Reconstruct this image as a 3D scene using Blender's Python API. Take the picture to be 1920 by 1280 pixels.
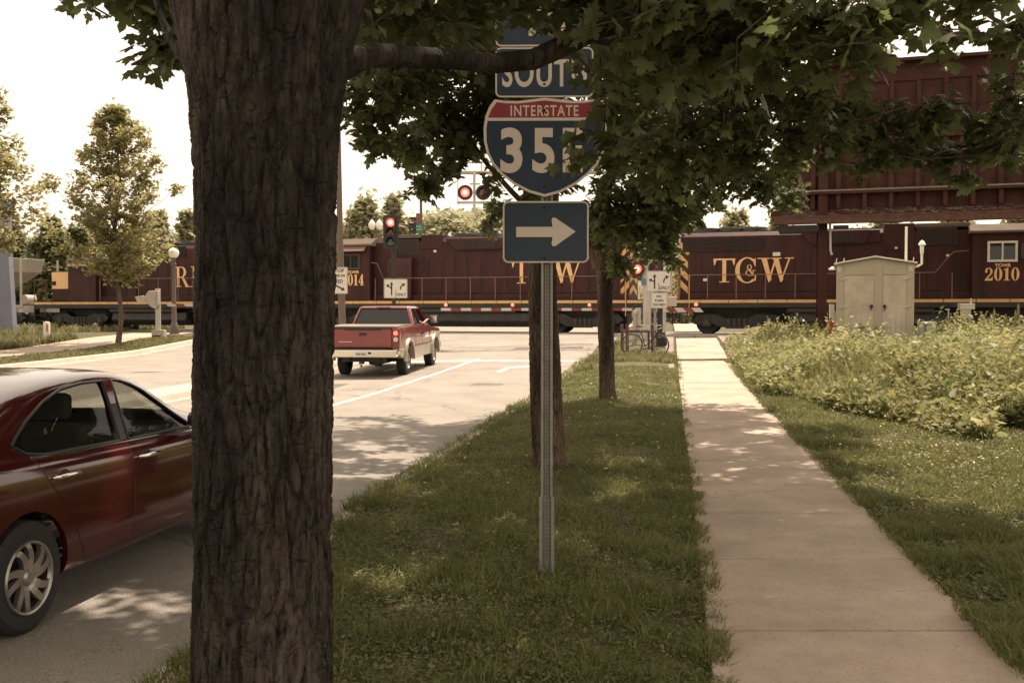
import bpy, bmesh, math, random
import numpy as np
from mathutils import Vector, Matrix, noise
R = math.radians
random.seed(7); rng = np.random.default_rng(11)
for o in list(bpy.data.objects): bpy.data.objects.remove(o)
sc = bpy.context.scene; col = sc.collection

# ------------------------------------------------------------------ camera
CAMZ = 1.75; F = 1870.0; PITCH = math.atan(57 / F)
cd = bpy.data.cameras.new('camera'); cam = bpy.data.objects.new('camera', cd); col.objects.link(cam)
cam.location = (0, 0, CAMZ); cam.rotation_euler = (R(90) - PITCH, 0, 0)
cd.sensor_width = 36; cd.lens = F / 1920 * 36; cd.clip_start = .05; cd.clip_end = 5000
cd.dof.use_dof = True; cd.dof.focus_distance = 6.5; cd.dof.aperture_fstop = 16
sc.camera = cam
# ------------------------------------------------------------------ sky and sun
SUN_EL, SUN_AZ = R(64), R(28)            # azimuth measured from +Y towards +X
w = bpy.data.worlds.new('World'); sc.world = w; w.use_nodes = True
nt = w.node_tree; nt.nodes.clear()
ow = nt.nodes.new('ShaderNodeOutputWorld'); bg = nt.nodes.new('ShaderNodeBackground')
sk = nt.nodes.new('ShaderNodeTexSky'); sk.sky_type = 'NISHITA'; sk.sun_disc = False
sk.sun_elevation = SUN_EL; sk.sun_rotation = SUN_AZ; sk.dust_density = 4
mx = nt.nodes.new('ShaderNodeMix'); mx.data_type = 'RGBA'; mx.blend_type = 'MIX'
tc = nt.nodes.new('ShaderNodeTexCoord'); mp = nt.nodes.new('ShaderNodeMapping'); mp.inputs['Scale'].default_value = (1.2, 1.2, 5)
nz = nt.nodes.new('ShaderNodeTexNoise'); nz.inputs['Scale'].default_value = 1.6; nz.inputs['Detail'].default_value = 5
mr = nt.nodes.new('ShaderNodeMapRange'); mr.inputs[1].default_value = .35; mr.inputs[2].default_value = .75; mr.inputs[3].default_value = .78; mr.inputs[4].default_value = .95
nt.links.new(tc.outputs['Generated'], mp.inputs[0]); nt.links.new(mp.outputs[0], nz.inputs['Vector'])
nt.links.new(nz.outputs['Fac'], mr.inputs[0]); nt.links.new(mr.outputs[0], mx.inputs[0])
nt.links.new(sk.outputs[0], mx.inputs[6]); mx.inputs[7].default_value = (10.7, 8.95, 7.1, 1)     # thin bright cloud veil
nt.links.new(mx.outputs[2], bg.inputs[0]); bg.inputs[1].default_value = .085
nt.links.new(bg.outputs[0], ow.inputs[0])
sd = bpy.data.lights.new('sun', 'SUN'); sd.energy = 4.6; sd.angle = R(.7); sd.color = (1, .835, .67)
so = bpy.data.objects.new('sun', sd); col.objects.link(so)
sv = Vector((math.sin(SUN_AZ) * math.cos(SUN_EL), math.cos(SUN_AZ) * math.cos(SUN_EL), math.sin(SUN_EL)))
so.rotation_euler = sv.to_track_quat('Z', 'Y').to_euler()
sc.view_settings.view_transform = 'Standard'; sc.view_settings.look = 'None'
sc.view_settings.exposure = .85; sc.view_settings.gamma = 1

# ------------------------------------------------------------------ pixel <-> world (photo pixels, 1920 x 1280)
def ray(px, py):
    a = (px - 960) / F; b = -(py - 640) / F
    c, s = math.cos(PITCH), math.sin(PITCH)
    return Vector((a, c + b * s, -s + b * c))
def at(px, py, Y):
    d = ray(px, py); t = Y / d.y
    return Vector((d.x * t, Y, CAMZ + d.z * t))
def lerp(a, b, t): return a + (b - a) * t
def sst(a, b, x):
    t = np.clip((np.asarray(x, float) - a) / (b - a), 0, 1); return t * t * (3 - 2 * t)
S = .1594                                   # road direction: X = v + S*Y
def g(X, Y):                                # height of the land, rising to the track
    t = np.asarray(Y + .32 * X, float)
    return np.interp(t, [-1e4, 21, 28, 34, 39, 44.5, 1e5], [0, 0, .09, .2, .5, .68, .68])
def hroad(X, Y):
    t = Y + .32 * X
    v = X - S * Y
    crown = .05 * (1 - np.clip(np.abs(v + 6.6) / 4, 0, 1) ** 2) * (v > -10.6)
    return g(X, Y) - .13 * (1 - sst(37, 44, t)) + crown * (1 - sst(37, 44, t))
def kv(Y): return -2.75 + .46 * (1 - sst(4.5, 9, Y))      # the kerb bends towards the walk near the camera
def hland(X, Y):
    v = X - S * Y
    z = g(X, Y)
    z = z + .10 * np.clip(1 - ((v + 1.2) / 1.35) ** 2, 0, 1)           # verge crowns between kerb and walk
    z = z + .5 * sst(-27, -33, v) * sst(26, 32, Y) * (1 - sst(38, 44, Y + .32 * X))
    z = z + .08 * sst(2, 6, v) * (v < 60) * (1 - sst(60, 90, v))
    return z
def G(px, py, h=g):
    d = ray(px, py); lo, hi = 1.0, 300.0
    for i in range(60):
        m = (lo + hi) / 2; p = d * m
        if CAMZ + p.z > float(h(p.x, p.y)): lo = m
        else: hi = m
    p = d * lo; return Vector((p.x, p.y, CAMZ + p.z))
def fl(x, y, h=g): return Vector((x, y, float(h(x, y))))

# ------------------------------------------------------------------ materials
MATS = {}
def mat(name, c, rough=.7, metal=0, var=.25, scale=6, bump=0, bscale=60, spec=.5, c2=None, emit=0, coat=0, stretch=(1, 1, 1), bd=.01, alpha=None):
    if name in MATS: return MATS[name]
    m = bpy.data.materials.new(name); m.use_nodes = True; n = m.node_tree; b = n.nodes['Principled BSDF']
    b.inputs['Roughness'].default_value = rough; b.inputs['Metallic'].default_value = metal
    b.inputs['Specular IOR Level'].default_value = spec; b.inputs['Coat Weight'].default_value = coat
    b.inputs['Coat Roughness'].default_value = .06
    t = n.nodes.new('ShaderNodeTexCoord'); mpn = n.nodes.new('ShaderNodeMapping'); mpn.inputs['Scale'].default_value = stretch
    n.links.new(t.outputs['Object'], mpn.inputs[0])
    z = n.nodes.new('ShaderNodeTexNoise'); z.inputs['Scale'].default_value = scale; z.inputs['Detail'].default_value = 6; z.inputs['Roughness'].default_value = .65
    n.links.new(mpn.outputs[0], z.inputs['Vector'])
    r = n.nodes.new('ShaderNodeValToRGB'); r.color_ramp.elements[0].position = .3; r.color_ramp.elements[1].position = .7
    ca = [x * (1 - var) for x in c]; cb = list(c2) if c2 else [min(1, x * (1 + var)) for x in c]
    r.color_ramp.elements[0].color = (*ca, 1); r.color_ramp.elements[1].color = (*cb, 1)
    n.links.new(z.outputs['Fac'], r.inputs[0]); n.links.new(r.outputs[0], b.inputs['Base Color'])
    if bump:
        z2 = n.nodes.new('ShaderNodeTexNoise'); z2.inputs['Scale'].default_value = bscale; z2.inputs['Detail'].default_value = 4
        n.links.new(mpn.outputs[0], z2.inputs['Vector'])
        bp = n.nodes.new('ShaderNodeBump'); bp.inputs['Strength'].default_value = bump; bp.inputs['Distance'].default_value = bd
        n.links.new(z2.outputs['Fac'], bp.inputs['Height']); n.links.new(bp.outputs[0], b.inputs['Normal'])
    if emit:
        n.links.new(r.outputs[0], b.inputs['Emission Color']); b.inputs['Emission Strength'].default_value = emit
    if alpha is not None: b.inputs['Alpha'].default_value = alpha
    MATS[name] = m; return m
def leafmat(name, c1, c2, trans=.45, gloss=.5):
    m = bpy.data.materials.new(name); m.use_nodes = True; n = m.node_tree; b = n.nodes['Principled BSDF']; out = n.nodes['Material Output']
    at_ = n.nodes.new('ShaderNodeAttribute'); at_.attribute_name = 'rnd'
    r = n.nodes.new('ShaderNodeValToRGB'); r.color_ramp.elements[0].color = (*c1, 1); r.color_ramp.elements[1].color = (*c2, 1)
    n.links.new(at_.outputs['Fac'], r.inputs[0]); n.links.new(r.outputs[0], b.inputs['Base Color'])
    b.inputs['Roughness'].default_value = gloss; b.inputs['Specular IOR Level'].default_value = .35
    tr = n.nodes.new('ShaderNodeBsdfTranslucent'); hs = n.nodes.new('ShaderNodeHueSaturation'); hs.inputs['Value'].default_value = 1.3
    n.links.new(r.outputs[0], hs.inputs['Color']); n.links.new(hs.outputs[0], tr.inputs[0])
    ms = n.nodes.new('ShaderNodeMixShader'); ms.inputs[0].default_value = trans
    n.links.new(b.outputs[0], ms.inputs[1]); n.links.new(tr.outputs[0], ms.inputs[2]); n.links.new(ms.outputs[0], out.inputs[0])
    MATS[name] = m; return m
def glassmat(name, tint, rough=.03, opac=.5):
    m = bpy.data.materials.new(name); m.use_nodes = True; n = m.node_tree; b = n.nodes['Principled BSDF']; out = n.nodes['Material Output']
    b.inputs['Base Color'].default_value = (*tint, 1); b.inputs['Roughness'].default_value = rough; b.inputs['Specular IOR Level'].default_value = .6
    tp = n.nodes.new('ShaderNodeBsdfTransparent'); tp.inputs[0].default_value = (.8, .82, .78, 1)
    ms = n.nodes.new('ShaderNodeMixShader'); ms.inputs[0].default_value = opac
    n.links.new(tp.outputs[0], ms.inputs[1]); n.links.new(b.outputs[0], ms.inputs[2]); n.links.new(ms.outputs[0], out.inputs[0])
    MATS[name] = m; return m

# ------------------------------------------------------------------ object helpers
def tag(o, label=None, cat=None, group=None, kind=None):
    if label: o['label'] = label
    if cat: o['category'] = cat
    if group: o['group'] = group
    if kind: o['kind'] = kind
    return o
def empty(name, loc, rz=0, label=None, cat=None, group=None):
    o = bpy.data.objects.new(name, None); col.objects.link(o); o.location = loc; o.rotation_euler = (0, 0, rz); o.empty_display_size = .2
    return tag(o, label, cat, group)
def copy_tree(o, parent=None):
    c = o.copy(); col.objects.link(c); c.parent = parent
    for ch in list(o.children): copy_tree(ch, c)
    return c
class MB:
    def __init__(s): s.v = []; s.f = []
    def add(s, vs, fs):
        n = len(s.v); s.v += [tuple(v) for v in vs]; s.f += [tuple(i + n for i in f) for f in fs]; return s
    def box(s, x0, x1, y0, y1, z0, z1):
        return s.add([(x0, y0, z0), (x1, y0, z0), (x1, y1, z0), (x0, y1, z0), (x0, y0, z1), (x1, y0, z1), (x1, y1, z1), (x0, y1, z1)],
                     [(0, 3, 2, 1), (4, 5, 6, 7), (0, 1, 5, 4), (1, 2, 6, 5), (2, 3, 7, 6), (3, 0, 4, 7)])
    def bar(s, p0, p1, w, h=None, up=(0, 0, 1)):
        p0, p1 = Vector(p0), Vector(p1); d = (p1 - p0).normalized(); h = h or w
        a = d.cross(Vector(up))
        if a.length < 1e-3: a = d.cross(Vector((1, 0, 0)))
        a.normalize(); b = a.cross(d)
        q = [p + a * (i * w / 2) + b * (j * h / 2) for p in (p0, p1) for i, j in ((-1, -1), (1, -1), (1, 1), (-1, 1))]
        return s.add(q, [(0, 1, 2, 3), (7, 6, 5, 4), (0, 4, 5, 1), (1, 5, 6, 2), (2, 6, 7, 3), (3, 7, 4, 0)])
    def prism(s, poly, d0, d1, axis='y'):
        n = len(poly)
        def P(a, b, d): return {'y': (a, d, b), 'x': (d, a, b), 'z': (a, b, d)}[axis]
        vs = [P(a, b, d0) for a, b in poly] + [P(a, b, d1) for a, b in poly]
        fs = [tuple(range(n)), tuple(range(2 * n - 1, n - 1, -1))] + [(i, i + n, (i + 1) % n + n, (i + 1) % n) for i in range(n)]
        return s.add(vs, fs)
    def tube(s, pts, rs, n=8, cap=True):
        pts = [Vector(p) for p in pts]
        if not hasattr(rs, '__len__'): rs = [rs] * len(pts)
        vs = []; up = None
        for i, p in enumerate(pts):
            d = (pts[min(i + 1, len(pts) - 1)] - pts[max(i - 1, 0)]).normalized()
            if up is None: up = Vector((0, 0, 1)) if abs(d.z) < .9 else Vector((0, 1, 0))
            a = d.cross(up).normalized(); b = a.cross(d).normalized(); up = b
            for k in range(n):
                t = 2 * math.pi * k / n; vs.append(p + (a * math.cos(t) + b * math.sin(t)) * rs[i])
        fs = [(i * n + k, i * n + (k + 1) % n, (i + 1) * n + (k + 1) % n, (i + 1) * n + k) for i in range(len(pts) - 1) for k in range(n)]
        if cap: fs += [tuple(range(n - 1, -1, -1)), tuple((len(pts) - 1) * n + k for k in range(n))]
        return s.add(vs, fs)
    def lathe(s, prof, c=(0, 0, 0), ax='z', n=20, a0=0, a1=360):
        full = abs(a1 - a0) >= 360; m = n if full else n + 1; vs = []
        for r, h in prof:
            for k in range(m):
                t = R(a0 + (a1 - a0) * k / n); x, y = r * math.cos(t), r * math.sin(t)
                p = {'z': (x, y, h), 'y': (x, h, y), 'x': (h, x, y)}[ax]
                vs.append((p[0] + c[0], p[1] + c[1], p[2] + c[2]))
        fs = []
        for i in range(len(prof) - 1):
            for k in range(n): fs.append((i * m + k, i * m + (k + 1) % m, (i + 1) * m + (k + 1) % m, (i + 1) * m + k))
        return s.add(vs, fs)
    def build(s, name, m, parent=None, smooth=False, bevel=0, loc=None, seg=2, cat=None):
        me = bpy.data.meshes.new(name); me.from_pydata([tuple(v) for v in s.v], [], s.f); me.update()
        bm = bmesh.new(); bm.from_mesh(me); bmesh.ops.recalc_face_normals(bm, faces=bm.faces); bm.to_mesh(me); bm.free()
        if isinstance(m, str): m = MATS[m]
        me.materials.append(m)
        if smooth:
            me.polygons.foreach_set('use_smooth', [True] * len(me.polygons))
        o = bpy.data.objects.new(name, me); col.objects.link(o); o.parent = parent
        if loc: o.location = loc
        if smooth:
            try: me.set_sharp_from_angle(angle=R(smooth if smooth > 1 else 40))
            except Exception: pass
        if bevel:
            bv = o.modifiers.new('bevel', 'BEVEL'); bv.width = bevel; bv.segments = seg; bv.limit_method = 'ANGLE'; bv.angle_limit = R(35)
        return o
def npmesh(name, V, T, m, rnd=None, parent=None, smooth=False):
    V = np.asarray(V, np.float32).reshape(-1, 3); T = np.asarray(T, np.int32); k = T.shape[1]
    me = bpy.data.meshes.new(name); me.vertices.add(len(V)); me.vertices.foreach_set('co', V.ravel())
    me.loops.add(T.size); me.loops.foreach_set('vertex_index', T.ravel())
    me.polygons.add(len(T)); me.polygons.foreach_set('loop_start', np.arange(0, T.size, k, dtype=np.int32))
    try: me.polygons.foreach_set('loop_total', np.full(len(T), k, np.int32))
    except Exception: pass
    if smooth: me.polygons.foreach_set('use_smooth', np.ones(len(T), bool))
    if rnd is not None:
        a = me.attributes.new('rnd', 'FLOAT', 'POINT'); a.data.foreach_set('value', np.asarray(rnd, np.float32))
    me.update(calc_edges=True); me.validate()
    me.materials.append(MATS[m] if isinstance(m, str) else m)
    o = bpy.data.objects.new(name, me); col.objects.link(o); o.parent = parent
    return o
def grid(name, P, m, kind=None, parent=None, smooth=True):
    P = np.asarray(P, np.float32); a, b = P.shape[:2]; i = np.arange(a * b).reshape(a, b)
    T = np.stack([i[:-1, :-1], i[1:, :-1], i[1:, 1:], i[:-1, 1:]], -1).reshape(-1, 4)
    o = npmesh(name, P.reshape(-1, 3), T, m, parent=parent, smooth=smooth)
    if kind: o['kind'] = kind
    return o
def text(name, s, h, m, parent, M, sx=1.0, bold=0, align='CENTER', spacing=1.0, z=.001, ext=.0015):
    cu = bpy.data.curves.new(name, 'FONT'); cu.body = s; cu.size = h / .73; cu.align_x = align; cu.align_y = 'BOTTOM_BASELINE'
    cu.offset = bold; cu.space_character = spacing; cu.extrude = ext
    t = bpy.data.objects.new(name, cu); col.objects.link(t); dg = bpy.context.evaluated_depsgraph_get()
    me = bpy.data.meshes.new_from_object(t.evaluated_get(dg)); bpy.data.objects.remove(t)
    me.transform(Matrix.Diagonal((sx, 1, 1, 1))); me.transform(Matrix.Translation((0, 0, z))); me.transform(M)
    me.materials.clear(); me.materials.append(MATS[m] if isinstance(m, str) else m)
    o = bpy.data.objects.new(name, me); col.objects.link(o); o.parent = parent; return o
FACE = Matrix.Rotation(R(90), 4, 'X')          # xy plane -> xz plane facing -y
def FM(x, y, z): return Matrix.Translation((x, y, z)) @ FACE

# palette
mat('asphalt', (.23, .205, .175), .9, var=.13, scale=.8, bump=.5, bscale=90, c2=(.29, .26, .22))
mat('concrete', (.41, .325, .255), .88, var=.12, scale=1.3, bump=.25, bscale=70)
mat('kerb_concrete', (.40, .36, .30), .9, var=.15, scale=3, bump=.3, bscale=60)
mat('soil', (.075, .065, .035), 1, var=.4, scale=3, bump=.8, bscale=25, c2=(.12, .105, .05), bd=.04)
mat('ballast', (.25, .22, .185), .95, var=.4, scale=14, bump=1, bscale=22, bd=.05)
mat('line_paint', (.78, .74, .66), .8, var=.12, scale=9)
mat('maroon', (.030, .0085, .0068), .6, var=.25, scale=2.2, spec=.35, bump=.12, bscale=2.5, bd=.02, c2=(.062, .0165, .0125), stretch=(1, 1, .3))
mat('maroon_roof', (.20, .115, .09), .6, var=.2, scale=1)
mat('roof_pale', (.135, .105, .085), .95, spec=.1, var=.15, scale=1.2)
mat('gold', (.80, .50, .24), .6, var=.08, scale=5)
mat('stripe', (.62, .37, .15), .6, var=.15, scale=2)
mat('black_iron', (.016, .014, .013), .6, var=.5, scale=3, c2=(.035, .03, .027))
mat('grille', (.012, .009, .008), .7, var=.3)
mat('louvre', (.055, .042, .034), .6, var=.2)
mat('silver', (.46, .43, .38), .45, metal=.4, var=.1, scale=4)
mat('white_paint', (.72, .68, .60), .6, var=.08, scale=5)
mat('sign_white', (.60, .57, .50), .55, var=.04, scale=8)
mat('sign_black', (.012, .011, .01), .6, var=.1)
mat('sign_blue', (.008, .021, .042), .45, var=.15, scale=5, c2=(.012, .028, .055))
mat('sign_red', (.22, .02, .028), .45, var=.15, scale=5)
mat('sign_cream', (.56, .50, .41), .5, var=.06, scale=6)
mat('sign_green', (.02, .17, .09), .5, var=.1)
mat('galv', (.26, .25, .22), .5, metal=.5, var=.2, scale=12, bump=.1, bscale=90)
mat('pole_brown', (.12, .085, .065), .55, var=.1, scale=5)
mat('rust_maroon', (.048, .0145, .0105), .8, spec=.25, var=.3, scale=1.5, bump=.2, bscale=15, c2=(.065, .026, .019))
mat('tar', (.11, .095, .08), .9, var=.25, scale=3, bump=.4, bscale=90)
mat('cabinet_door', (.34, .285, .21), .5, metal=.1, var=.04, scale=1.7, c2=(.50, .435, .34))
mat('rust', (.085, .038, .024), .85, var=.4, scale=4, bump=.4, bscale=30)
mat('lichen', (.19, .17, .13), .9, var=.4, scale=8)
mat('dark_paint', (.018, .017, .016), .5, var=.2)
mat('lamp_lit', (1, .07, .04), .4, var=0, emit=3.2)
mat('rail_sunlit', (.20, .11, .085), .5, var=.2)  # handrail maroon lightened, sunlight on the rails put into the colour
mat('lamp_dim', (1, .2, .12), .4, var=0, emit=1.0)
mat('lamp_core', (1, .55, .40), .4, var=0, emit=4)
mat('lens_red', (.16, .018, .012), .2, var=.1, coat=.6)
mat('lens_amber', (.13, .05, .015), .2, var=.1, coat=.6)
mat('lens_green', (.05, .075, .055), .2, var=.1, coat=.6)
mat('arm_white', (.50, .47, .42), .6, var=.06)
mat('arm_red', (.20, .03, .026), .6, var=.08)
mat('globe', (.86, .82, .74), .3, var=0, coat=.4)
mat('cabinet', (.37, .315, .235), .5, metal=.15, var=.07, scale=1.6, bump=.03, bscale=30)
mat('cabinet_light', (.50, .45, .37), .5, var=.1, scale=3)
mat('post_orange', (.45, .12, .05), .6, var=.1)
mat('pedestal', (.30, .30, .25), .5, var=.08)
mat('wood_post', (.10, .06, .045), .9, var=.3, scale=10, stretch=(1, 1, .1), bump=.4, bscale=40)
mat('car_red', (.055, .005, .0065), .12, metal=.1, var=.06, scale=2, coat=1, spec=.5)
mat('truck_red', (.20, .030, .028), .3, metal=.2, var=.06, scale=2, coat=.8)
mat('truck_tan', (.34, .30, .235), .35, metal=.2, var=.06, coat=.4)
mat('chrome', (.62, .58, .52), .12, metal=1, var=.03)
mat('wheel_alloy', (.34, .32, .29), .3, metal=.75, var=.08)
mat('rubber', (.018, .017, .016), .8, var=.25, scale=20)
mat('trim_black', (.012, .012, .012), .35, var=.1)
mat('interior', (.03, .027, .024), .85, var=.2)
mat('seat_cloth', (.10, .09, .08), .9, var=.1)
mat('skin', (.45, .24, .16), .55, var=.08)
mat('shirt', (.55, .50, .45), .9, var=.1)
mat('shirt_dark', (.06, .07, .10), .9, var=.1)
mat('hair', (.03, .02, .012), .8, var=.2)
mat('hopper', (.36, .33, .28), .7, var=.2, scale=1.5)
mat('pier_blue', (.19, .20, .245), .7, var=.15, scale=.8)
mat('brick', (.22, .09, .06), .85, var=.2, scale=6)
mat('blue_plate', (.10, .17, .27), .6, var=.05)
mat('stalk', (.20, .17, .08), .9, var=.3, scale=9)
mat('limb_bark', (.10, .074, .052), .95, var=.35, scale=9, stretch=(1, 1, .3), bump=.6, bscale=30, bd=.02)
glassmat('auto_glass', (.01, .012, .01), .02, .42)
glassmat('dark_glass', (.012, .013, .012), .03, .93)
glassmat('cab_glass', (.03, .035, .03), .05, .75)
leafmat('maple_leaf', (.056, .072, .027), (.165, .185, .075), .55, .38)
leafmat('maple_far', (.09, .10, .045), (.20, .20, .095), .45)
leafmat('young_leaf', (.17, .165, .065), (.40, .36, .17), .5)
leafmat('wood_leaf', (.22, .215, .12), (.44, .42, .25), .45)
leafmat('grass_blade', (.085, .098, .030), (.24, .235, .09), .45)
leafmat('tall_grass_blade', (.12, .125, .05), (.28, .26, .13), .4)
leafmat('weed_leaf', (.10, .11, .035), (.40, .37, .17), .45, .6)
leafmat('broad_weed', (.085, .105, .035), (.27, .29, .12), .45, .5)
leafmat('flower', (.55, .42, .12), (.75, .6, .25), .3)

# ================================================================== THE SETTING
Ys = np.concatenate([[-60, -20, -8, 0], np.arange(2, 60, .8), [62, 66, 72, 80, 95, 120, 160, 240, 400, 900, 2500]])
vs_ = np.array([-2500, -900, -400, -200, -120, -80, -60, -48, -42, -38, -35, -33, -31, -29.5, -28, -26.7, -26.6, -23.5, -23.4, -22, -20.75, -20.6, -18, -15, -11.62, -11.5, -11, -10.5, -10.38,
                -8, -5, -2.86, -2.74, -2.62, -2.5, -2.4, -2.3, -2.2, -1.8, -1.2, -.6, -.2, .12, .22, 1.70, 1.82, 2.6, 4, 6, 8, 11, 14, 18, 24, 32, 45, 70, 120, 250, 600, 2500])
VV, YY = np.meshgrid(vs_, Ys); XX = VV + S * YY
ZZ = hland(XX, YY)
inr = ((VV > -20.65) & (VV < -11.55)) | ((VV > -10.45) & (VV < kv(YY) - .02)) | ((VV > -11.55) & (VV < -10.45))
ZZ = np.where(inr, hroad(XX, YY) - .05, ZZ - np.where(VV > -28, .012, 0))
inw = ((VV > .17) & (VV < 1.76)) | ((VV > -26.65) & (VV < -23.45)); ZZ = np.where(inw, ZZ - .11, ZZ)
tt = YY + .32 * XX
ZZ = np.where((tt > 44) & (~inr) , ZZ - .05, ZZ)
grid('ground', np.stack([XX, YY, ZZ], -1), 'soil', 'structure')
# road with real kerbs
def strip(name, vl, yl, h, m, dz=.004, kind='structure', **k):
    V_, Y_ = np.meshgrid(vl, yl); X_ = V_ + S * Y_
    return grid(name, np.stack([X_, Y_, h(X_, Y_) + dz], -1), m, kind, **k)
ry = np.concatenate([[-40, -10, 0], np.arange(1, 60, .7), [62, 70, 90, 130]])
def road_mat():
    m = MATS['asphalt']; n = m.node_tree; b = n.nodes['Principled BSDF']
    src = b.inputs['Base Color'].links[0].from_socket
    t = n.nodes.new('ShaderNodeTexCoord')
    # aggregate speckle
    a = n.nodes.new('ShaderNodeTexNoise'); a.inputs['Scale'].default_value = 110; a.inputs['Detail'].default_value = 2
    n.links.new(t.outputs['Object'], a.inputs['Vector'])
    r = n.nodes.new('ShaderNodeMapRange'); r.inputs[1].default_value = .3; r.inputs[2].default_value = .7; r.inputs[3].default_value = .55; r.inputs[4].default_value = 1.4
    n.links.new(a.outputs['Fac'], r.inputs[0])
    mu = n.nodes.new('ShaderNodeMix'); mu.data_type = 'RGBA'; mu.blend_type = 'MULTIPLY'; mu.inputs[0].default_value = 1
    n.links.new(src, mu.inputs[6]); n.links.new(r.outputs[0], mu.inputs[7])
    # wandering cracks
    vo = n.nodes.new('ShaderNodeTexVoronoi'); vo.feature = 'DISTANCE_TO_EDGE'; vo.inputs['Scale'].default_value = .16
    wz = n.nodes.new('ShaderNodeTexNoise'); wz.inputs['Scale'].default_value = 1.3; wz.inputs['Detail'].default_value = 5
    n.links.new(t.outputs['Object'], wz.inputs['Vector'])
    ad = n.nodes.new('ShaderNodeMix'); ad.data_type = 'RGBA'; ad.blend_type = 'ADD'; ad.inputs[0].default_value = 1.6
    n.links.new(t.outputs['Object'], ad.inputs[6]); n.links.new(wz.outputs['Color'], ad.inputs[7]); n.links.new(ad.outputs[2], vo.inputs['Vector'])
    c = n.nodes.new('ShaderNodeMapRange'); c.inputs[1].default_value = .0; c.inputs[2].default_value = .004; c.inputs[3].default_value = .45; c.inputs[4].default_value = 1
    n.links.new(vo.outputs['Distance'], c.inputs[0])
    mu2 = n.nodes.new('ShaderNodeMix'); mu2.data_type = 'RGBA'; mu2.blend_type = 'MULTIPLY'; mu2.inputs[0].default_value = 1
    n.links.new(mu.outputs[2], mu2.inputs[6]); n.links.new(c.outputs[0], mu2.inputs[7])
    n.links.new(mu2.outputs[2], b.inputs['Base Color'])
road_mat()
strip('road', np.linspace(-20.6, -2.7, 32), ry, hroad, 'asphalt')
strip('road', np.array([-2.7, -2.6, -2.5, -2.4, -2.3, -2.2]), np.arange(-2, 8, .5), hroad, 'asphalt')
def kerb(name, v0, v1, y0, y1, label=None):
    yl = np.arange(y0, y1, .7); m_ = MB()
    for v_out, v_in in ((v0, v1),):
        ring = []
        for y in yl:
            v_out, v_in = (v0 + float(kv(y)) + 2.75, v1 + float(kv(y)) + 2.75) if v0 > -3 else (v0, v1)
            zb = float(hroad(np.array(v_out + S * y), np.array(y))) - .06; zt = float(g(v_in + S * y, y)) + (.025 if v0 < -3 else -.015)
            zt = max(zt, zb + .075)
            s_ = 1 if v_in > v_out else -1
            prof = [(v_out - s_ * .28, zb + .066), (v_out - s_ * .02, zb + .072), (v_out + s_ * .03, zt - .03), (v_out + s_ * .06, zt), (v_in, zt), (v_in, zb - .05), (v_out - s_ * .28, zb - .05)]
            ring.append([(v + S * y, y, z) for v, z in prof])
        n = 7; vs2 = [p for r_ in ring for p in r_]
        fs = [(i * n + k, i * n + (k + 1) % n, (i + 1) * n + (k + 1) % n, (i + 1) * n + k) for i in range(len(ring) - 1) for k in range(n)]
        m_.add(vs2, fs)
    o = m_.build(name, 'kerb_concrete'); o['kind'] = 'structure'; return o
kerb('kerb', -2.82, -2.62, 2, 34)
kerb('kerb', -20.6, -20.85, 2, 46)
kerb('kerb', -10.45, -10.62, 2, 43.5)
kerb('kerb', -11.55, -11.38, 2, 43.5)
strip('median', [-11.40, -11, -10.6], np.arange(2, 44.2, .7), lambda X, Y: g(X, Y) + .02, 'kerb_concrete', .0)
# left path and right sidewalk: slabs with joints
strip('path', [-26.6, -25, -23.5], ry[(ry > 1) & (ry < 50)], g, 'concrete', .02)
joint_px = [(1187), 1052, 965, 911, 866, 833, 808, 788, 772]
jy = [G(1330, p).y for p in joint_px]
sp = 1.53; ylist = [jy[0] - sp * k for k in range(5, 0, -1)] + jy
while ylist[-1] < 31: ylist.append(ylist[-1] + sp)
def walk_edge(y):   # left / right edge of the walk (v), a little wider where it meets the crossing
    return .21 + .008 * math.sin(y * .7), 1.72 + .01 * math.sin(y * .5 + 1) + .12 * float(sst(24, 34, y))
wroot = MB()
def slab(m_, y0, y1, gap=.015):
    e0, e1 = walk_edge(y0), walk_edge(y1); t_ = random.uniform(-.004, .004)
    def P(v, y, dz): X = v + S * y; return (X, y, float(g(X, y)) + dz)
    q = [P(e0[0], y0 + gap, .02 + t_), P(e0[1], y0 + gap, .02 + t_), P(e1[1], y1 - gap, .02), P(e1[0], y1 - gap, .02)]
    b = [(x, y, z - .12) for x, y, z in q]
    m_.add(q + b, [(0, 1, 2, 3), (0, 4, 5, 1), (1, 5, 6, 2), (2, 6, 7, 3), (3, 7, 4, 0)])
for a_, b_ in zip(ylist[:-1], ylist[1:]): slab(wroot, a_, b_)
slab(wroot, ylist[-1] + .9, ylist[-1] + 3.4); slab(wroot, ylist[-1] + 3.4, 40.6)
o = wroot.build('sidewalk', 'concrete', bevel=.008); o['kind'] = 'structure'
n = MATS['concrete'].node_tree; b = n.nodes['Principled BSDF']; src = b.inputs['Base Color'].links[0].from_socket
t = n.nodes.new('ShaderNodeTexCoord'); vo = n.nodes.new('ShaderNodeTexVoronoi'); vo.feature = 'DISTANCE_TO_EDGE'; vo.inputs['Scale'].default_value = .42
wz = n.nodes.new('ShaderNodeTexNoise'); wz.inputs['Scale'].default_value = 2.2; wz.inputs['Detail'].default_value = 6
ad = n.nodes.new('ShaderNodeMix'); ad.data_type = 'RGBA'; ad.blend_type = 'ADD'; ad.inputs[0].default_value = 1.1
n.links.new(t.outputs['Object'], wz.inputs['Vector']); n.links.new(t.outputs['Object'], ad.inputs[6]); n.links.new(wz.outputs['Color'], ad.inputs[7]); n.links.new(ad.outputs[2], vo.inputs['Vector'])
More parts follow.
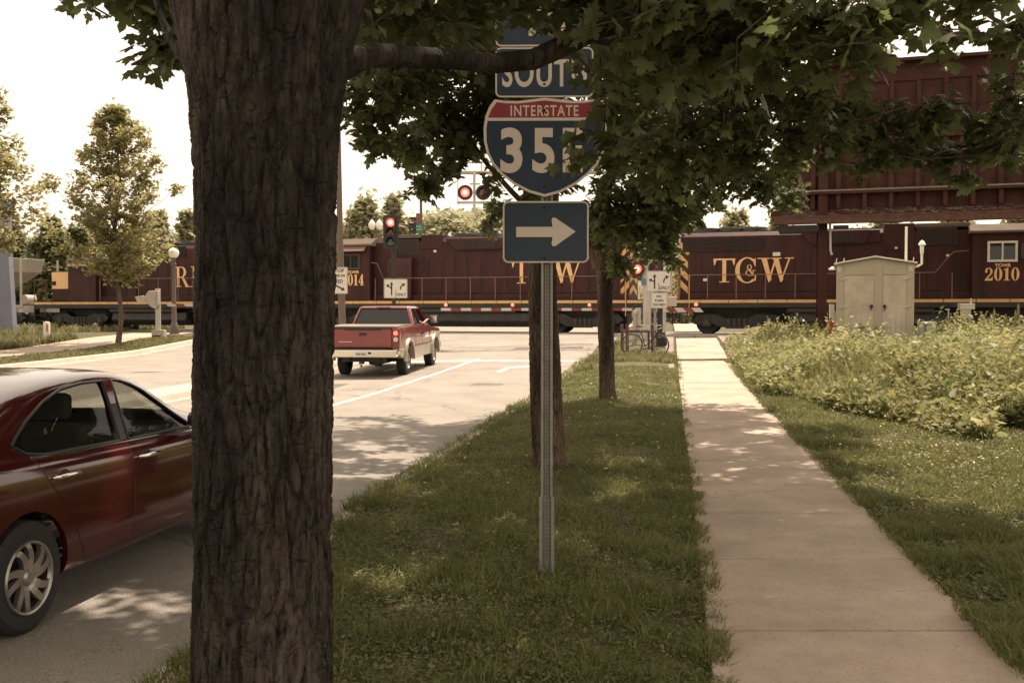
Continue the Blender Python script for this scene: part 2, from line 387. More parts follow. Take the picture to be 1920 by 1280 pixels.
c = n.nodes.new('ShaderNodeMapRange'); c.inputs[1].default_value = 0; c.inputs[2].default_value = .003; c.inputs[3].default_value = .35; c.inputs[4].default_value = 1
n.links.new(vo.outputs['Distance'], c.inputs[0])
mk = n.nodes.new('ShaderNodeTexNoise'); mk.inputs['Scale'].default_value = .45; mr_ = n.nodes.new('ShaderNodeMapRange'); mr_.inputs[1].default_value = .5; mr_.inputs[2].default_value = .53
n.links.new(t.outputs['Object'], mk.inputs['Vector']); n.links.new(mk.outputs['Fac'], mr_.inputs[0])
spk = n.nodes.new('ShaderNodeTexNoise'); spk.inputs['Scale'].default_value = 45; spk.inputs['Detail'].default_value = 3; n.links.new(t.outputs['Object'], spk.inputs['Vector'])
sr = n.nodes.new('ShaderNodeMapRange'); sr.inputs[1].default_value = .28; sr.inputs[2].default_value = .42; sr.inputs[3].default_value = .62; sr.inputs[4].default_value = 1; n.links.new(spk.outputs['Fac'], sr.inputs[0])
m1 = n.nodes.new('ShaderNodeMix'); m1.data_type = 'RGBA'; m1.blend_type = 'MULTIPLY'; n.links.new(mr_.outputs[0], m1.inputs[0]); n.links.new(src, m1.inputs[6]); n.links.new(c.outputs[0], m1.inputs[7])
m2 = n.nodes.new('ShaderNodeMix'); m2.data_type = 'RGBA'; m2.blend_type = 'MULTIPLY'; m2.inputs[0].default_value = 1; n.links.new(m1.outputs[2], m2.inputs[6]); n.links.new(sr.outputs[0], m2.inputs[7])
# large old water stains and ground-in dirt
st = n.nodes.new('ShaderNodeTexNoise'); st.inputs['Scale'].default_value = .9; st.inputs['Detail'].default_value = 9; st.inputs['Roughness'].default_value = .7; n.links.new(t.outputs['Object'], st.inputs['Vector'])
str_ = n.nodes.new('ShaderNodeMapRange'); str_.inputs[1].default_value = .35; str_.inputs[2].default_value = .62; str_.inputs[3].default_value = .74; str_.inputs[4].default_value = 1.04; n.links.new(st.outputs['Fac'], str_.inputs[0])
m3 = n.nodes.new('ShaderNodeMix'); m3.data_type = 'RGBA'; m3.blend_type = 'MULTIPLY'; m3.inputs[0].default_value = 1; n.links.new(m2.outputs[2], m3.inputs[6]); n.links.new(str_.outputs[0], m3.inputs[7])
n.links.new(m3.outputs[2], b.inputs['Base Color'])
# painted markings
def paint(name, poly, dz=.009, mm='line_paint'):       # poly in (v, Y)
    vs2 = []
    for v, y in poly: X = v + S * y; vs2.append((X, y, float(hroad(np.array(X), np.array(y))) + dz))
    n_ = len(vs2)
    o = MB().add(vs2, [tuple(range(n_))]).build(name, mm); o['kind'] = 'structure'; return o
def line(v0, y0, v1, y1, wd, N=30):
    m_ = MB(); vs2 = []
    for i in range(N + 1):
        t_ = i / N; v, y = lerp(v0, v1, t_), lerp(y0, y1, t_)
        for s_ in (-1, 1):
            vv = v + s_ * wd / 2 if abs(v1 - v0) < abs(y1 - y0) else v; y_ = y if vv != v else y + s_ * wd / 2
            if vv == v: y_ = y + s_ * wd / 2
            X = vv + S * y_; vs2.append((X, y_, float(hroad(np.array(X), np.array(y_))) + .009))
    m_.add(vs2, [(2 * i, 2 * i + 1, 2 * i + 3, 2 * i + 2) for i in range(N)])
    o = m_.build('road_marking', 'line_paint'); o['kind'] = 'structure'
line(-6.55, 3, -6.55, 34.0, .11, 60)
sl = G(950, 677, hroad).y
line(-10.2, sl, -2.9, sl + .2, .38)
line(-3.0, 29.5, -3.0, 33.6, .12)
def arrow_paint(vc, y0, L, turn):
    paint('road_marking', [(vc - .08, y0), (vc + .08, y0), (vc + .08, y0 + L * .55), (vc - .08, y0 + L * .55)])
    if turn:
        paint('road_marking', [(vc - .08, y0 + L * .55), (vc + .08, y0 + L * .55), (vc + .75, y0 + L * .8), (vc + .75, y0 + L * 1.0)][:4])
        paint('road_marking', [(vc + .75, y0 + L * .62), (vc + 1.3, y0 + L * .92), (vc + .75, y0 + L * 1.2)])
    else:
        paint('road_marking', [(vc - .4, y0 + L * .55), (vc + .4, y0 + L * .55), (vc, y0 + L)])
arrow_paint(-4.9, 28.3, 3.0, True)
arrow_paint(-8.3, 28.9, 3.2, False)
for (v, y, a_, b_) in ((-5.9, 37.2, 2.6, .75), (-4.4, 38.6, 1.4, .5), (-8.9, 22.5, 1.0, 2.2), (-4.9, 24.2, .8, .5)):
    paint('road_patch', [(v, y), (v + a_, y + .06), (v + a_ - .05, y + b_), (v + .04, y + b_ - .05)], .006, 'tar')
# gravel shoulder beside the walk and around the track
def patch(name, vl, yl, m, dz): return strip(name, vl, yl, g, m, dz)
gp = patch('gravel', np.linspace(-2.6, .1, 8), np.arange(33.6, 42, .6), 'ballast', .03)
gp = patch('gravel', np.linspace(1.95, 5.2, 8), np.arange(30.5, 42, .6), 'ballast', .03)
gp = patch('gravel', np.linspace(-2.6, .1, 8), np.arange(28.2, 30.0, .45), 'ballast', .016)
# track bed, rails and crossing panels in the track frame
TD = Vector((.9524, -.3048, 0)); TN = Vector((.3048, .9524, 0)); TO = Vector((0, 48.44, .72)) + TN * .95; TROT = math.atan2(TD.y, TD.x)
def A(px):       # distance along the track of what stands at photo column px on the hood side
    q = (px - 960) / F; Y = 48.44 / (1 + .32 * q); return q * Y / .9524
def ZR(px, py, off=-.95):  # height over rail of a photo point in the plane y=off
    q = (px - 960) / F; Y = (48.44 + (off + .95) / .9524) / (1 + .32 * q); return at(px, py, Y).z - .72
bed = MB()
for i in range(1): bed.prism([(-3.2, -.32), (-2.0, -.16), (2.0, -.16), (3.2, -.32), (3.2, -.6), (-3.2, -.6)], -90, A(800) - 1, 'x').prism([(-3.2, -.32), (-2.0, -.16), (2.0, -.16), (3.2, -.32), (3.2, -.6), (-3.2, -.6)], A(1345), 90, 'x')
o = bed.build('track_bed', 'ballast'); o.location = TO; o.rotation_euler.z = TROT; o['kind'] = 'structure'
rl = empty('railway_track', TO, TROT, 'long pair of steel rails under the maroon train', 'railway track')
for s_ in (-.72, .72):
    MB().box(-90, 90, s_ - .035, s_ + .035, -.05, 0).box(-90, 90, s_ - .07, s_ + .07, -.17, -.15).box(-90, 90, s_ - .01, s_ + .01, -.15, -.05).build('rail', 'silver', rl)
tm = MB()
for i in range(90):
    a_ = -44 + i * .6
    if A(800) - 1 < a_ < A(1345): continue
    tm.box(a_ - .11, a_ + .11, -1.3, 1.3, -.2, -.145)
tm.build('sleepers', 'wood_post', rl)['kind'] = 'stuff'
cp = MB()
for y0, y1 in ((-2.6, -.80), (-.62, .62), (.80, 2.6)):
    a_ = A(800) - 1
    while a_ < A(1345): cp.box(a_ + .01, a_ + 2.4, y0, y1, -.3, -.02); a_ += 2.42
o = cp.build('crossing', 'kerb_concrete', bevel=.01); o.location = TO; o.rotation_euler.z = TROT; o['kind'] = 'structure'
strip('far_path', np.linspace(.2, 2.4, 3), np.arange(52, 90, 2), g, 'concrete', .02)
# far hills
hm = []
for j in range(13):
    row = []
    for i in range(70):
        X = -500 + i * 16; tt_ = j / 12
        hgt = (26 + 9 * math.sin(i * .21 + 1) + 6 * math.sin(i * .5)) * math.sin(math.pi * tt_) ** .7 * (1 if 300 < 1 else 1)
        row.append((X, 330 + 260 * tt_, hgt * (.55 + .45 * math.sin(i * .09) ** 2)))
    hm.append(row)
mat('hill_green', (.09, .10, .055), 1, var=.3, scale=.03, c2=(.15, .15, .085))
grid('hills', hm, 'hill_green', 'structure')

# ================================================================== LOCOMOTIVES
def ringpoly(cx, cz, ro, ri, wo=1.0, wi=None, n=40, a0=0, a1=360):
    pass
# serif letters as flat strokes; each stroke lies 1 mm proud of the last
class Glyphs:
    def __init__(s): s.m = MB(); s.k = 0
    def poly(s, pts, ox, oz, h, sx):
        s.k += 1; d = -.002 - .0006 * (s.k % 5)
        n = len(pts); q = [(ox + x * h * sx, d, oz + z * h) for x, z in pts]; q += [(a, .002, b) for a, _, b in q[:n]]
        s.m.add(q, [tuple(range(n))] + [(i, (i + 1) % n, (i + 1) % n + n, i + n) for i in range(n)])
    def ring(s, cx, cz, rx, rz, wx, wz, ox, oz, h, sx, a0=0, a1=360, n=28):
        s.k += 1; d = -.002 - .0006 * (s.k % 5); vs = []; fs = []
        for i in range(n + 1):
            t = R(a0 + (a1 - a0) * i / n); c, q = math.cos(t), math.sin(t)
            vs.append((ox + (cx + rx * c) * h * sx, d, oz + (cz + rz * q) * h)); vs.append((ox + (cx + (rx - wx) * c) * h * sx, d, oz + (cz + (rz - wz) * q) * h))
        fs = [(2 * i, 2 * i + 2, 2 * i + 3, 2 * i + 1) for i in range(n)]; s.m.add(vs, fs)
    def char(s, c, ox, oz, h, sx=1.0):
        P = lambda *p: s.poly(list(p), ox, oz, h, sx); Rg = lambda *a, **k: s.ring(*a, ox, oz, h, sx, **k)
        if c == 'T': P((.33, 0), (.47, 0), (.47, .94), (.33, .94)); P((0, 1), (.03, .72), (.06, .72), (.12, .93), (.68, .93), (.74, .72), (.77, .72), (.8, 1)); P((.22, 0), (.22, .04), (.58, .04), (.58, 0)); return .85
        if c == 'C': Rg(.48, .5, .46, .52, .17, .045, a0=48, a1=312); P((.76, .66), (.80, .66), (.80, .98), (.77, .98), (.70, .86)); P((.74, .14), (.80, .30), (.83, .30), (.80, .05)); return .9
        if c == 'W': P((.12, 1), (.30, 1), (.46, .12), (.40, 0), (.36, 0)); P((.40, 0), (.43, .14), (.62, .96), (.56, .96), (.37, .14)); P((.50, 1), (.68, 1), (.84, .12), (.78, 0), (.74, 0)); P((.78, 0), (.81, .12), (1.06, .97), (1.0, .97), (.76, .10)); P((0, 1), (0, .96), (.40, .96), (.40, 1)); P((.88, 1), (.88, .96), (1.18, .96), (1.18, 1)); P((.43, 1), (.43, .96), (.78, .96), (.78, 1)); return 1.2
        if c == 'R': P((.12, 0), (.27, 0), (.27, 1), (.12, 1)); P((0, 0), (0, .04), (.38, .04), (.38, 0)); P((0, 1), (0, .96), (.4, .96), (.4, 1)); Rg(.38, .73, .30, .27, .15, .04, a0=-90, a1=90); P((.27, .46), (.27, .5), (.40, .5), (.40, .46)); P((.38, .48), (.53, .48), (.82, 0), (.66, 0)); P((.60, 0), (.60, .04), (.92, .04), (.92, 0)); return .95
        if c == 'I': P((.12, 0), (.27, 0), (.27, 1), (.12, 1)); P((0, 0), (0, .04), (.38, .04), (.38, 0)); P((0, 1), (0, .96), (.38, .96), (.38, 1)); return .5
        if c == '&': Rg(.34, .27, .30, .27, .09, .05, a0=60, a1=330); Rg(.34, .77, .19, .21, .08, .04); P((.20, .62), (.30, .66), (.74, .02), (.60, .02)); P((.62, .40), (.70, .48), (.62, .18), (.52, .08), (.48, .12)); P((.5, .45), (.5, .50), (.82, .50), (.82, .45)); return .85
        if c == '0': Rg(.29, .5, .29, .52, .19, .04); return .66
        if c == '1': P((.14, 0), (.34, 0), (.34, 1), (.28, 1), (.14, .90)); P((.02, 0), (.02, .05), (.46, .05), (.46, 0)); P((.02, .86), (.02, .80), (.16, .84), (.16, .93)); return .54
        if c == '2': Rg(.27, .73, .27, .28, .17, .05, a0=-30, a1=170); P((.42, .62), (.52, .58), (.20, .18), (.0, .0), (.0, .1)); P((0, 0), (.54, 0), (.56, .30), (.50, .30), (.44, .17), (.06, .17)); Rg(.09, .70, .085, .085, .08, .08); return .64
        if c == '3': Rg(.26, .75, .26, .26, .16, .045, a0=-80, a1=165); Rg(.26, .27, .29, .28, .18, .045, a0=-165, a1=88); Rg(.08, .74, .08, .08, .075, .075); Rg(.08, .26, .085, .085, .08, .08); return .64
        if c == '4': P((.28, 0), (.48, 0), (.48, 1), (.42, 1), (.28, .8)); P((0, .26), (.04, .22), (.58, .22), (.58, .30), (.02, .30)); P((0, .28), (.07, .28), (.44, .98), (.38, 1)); P((.18, 0), (.18, .05), (.58, .05), (.58, 0)); return .66
        if c == '5': P((.05, 1), (.50, 1), (.46, .83), (.10, .83)); P((.05, 1), (.10, 1), (.11, .52), (.06, .5)); Rg(.25, .30, .30, .32, .18, .045, a0=-160, a1=135); Rg(.08, .22, .085, .085, .08, .08); return .64
        return .4
    def word(s, w_, x0, z0, h, width):
        tot = 0; tmp = Glyphs()
        for c in w_: tot += tmp.char(c, 0, 0, 1)
        sx = width / (tot * h); x = x0
        for c in w_: x += s.char(c, x, z0, h, sx) * h * sx
        return s

def bogie(parent, x, sgn=1):
    b = MB()
    for s_ in (-1, 1):
        y0, y1 = s_ * 1.06, s_ * 1.22
        b.prism([(-1.95, .62), (-1.75, .86), (-.9, .90), (-.5, .70), (.5, .70), (.9, .90), (1.75, .86), (1.95, .62), (1.7, .42), (1.05, .44), (.75, .30), (-.75, .30), (-1.05, .44), (-1.7, .42)], y0, y1)
        for k in (-1.35, 1.35): b.box(k - .2, k + .2, s_ * 1.0, s_ * 1.26, .32, .74)
        b.box(-.5, .5, s_ * 1.22, s_ * 1.30, .24, .34)
    f = b.build('bogie', 'black_iron', parent, bevel=.02); f.location = (x, 0, 0)
    for s_ in (-1, 1):
        sp = MB().box(-.5, .5, s_ * 1.1, s_ * 1.26, .325, .345)
        for k in (-.34, -.11, .12, .35):
            for j in range(6): sp.lathe([(.09, .36 + j * .055), (.1, .385 + j * .055), (.09, .41 + j * .055)], c=(k, s_ * 1.16 * 1.05, 0), n=10)
        for k in (-1.35, 1.35): MB().lathe([(0, -.02), (.13, -.02), (.13, 0), (0, .01)] if 0 else [(.0, s_ * 1.29), (.12, s_ * 1.29), (.15, s_ * 1.22)], c=(k, 0, .52), ax='y', n=14).build('journal_cap', 'louvre', f)
        sp.build('spring', 'louvre', f)
    for k in (-1.35, 1.35):
        wm = MB()
        for s_ in (-1, 1):
            wm.lathe([(0, s_ * .80), (.40, s_ * .80), (.50, s_ * .82), (.50, s_ * .70), (.53, s_ * .67), (.53, s_ * .64), (0, s_ * .64)], c=(k, 0, .5), ax='y', n=28)
        wm.tube([(k, -.7, .5), (k, .7, .5)], .09, 10)
        wm.build('wheelset', 'black_iron', f, smooth=True)
    return f
def loco(name, aL, aR, cab, hood, nose, hoodtop, label, number, word, wordspan, numspan, details, roofmat='maroon_roof', hh=.95):
    """aL..aR along the track; cab=(a0,a1), hood=(a0,a1,) spans; z over rail"""
    root = empty(name, TO + TD * aL, TROT, label, 'locomotive', 'maroon locomotives of the train'); L = aR - aL
    X = lambda a: a - aL
    MB().box(0, L, -1.5, 1.5, 1.18, 1.45).box(.9, L - .9, -.55, .55, .42, 1.18).build('underframe', 'black_iron', root, bevel=.01)
    sl_ = MB(); x = .03
    while x < L - .1: sl_.box(x, min(x + 1.24, L - .03), -1.512, 1.512, 1.40, 1.53); x += 1.27
    sl_.build('sill_stripe', 'stripe', root)
    MB().box(0, L, -1.5, 1.5, 1.53, 1.58).build('walkway', 'maroon', root)
    MB().box(X(hood[0]), X(hood[1]), -1.2, -.9, 1.58, 1.84).box(X(hood[0]), X(hood[1]), .9, 1.2, 1.58, 1.84).build('kick_box', 'maroon', root, bevel=.02)
    h0, h1 = X(hood[0]), X(hood[1])
    hp = [(-hh, 1.58), (-hh, hoodtop - .22), (-hh + .16, hoodtop - .05), (-hh + .4, hoodtop), (hh - .4, hoodtop), (hh - .16, hoodtop - .05), (hh, hoodtop - .22), (hh, 1.58)]
    hd = MB().prism(hp, h0, h1, 'x').build('long_hood', 'maroon', root, bevel=.015)
    # raised door frames with latches
    dm = MB(); x = h0 + .35
    while x < h1 - .7:
        dm.box(x, x + .62, -hh - .022, -hh, 1.9, hoodtop - 1.0).box(x + .27, x + .35, -hh - .05, -hh - .022, 2.15, 2.2).box(x + .27, x + .35, -hh - .05, -hh - .022, hoodtop - 1.2, hoodtop - 1.15); x += .68
    dm.build('hood_doors', 'maroon', root, bevel=.008)
    rm = MB().box(h0 + .05, h1 - .05, -hh + .3, hh - .3, hoodtop, hoodtop + .03)
    rm.build('roof_walk', roofmat, root)
    for kind, a0, a1, z0, z1 in details:
        a0, a1 = X(a0), X(a1)
        if kind == 'grille':
            p = MB().box(a0, a1, -hh - .03, -hh + .01, z0, z1).build('grille', 'grille', root); m_ = MB()
            n_ = max(4, int((a1 - a0) / .13))
            for i in range(n_ + 1): xx = a0 + (a1 - a0) * i / n_; m_.box(xx - .012, xx + .012, -hh - .045, -hh - .03, z0, z1)
            for i in range(4): zz = z0 + (z1 - z0) * i / 3; m_.box(a0, a1, -hh - .052, -hh - .045, zz - .012, zz + .012)
            m_.build('grille_bars', 'maroon', p)
        if kind == 'vent':       # flared dynamic brake intake
            MB().prism([(a0 - .75, z1 + .18), (a1 + .5, z1 + .18), (a1 + .3, z0 - .05), (a1, z0 - .08), (a0, z0 - .08), (a0 - .18, z0 - .05)], -hh - .12, -hh).build('vent_housing', 'maroon', root, bevel=.02)
            p = MB().box(a0, a1, -hh - .14, -hh - .12, z0, z1).build('vent', 'grille', root); m_ = MB()
            n_ = int((a1 - a0) / .09)
            for i in range(n_ + 1): xx = a0 + (a1 - a0) * i / n_; m_.box(xx - .015, xx + .015, -hh - .165, -hh - .14, z0, z1)
            m_.build('vent_slats', 'louvre', p)
        if kind == 'louvre':
            p = MB().box(a0, a1, -hh - .03, -hh + .01, z0, z1).build('air_filter', 'louvre', root); m_ = MB(); n_ = int((a1 - a0) / .1)
            for i in range(n_): xx = a0 + .05 + (a1 - a0 - .05) * i / n_; m_.box(xx, xx + .045, -hh - .06, -hh - .03, z0 + .03, z1 - .03)
            m_.build('filter_ribs', 'grille', p)
        if kind == 'box': MB().box(a0, a1, -hh - .07, -hh, z0, z1).build('equipment_box', 'maroon', root, bevel=.02)
        if kind == 'raise': MB().box(a0, a1, -hh - .035, hh + .035, z0, z1).build('raised_hood', 'maroon', root, bevel=.03)
        if kind == 'door': MB().box(a0, a1, -hh - .04, -hh, z0, z1).build('hood_door', 'maroon', root, bevel=.02)
        if kind == 'plate': MB().box(a0, a1, -hh - .05, -hh - .035, z0, z1).build('data_plate', 'white_paint', root)
        if kind == 'pale': MB().box(a0, a1, -hh - .04, hh + .04, z0, z1).build('hood_cap', 'roof_pale', root, bevel=.03)
        if kind == 'bulge':
            hz = z1 - z0
            MB().prism([(-1.42, z0), (-1.42, z1 - .35), (-1.3, z1 - .1), (-hh, z1), (-hh, z0)], a0, a1, 'x').build('blower_bulge', 'maroon', root, bevel=.04, smooth=True)
        if kind == 'fan':
            f_ = MB().lathe([(.0, z0), (.0, z0 + .02), (.62, z0 + .02), (.62, z0 + .17), (.58, z0 + .22), (.3, z0 + .24), (0, z0 + .24)], c=((a0 + a1) / 2, 0, 0), n=24); f_.build('roof_fan', 'dark_paint', root, smooth=True)
        if kind == 'stack': MB().box(a0, a1, -.25, .25, z0, z1).build('exhaust_stack', 'dark_paint', root, bevel=.02)
    # hood end stripes
    endside = h1 if cab[0] < hood[0] else h0; s_ = 1 if cab[0] < hood[0] else -1
    if number != '2053':
        em = MB(); ew = .42
        for k in range(5):
            z0 = 1.75 + k * .58
            if z0 + .6 > hoodtop - .3: break
            q = [(endside - s_ * ew, z0 + .30), (endside - s_ * .012, z0 + .62 + .1), (endside - s_ * .012, z0 + .40), (endside - s_ * ew, z0)]
            em.prism(q, -hh - .007, -hh + .001)
        em.build('warning_stripe', 'stripe', root)
        e2 = MB()
        for k in range(5):
            z0 = 1.75 + k * .55
            for y0, y1, d in ((-.9, -.02, 1), (.02, .9, -1)):
                zz0, zz1 = (z0, z0 + .28) if d == 1 else (z0 + .28, z0)
                if z0 + .7 > hoodtop - .2: continue
                xq = endside + s_ * .006
                e2.add([(xq, y0, zz0), (xq, y1, zz1 + .0), (xq, y1, zz1 + .26), (xq, y0, zz0 + .26)], [(0, 1, 2, 3)])
        e2.build('end_stripe', 'stripe', root)
        MB().box(endside - .0 if s_ > 0 else endside - .12, endside + .12 if s_ > 0 else endside, -.5, .5, hoodtop - .55, hoodtop - .12).build('number_board', 'white_paint', root, bevel=.03)
        MB().lathe([(0, 0), (.1, 0), (.12, .12 * s_), (.0, .13 * s_)] if 0 else [(0, s_ * .13), (.11, s_ * .13), (.13, 0)], c=(endside + s_ * .12, 0, hoodtop - .75), ax='x', n=14).build('headlight', 'white_paint', root)
    # cab
    c0, c1 = X(cab[0]), X(cab[1]); ct = cab[2]; roofz = ct - .42
    w0_, w1_, wz0_, wz1_ = X(cab[3][0]), X(cab[3][1]), cab[3][2], cab[3][3]
    cbm = MB().box(c0, c1, 1.38, 1.45, 1.58, roofz).box(c0, c0 + .06, -1.38, 1.38, 1.58, roofz).box(c1 - .06, c1, -1.38, 1.38, 1.58, roofz)
    cbm.box(c0, w0_ + .02, -1.45, -1.38, 1.58, roofz).box(w1_ - .02, c1, -1.45, -1.38, 1.58, roofz).box(w0_ + .02, w1_ - .02, -1.45, -1.38, 1.58, wz0_ + .02).box(w0_ + .02, w1_ - .02, -1.45, -1.38, wz1_ - .02, roofz)
    cb = cbm.build('cab', 'maroon', root)
    cr = [(-1.56, roofz - .04), (-1.56, roofz + .06), (-.95, ct - .05), (-.4, ct), (.4, ct), (.95, ct - .05), (1.56, roofz + .06), (1.56, roofz - .04)]
    MB().prism(cr, c0 - .12, c1 + .12, 'x').build('cab_roof', 'roof_pale' if roofmat == 'maroon_roof' else roofmat, root, bevel=.02)
    wn0, wn1, wz0, wz1 = cab[3]; wn0, wn1 = X(wn0), X(wn1)
    wf = MB(); t = .09
    for q in ((wn0, wn1, wz1 - t, wz1), (wn0, wn1, wz0, wz0 + t), (wn0, wn0 + t, wz0 + t, wz1 - t), (wn1 - t, wn1, wz0 + t, wz1 - t), ((wn0 + wn1) / 2 - .03, (wn0 + wn1) / 2 + .03, wz0 + t, wz1 - t)):
        wf.box(q[0], q[1], -1.50, -1.44, q[2], q[3])
    wfo = wf.build('window_frame', 'white_paint' if number == '2010' else 'louvre', cb)
    MB().box(wn0 + t, wn1 - t, -1.462, -1.454, wz0 + t, wz1 - t).build('pane', 'cab_glass', wfo)
    if number == '2010': MB().box(wn1 + .1, wn1 + .32, -1.60, -1.57, wz0 + .15, wz1 - .1).bar((wn1 + .1, -1.45, wz0 + .3), (wn1 + .2, -1.58, wz0 + .3), .03).build('mirror', 'louvre', cb)
    if number != '2010':
        MB().prism([(-1.45, roofz - .02), (-1.75, roofz - .28), (-1.75, roofz - .31), (-1.45, roofz - .06)], wn0 - .35, wn1 + .35, 'x').build('sunshade', 'maroon_roof', cb)
    # nose
    n0, n1, nz = nose
    if n1 > n0:
        n0, n1 = X(n0), X(n1)
        MB().box(n0, n1, -.95, .95, 1.58, nz).build('short_hood', 'maroon', root, bevel=.06, seg=3)
        if number == '2053':
            sqm = MB().box(n0 - .01, n0 + 1.12, -.965, -.95, nz - .98, nz - .04).box(n0 - .015, n0, -.9, .9, nz - .98, nz - .04)
            sqm.build('yellow_panel', 'gold', root)
            MB().box(n0 + .02, n0 + .28, -.985, -.965, nz - .78, nz - .55).build('step_light', 'grille', root)
    # lettering
    lm = Glyphs(); a0, a1, z0, z1 = wordspan
    if word == 'TC&W':
        wd = a1 - a0; hgt = z1 - z0
        u_ = wd / 3.26; lm.char('T', 0, 0, hgt, 1.13 * u_ / hgt); lm.char('C', .88 * u_, -.02 * hgt, hgt * 1.04, 1.02 * u_ / hgt); lm.char('&', 1.30 * u_, .26 * hgt, hgt * .48, 1.1 * u_ / hgt); lm.char('W', 1.80 * u_, 0, hgt, 1.24 * u_ / hgt)
    else: lm.word(word, 0, 0, z1 - z0, a1 - a0)
    o = lm.m.build('lettering', 'gold', root); o.location = (X(a0), -hh - .055, z0)
    nm = Glyphs(); a0, a1, z0, z1 = numspan; nm.word(number, 0, 0, z1 - z0, a1 - a0)
    yn = -1.465 if number != '2053' else -.965
    o = nm.m.build('road_number', 'gold', root); o.location = (X(a0), yn, z0)
    if number != '2053': text('reporting_mark', 'TCWR', (z1 - z0) * .24, 'gold', root, FM(X((a0 + a1) / 2), yn - .005, z1 + .045), 1.15, bold=.008)
    # handrail
    hr = MB(); zr = ZR(900, 520, -1.5) if number != '2053' else ZR(300, 522, -1.5)
    xs = [h0 - .3 if cab[0] > hood[0] else h0 + .3]
    ha, hb = (0.1, c0 - .05) if cab[0] > hood[0] else (c1 + .05, L - .1)
    r_ = .02
    up = 1.15
    if cab[0] > hood[0]: pts = [(ha, -1.46, zr), (hb - 1.4, -1.46, zr), (hb - .7, -1.46, zr + .85), (hb - .1, -1.46, zr + .9)]
    else: pts = [(hb, -1.46, zr), (ha + .7, -1.46, zr), (ha + .35, -1.46, zr + .75), (ha + .05, -1.46, zr + .8)]
    for sy in (1, -1):
        hr.tube([(p[0], p[1] * sy, p[2]) for p in pts], r_, 6)
        x = ha + .25
        while x < hb: hr.tube([(x, -1.46 * sy, 1.4), (x, -1.46 * sy, zr)], .022, 6); x += 1.27
    hr.build('handrail', 'rail_sunlit', root)
    # end platforms: steps, corner rails, coupler, snowplough
    for e, sg in ((0, -1), (L, 1)):
        for y in (-1.46, 1.46):
            er = MB()
            er.tube([(e, y, 1.0), (e, y, zr)], .022, 6).tube([(e, y, zr), (e, y * .35, zr)], .022, 6).tube([(e, y * .35, zr), (e, y * .35, 1.5)], .022, 6)
            er.tube([(e - sg * .8, y * 1.02, .8), (e - sg * .8, y * 1.02, zr)], .022, 6)
            er.build('end_rail', 'stripe' if number != '2053' else 'rust', root)
        for y in (-1.3, 1.3):
            stp = MB()
            for k in range(3): stp.box(e - sg * .75 if sg > 0 else e, e if sg > 0 else e - sg * .75, y - .2, y + .2, .45 + k * .33, .48 + k * .33)
            stp.box(min(e, e - sg * .04), max(e, e - sg * .04), y - .2, y + .2, .42, 1.2)
            stp.build('steps', 'black_iron', root)
        MB().box(min(e, e + sg * .35), max(e, e + sg * .35), -.12, .12, .72, .95).box(min(e + sg * .3, e + sg * .52), max(e + sg * .3, e + sg * .52), -.2, .2, .68, 1.0).build('coupler', 'black_iron', root, bevel=.03)
        MB().tube([(e, .4, .95), (e + sg * .12, .42, .6), (e + sg * .3, .4, .5), (e + sg * .45, .3, .62)], .03, 6).build('air_hose', 'rubber', root)
    bogie(root, 2.9); bogie(root, L - 2.9)
    c_ = L / 2
    MB().prism([(-1.3, .95), (-1.42, .55), (-1.2, .26), (1.2, .26), (1.42, .55), (1.3, .95)], 5.2, L - 5.3, 'x').build('fuel_tank', 'black_iron', root, bevel=.05)
    MB().tube([(5.1, -1.28, 1.06), (L - 6.2, -1.28, 1.06)], .15, 14).build('air_reservoir', 'louvre', root, smooth=True)
    return root
a_ = A
ht = ZR(1560, 431); ht14 = ZR(840, 440) ; ht53 = ZR(350, 460)
loco('locomotive', a_(1262), a_(1945) + 2.2, (a_(1819), a_(1925), ZR(1860, 416, -1.45), (a_(1846) , a_(1902), ZR(1870, 491, -1.45), ZR(1870, 452, -1.45))),
     (a_(1275), a_(1819)), (a_(1925), a_(1945) + 1.3, 2.9), ZR(1400, 433),
     'maroon locomotive numbered 2010 behind the beige cabinet', '2010', 'TC&W', (a_(1337), a_(1488), ZR(1412, 529), ZR(1412, 484)), (a_(1842), a_(1908), ZR(1870, 526, -1.45), ZR(1870, 502, -1.45)),
     [('grille', a_(1280), a_(1352), ZR(1350, 471), ZR(1350, 447)), ('grille', a_(1358), a_(1431), ZR(1400, 469), ZR(1400, 446)),
      ('vent', a_(1528), a_(1608), ZR(1560, 455), ZR(1560, 440)), ('box', a_(1618), a_(1648), ZR(1630, 454), ZR(1630, 431)), ('raise', a_(1655), a_(1713), ZR(1680, 470), ZR(1680, 419)),
      ('pale', a_(1714), a_(1817), ZR(1760, 426), ZR(1760, 418)), ('louvre', a_(1717), a_(1792), ZR(1750, 459), ZR(1750, 427)), ('door', a_(1762), a_(1787), ZR(1770, 551), ZR(1770, 477)),
      ('plate', a_(1772), a_(1778), ZR(1770, 481), ZR(1770, 477)), ('plate', a_(1676), a_(1681), ZR(1680, 467), ZR(1680, 463)), ('plate', a_(1448), a_(1462), ZR(1455, 480), ZR(1455, 473)), ('plate', a_(1318), a_(1327), ZR(1320, 527), ZR(1320, 522)),
      ('fan', a_(1310), a_(1330), ZR(1400, 433), 0), ('fan', a_(1355), a_(1375), ZR(1400, 433), 0), ('fan', a_(1400), a_(1420), ZR(1400, 433), 0), ('stack', a_(1560), a_(1590), ZR(1400, 433), ZR(1400, 424))], 'roof_pale', hh=.95)
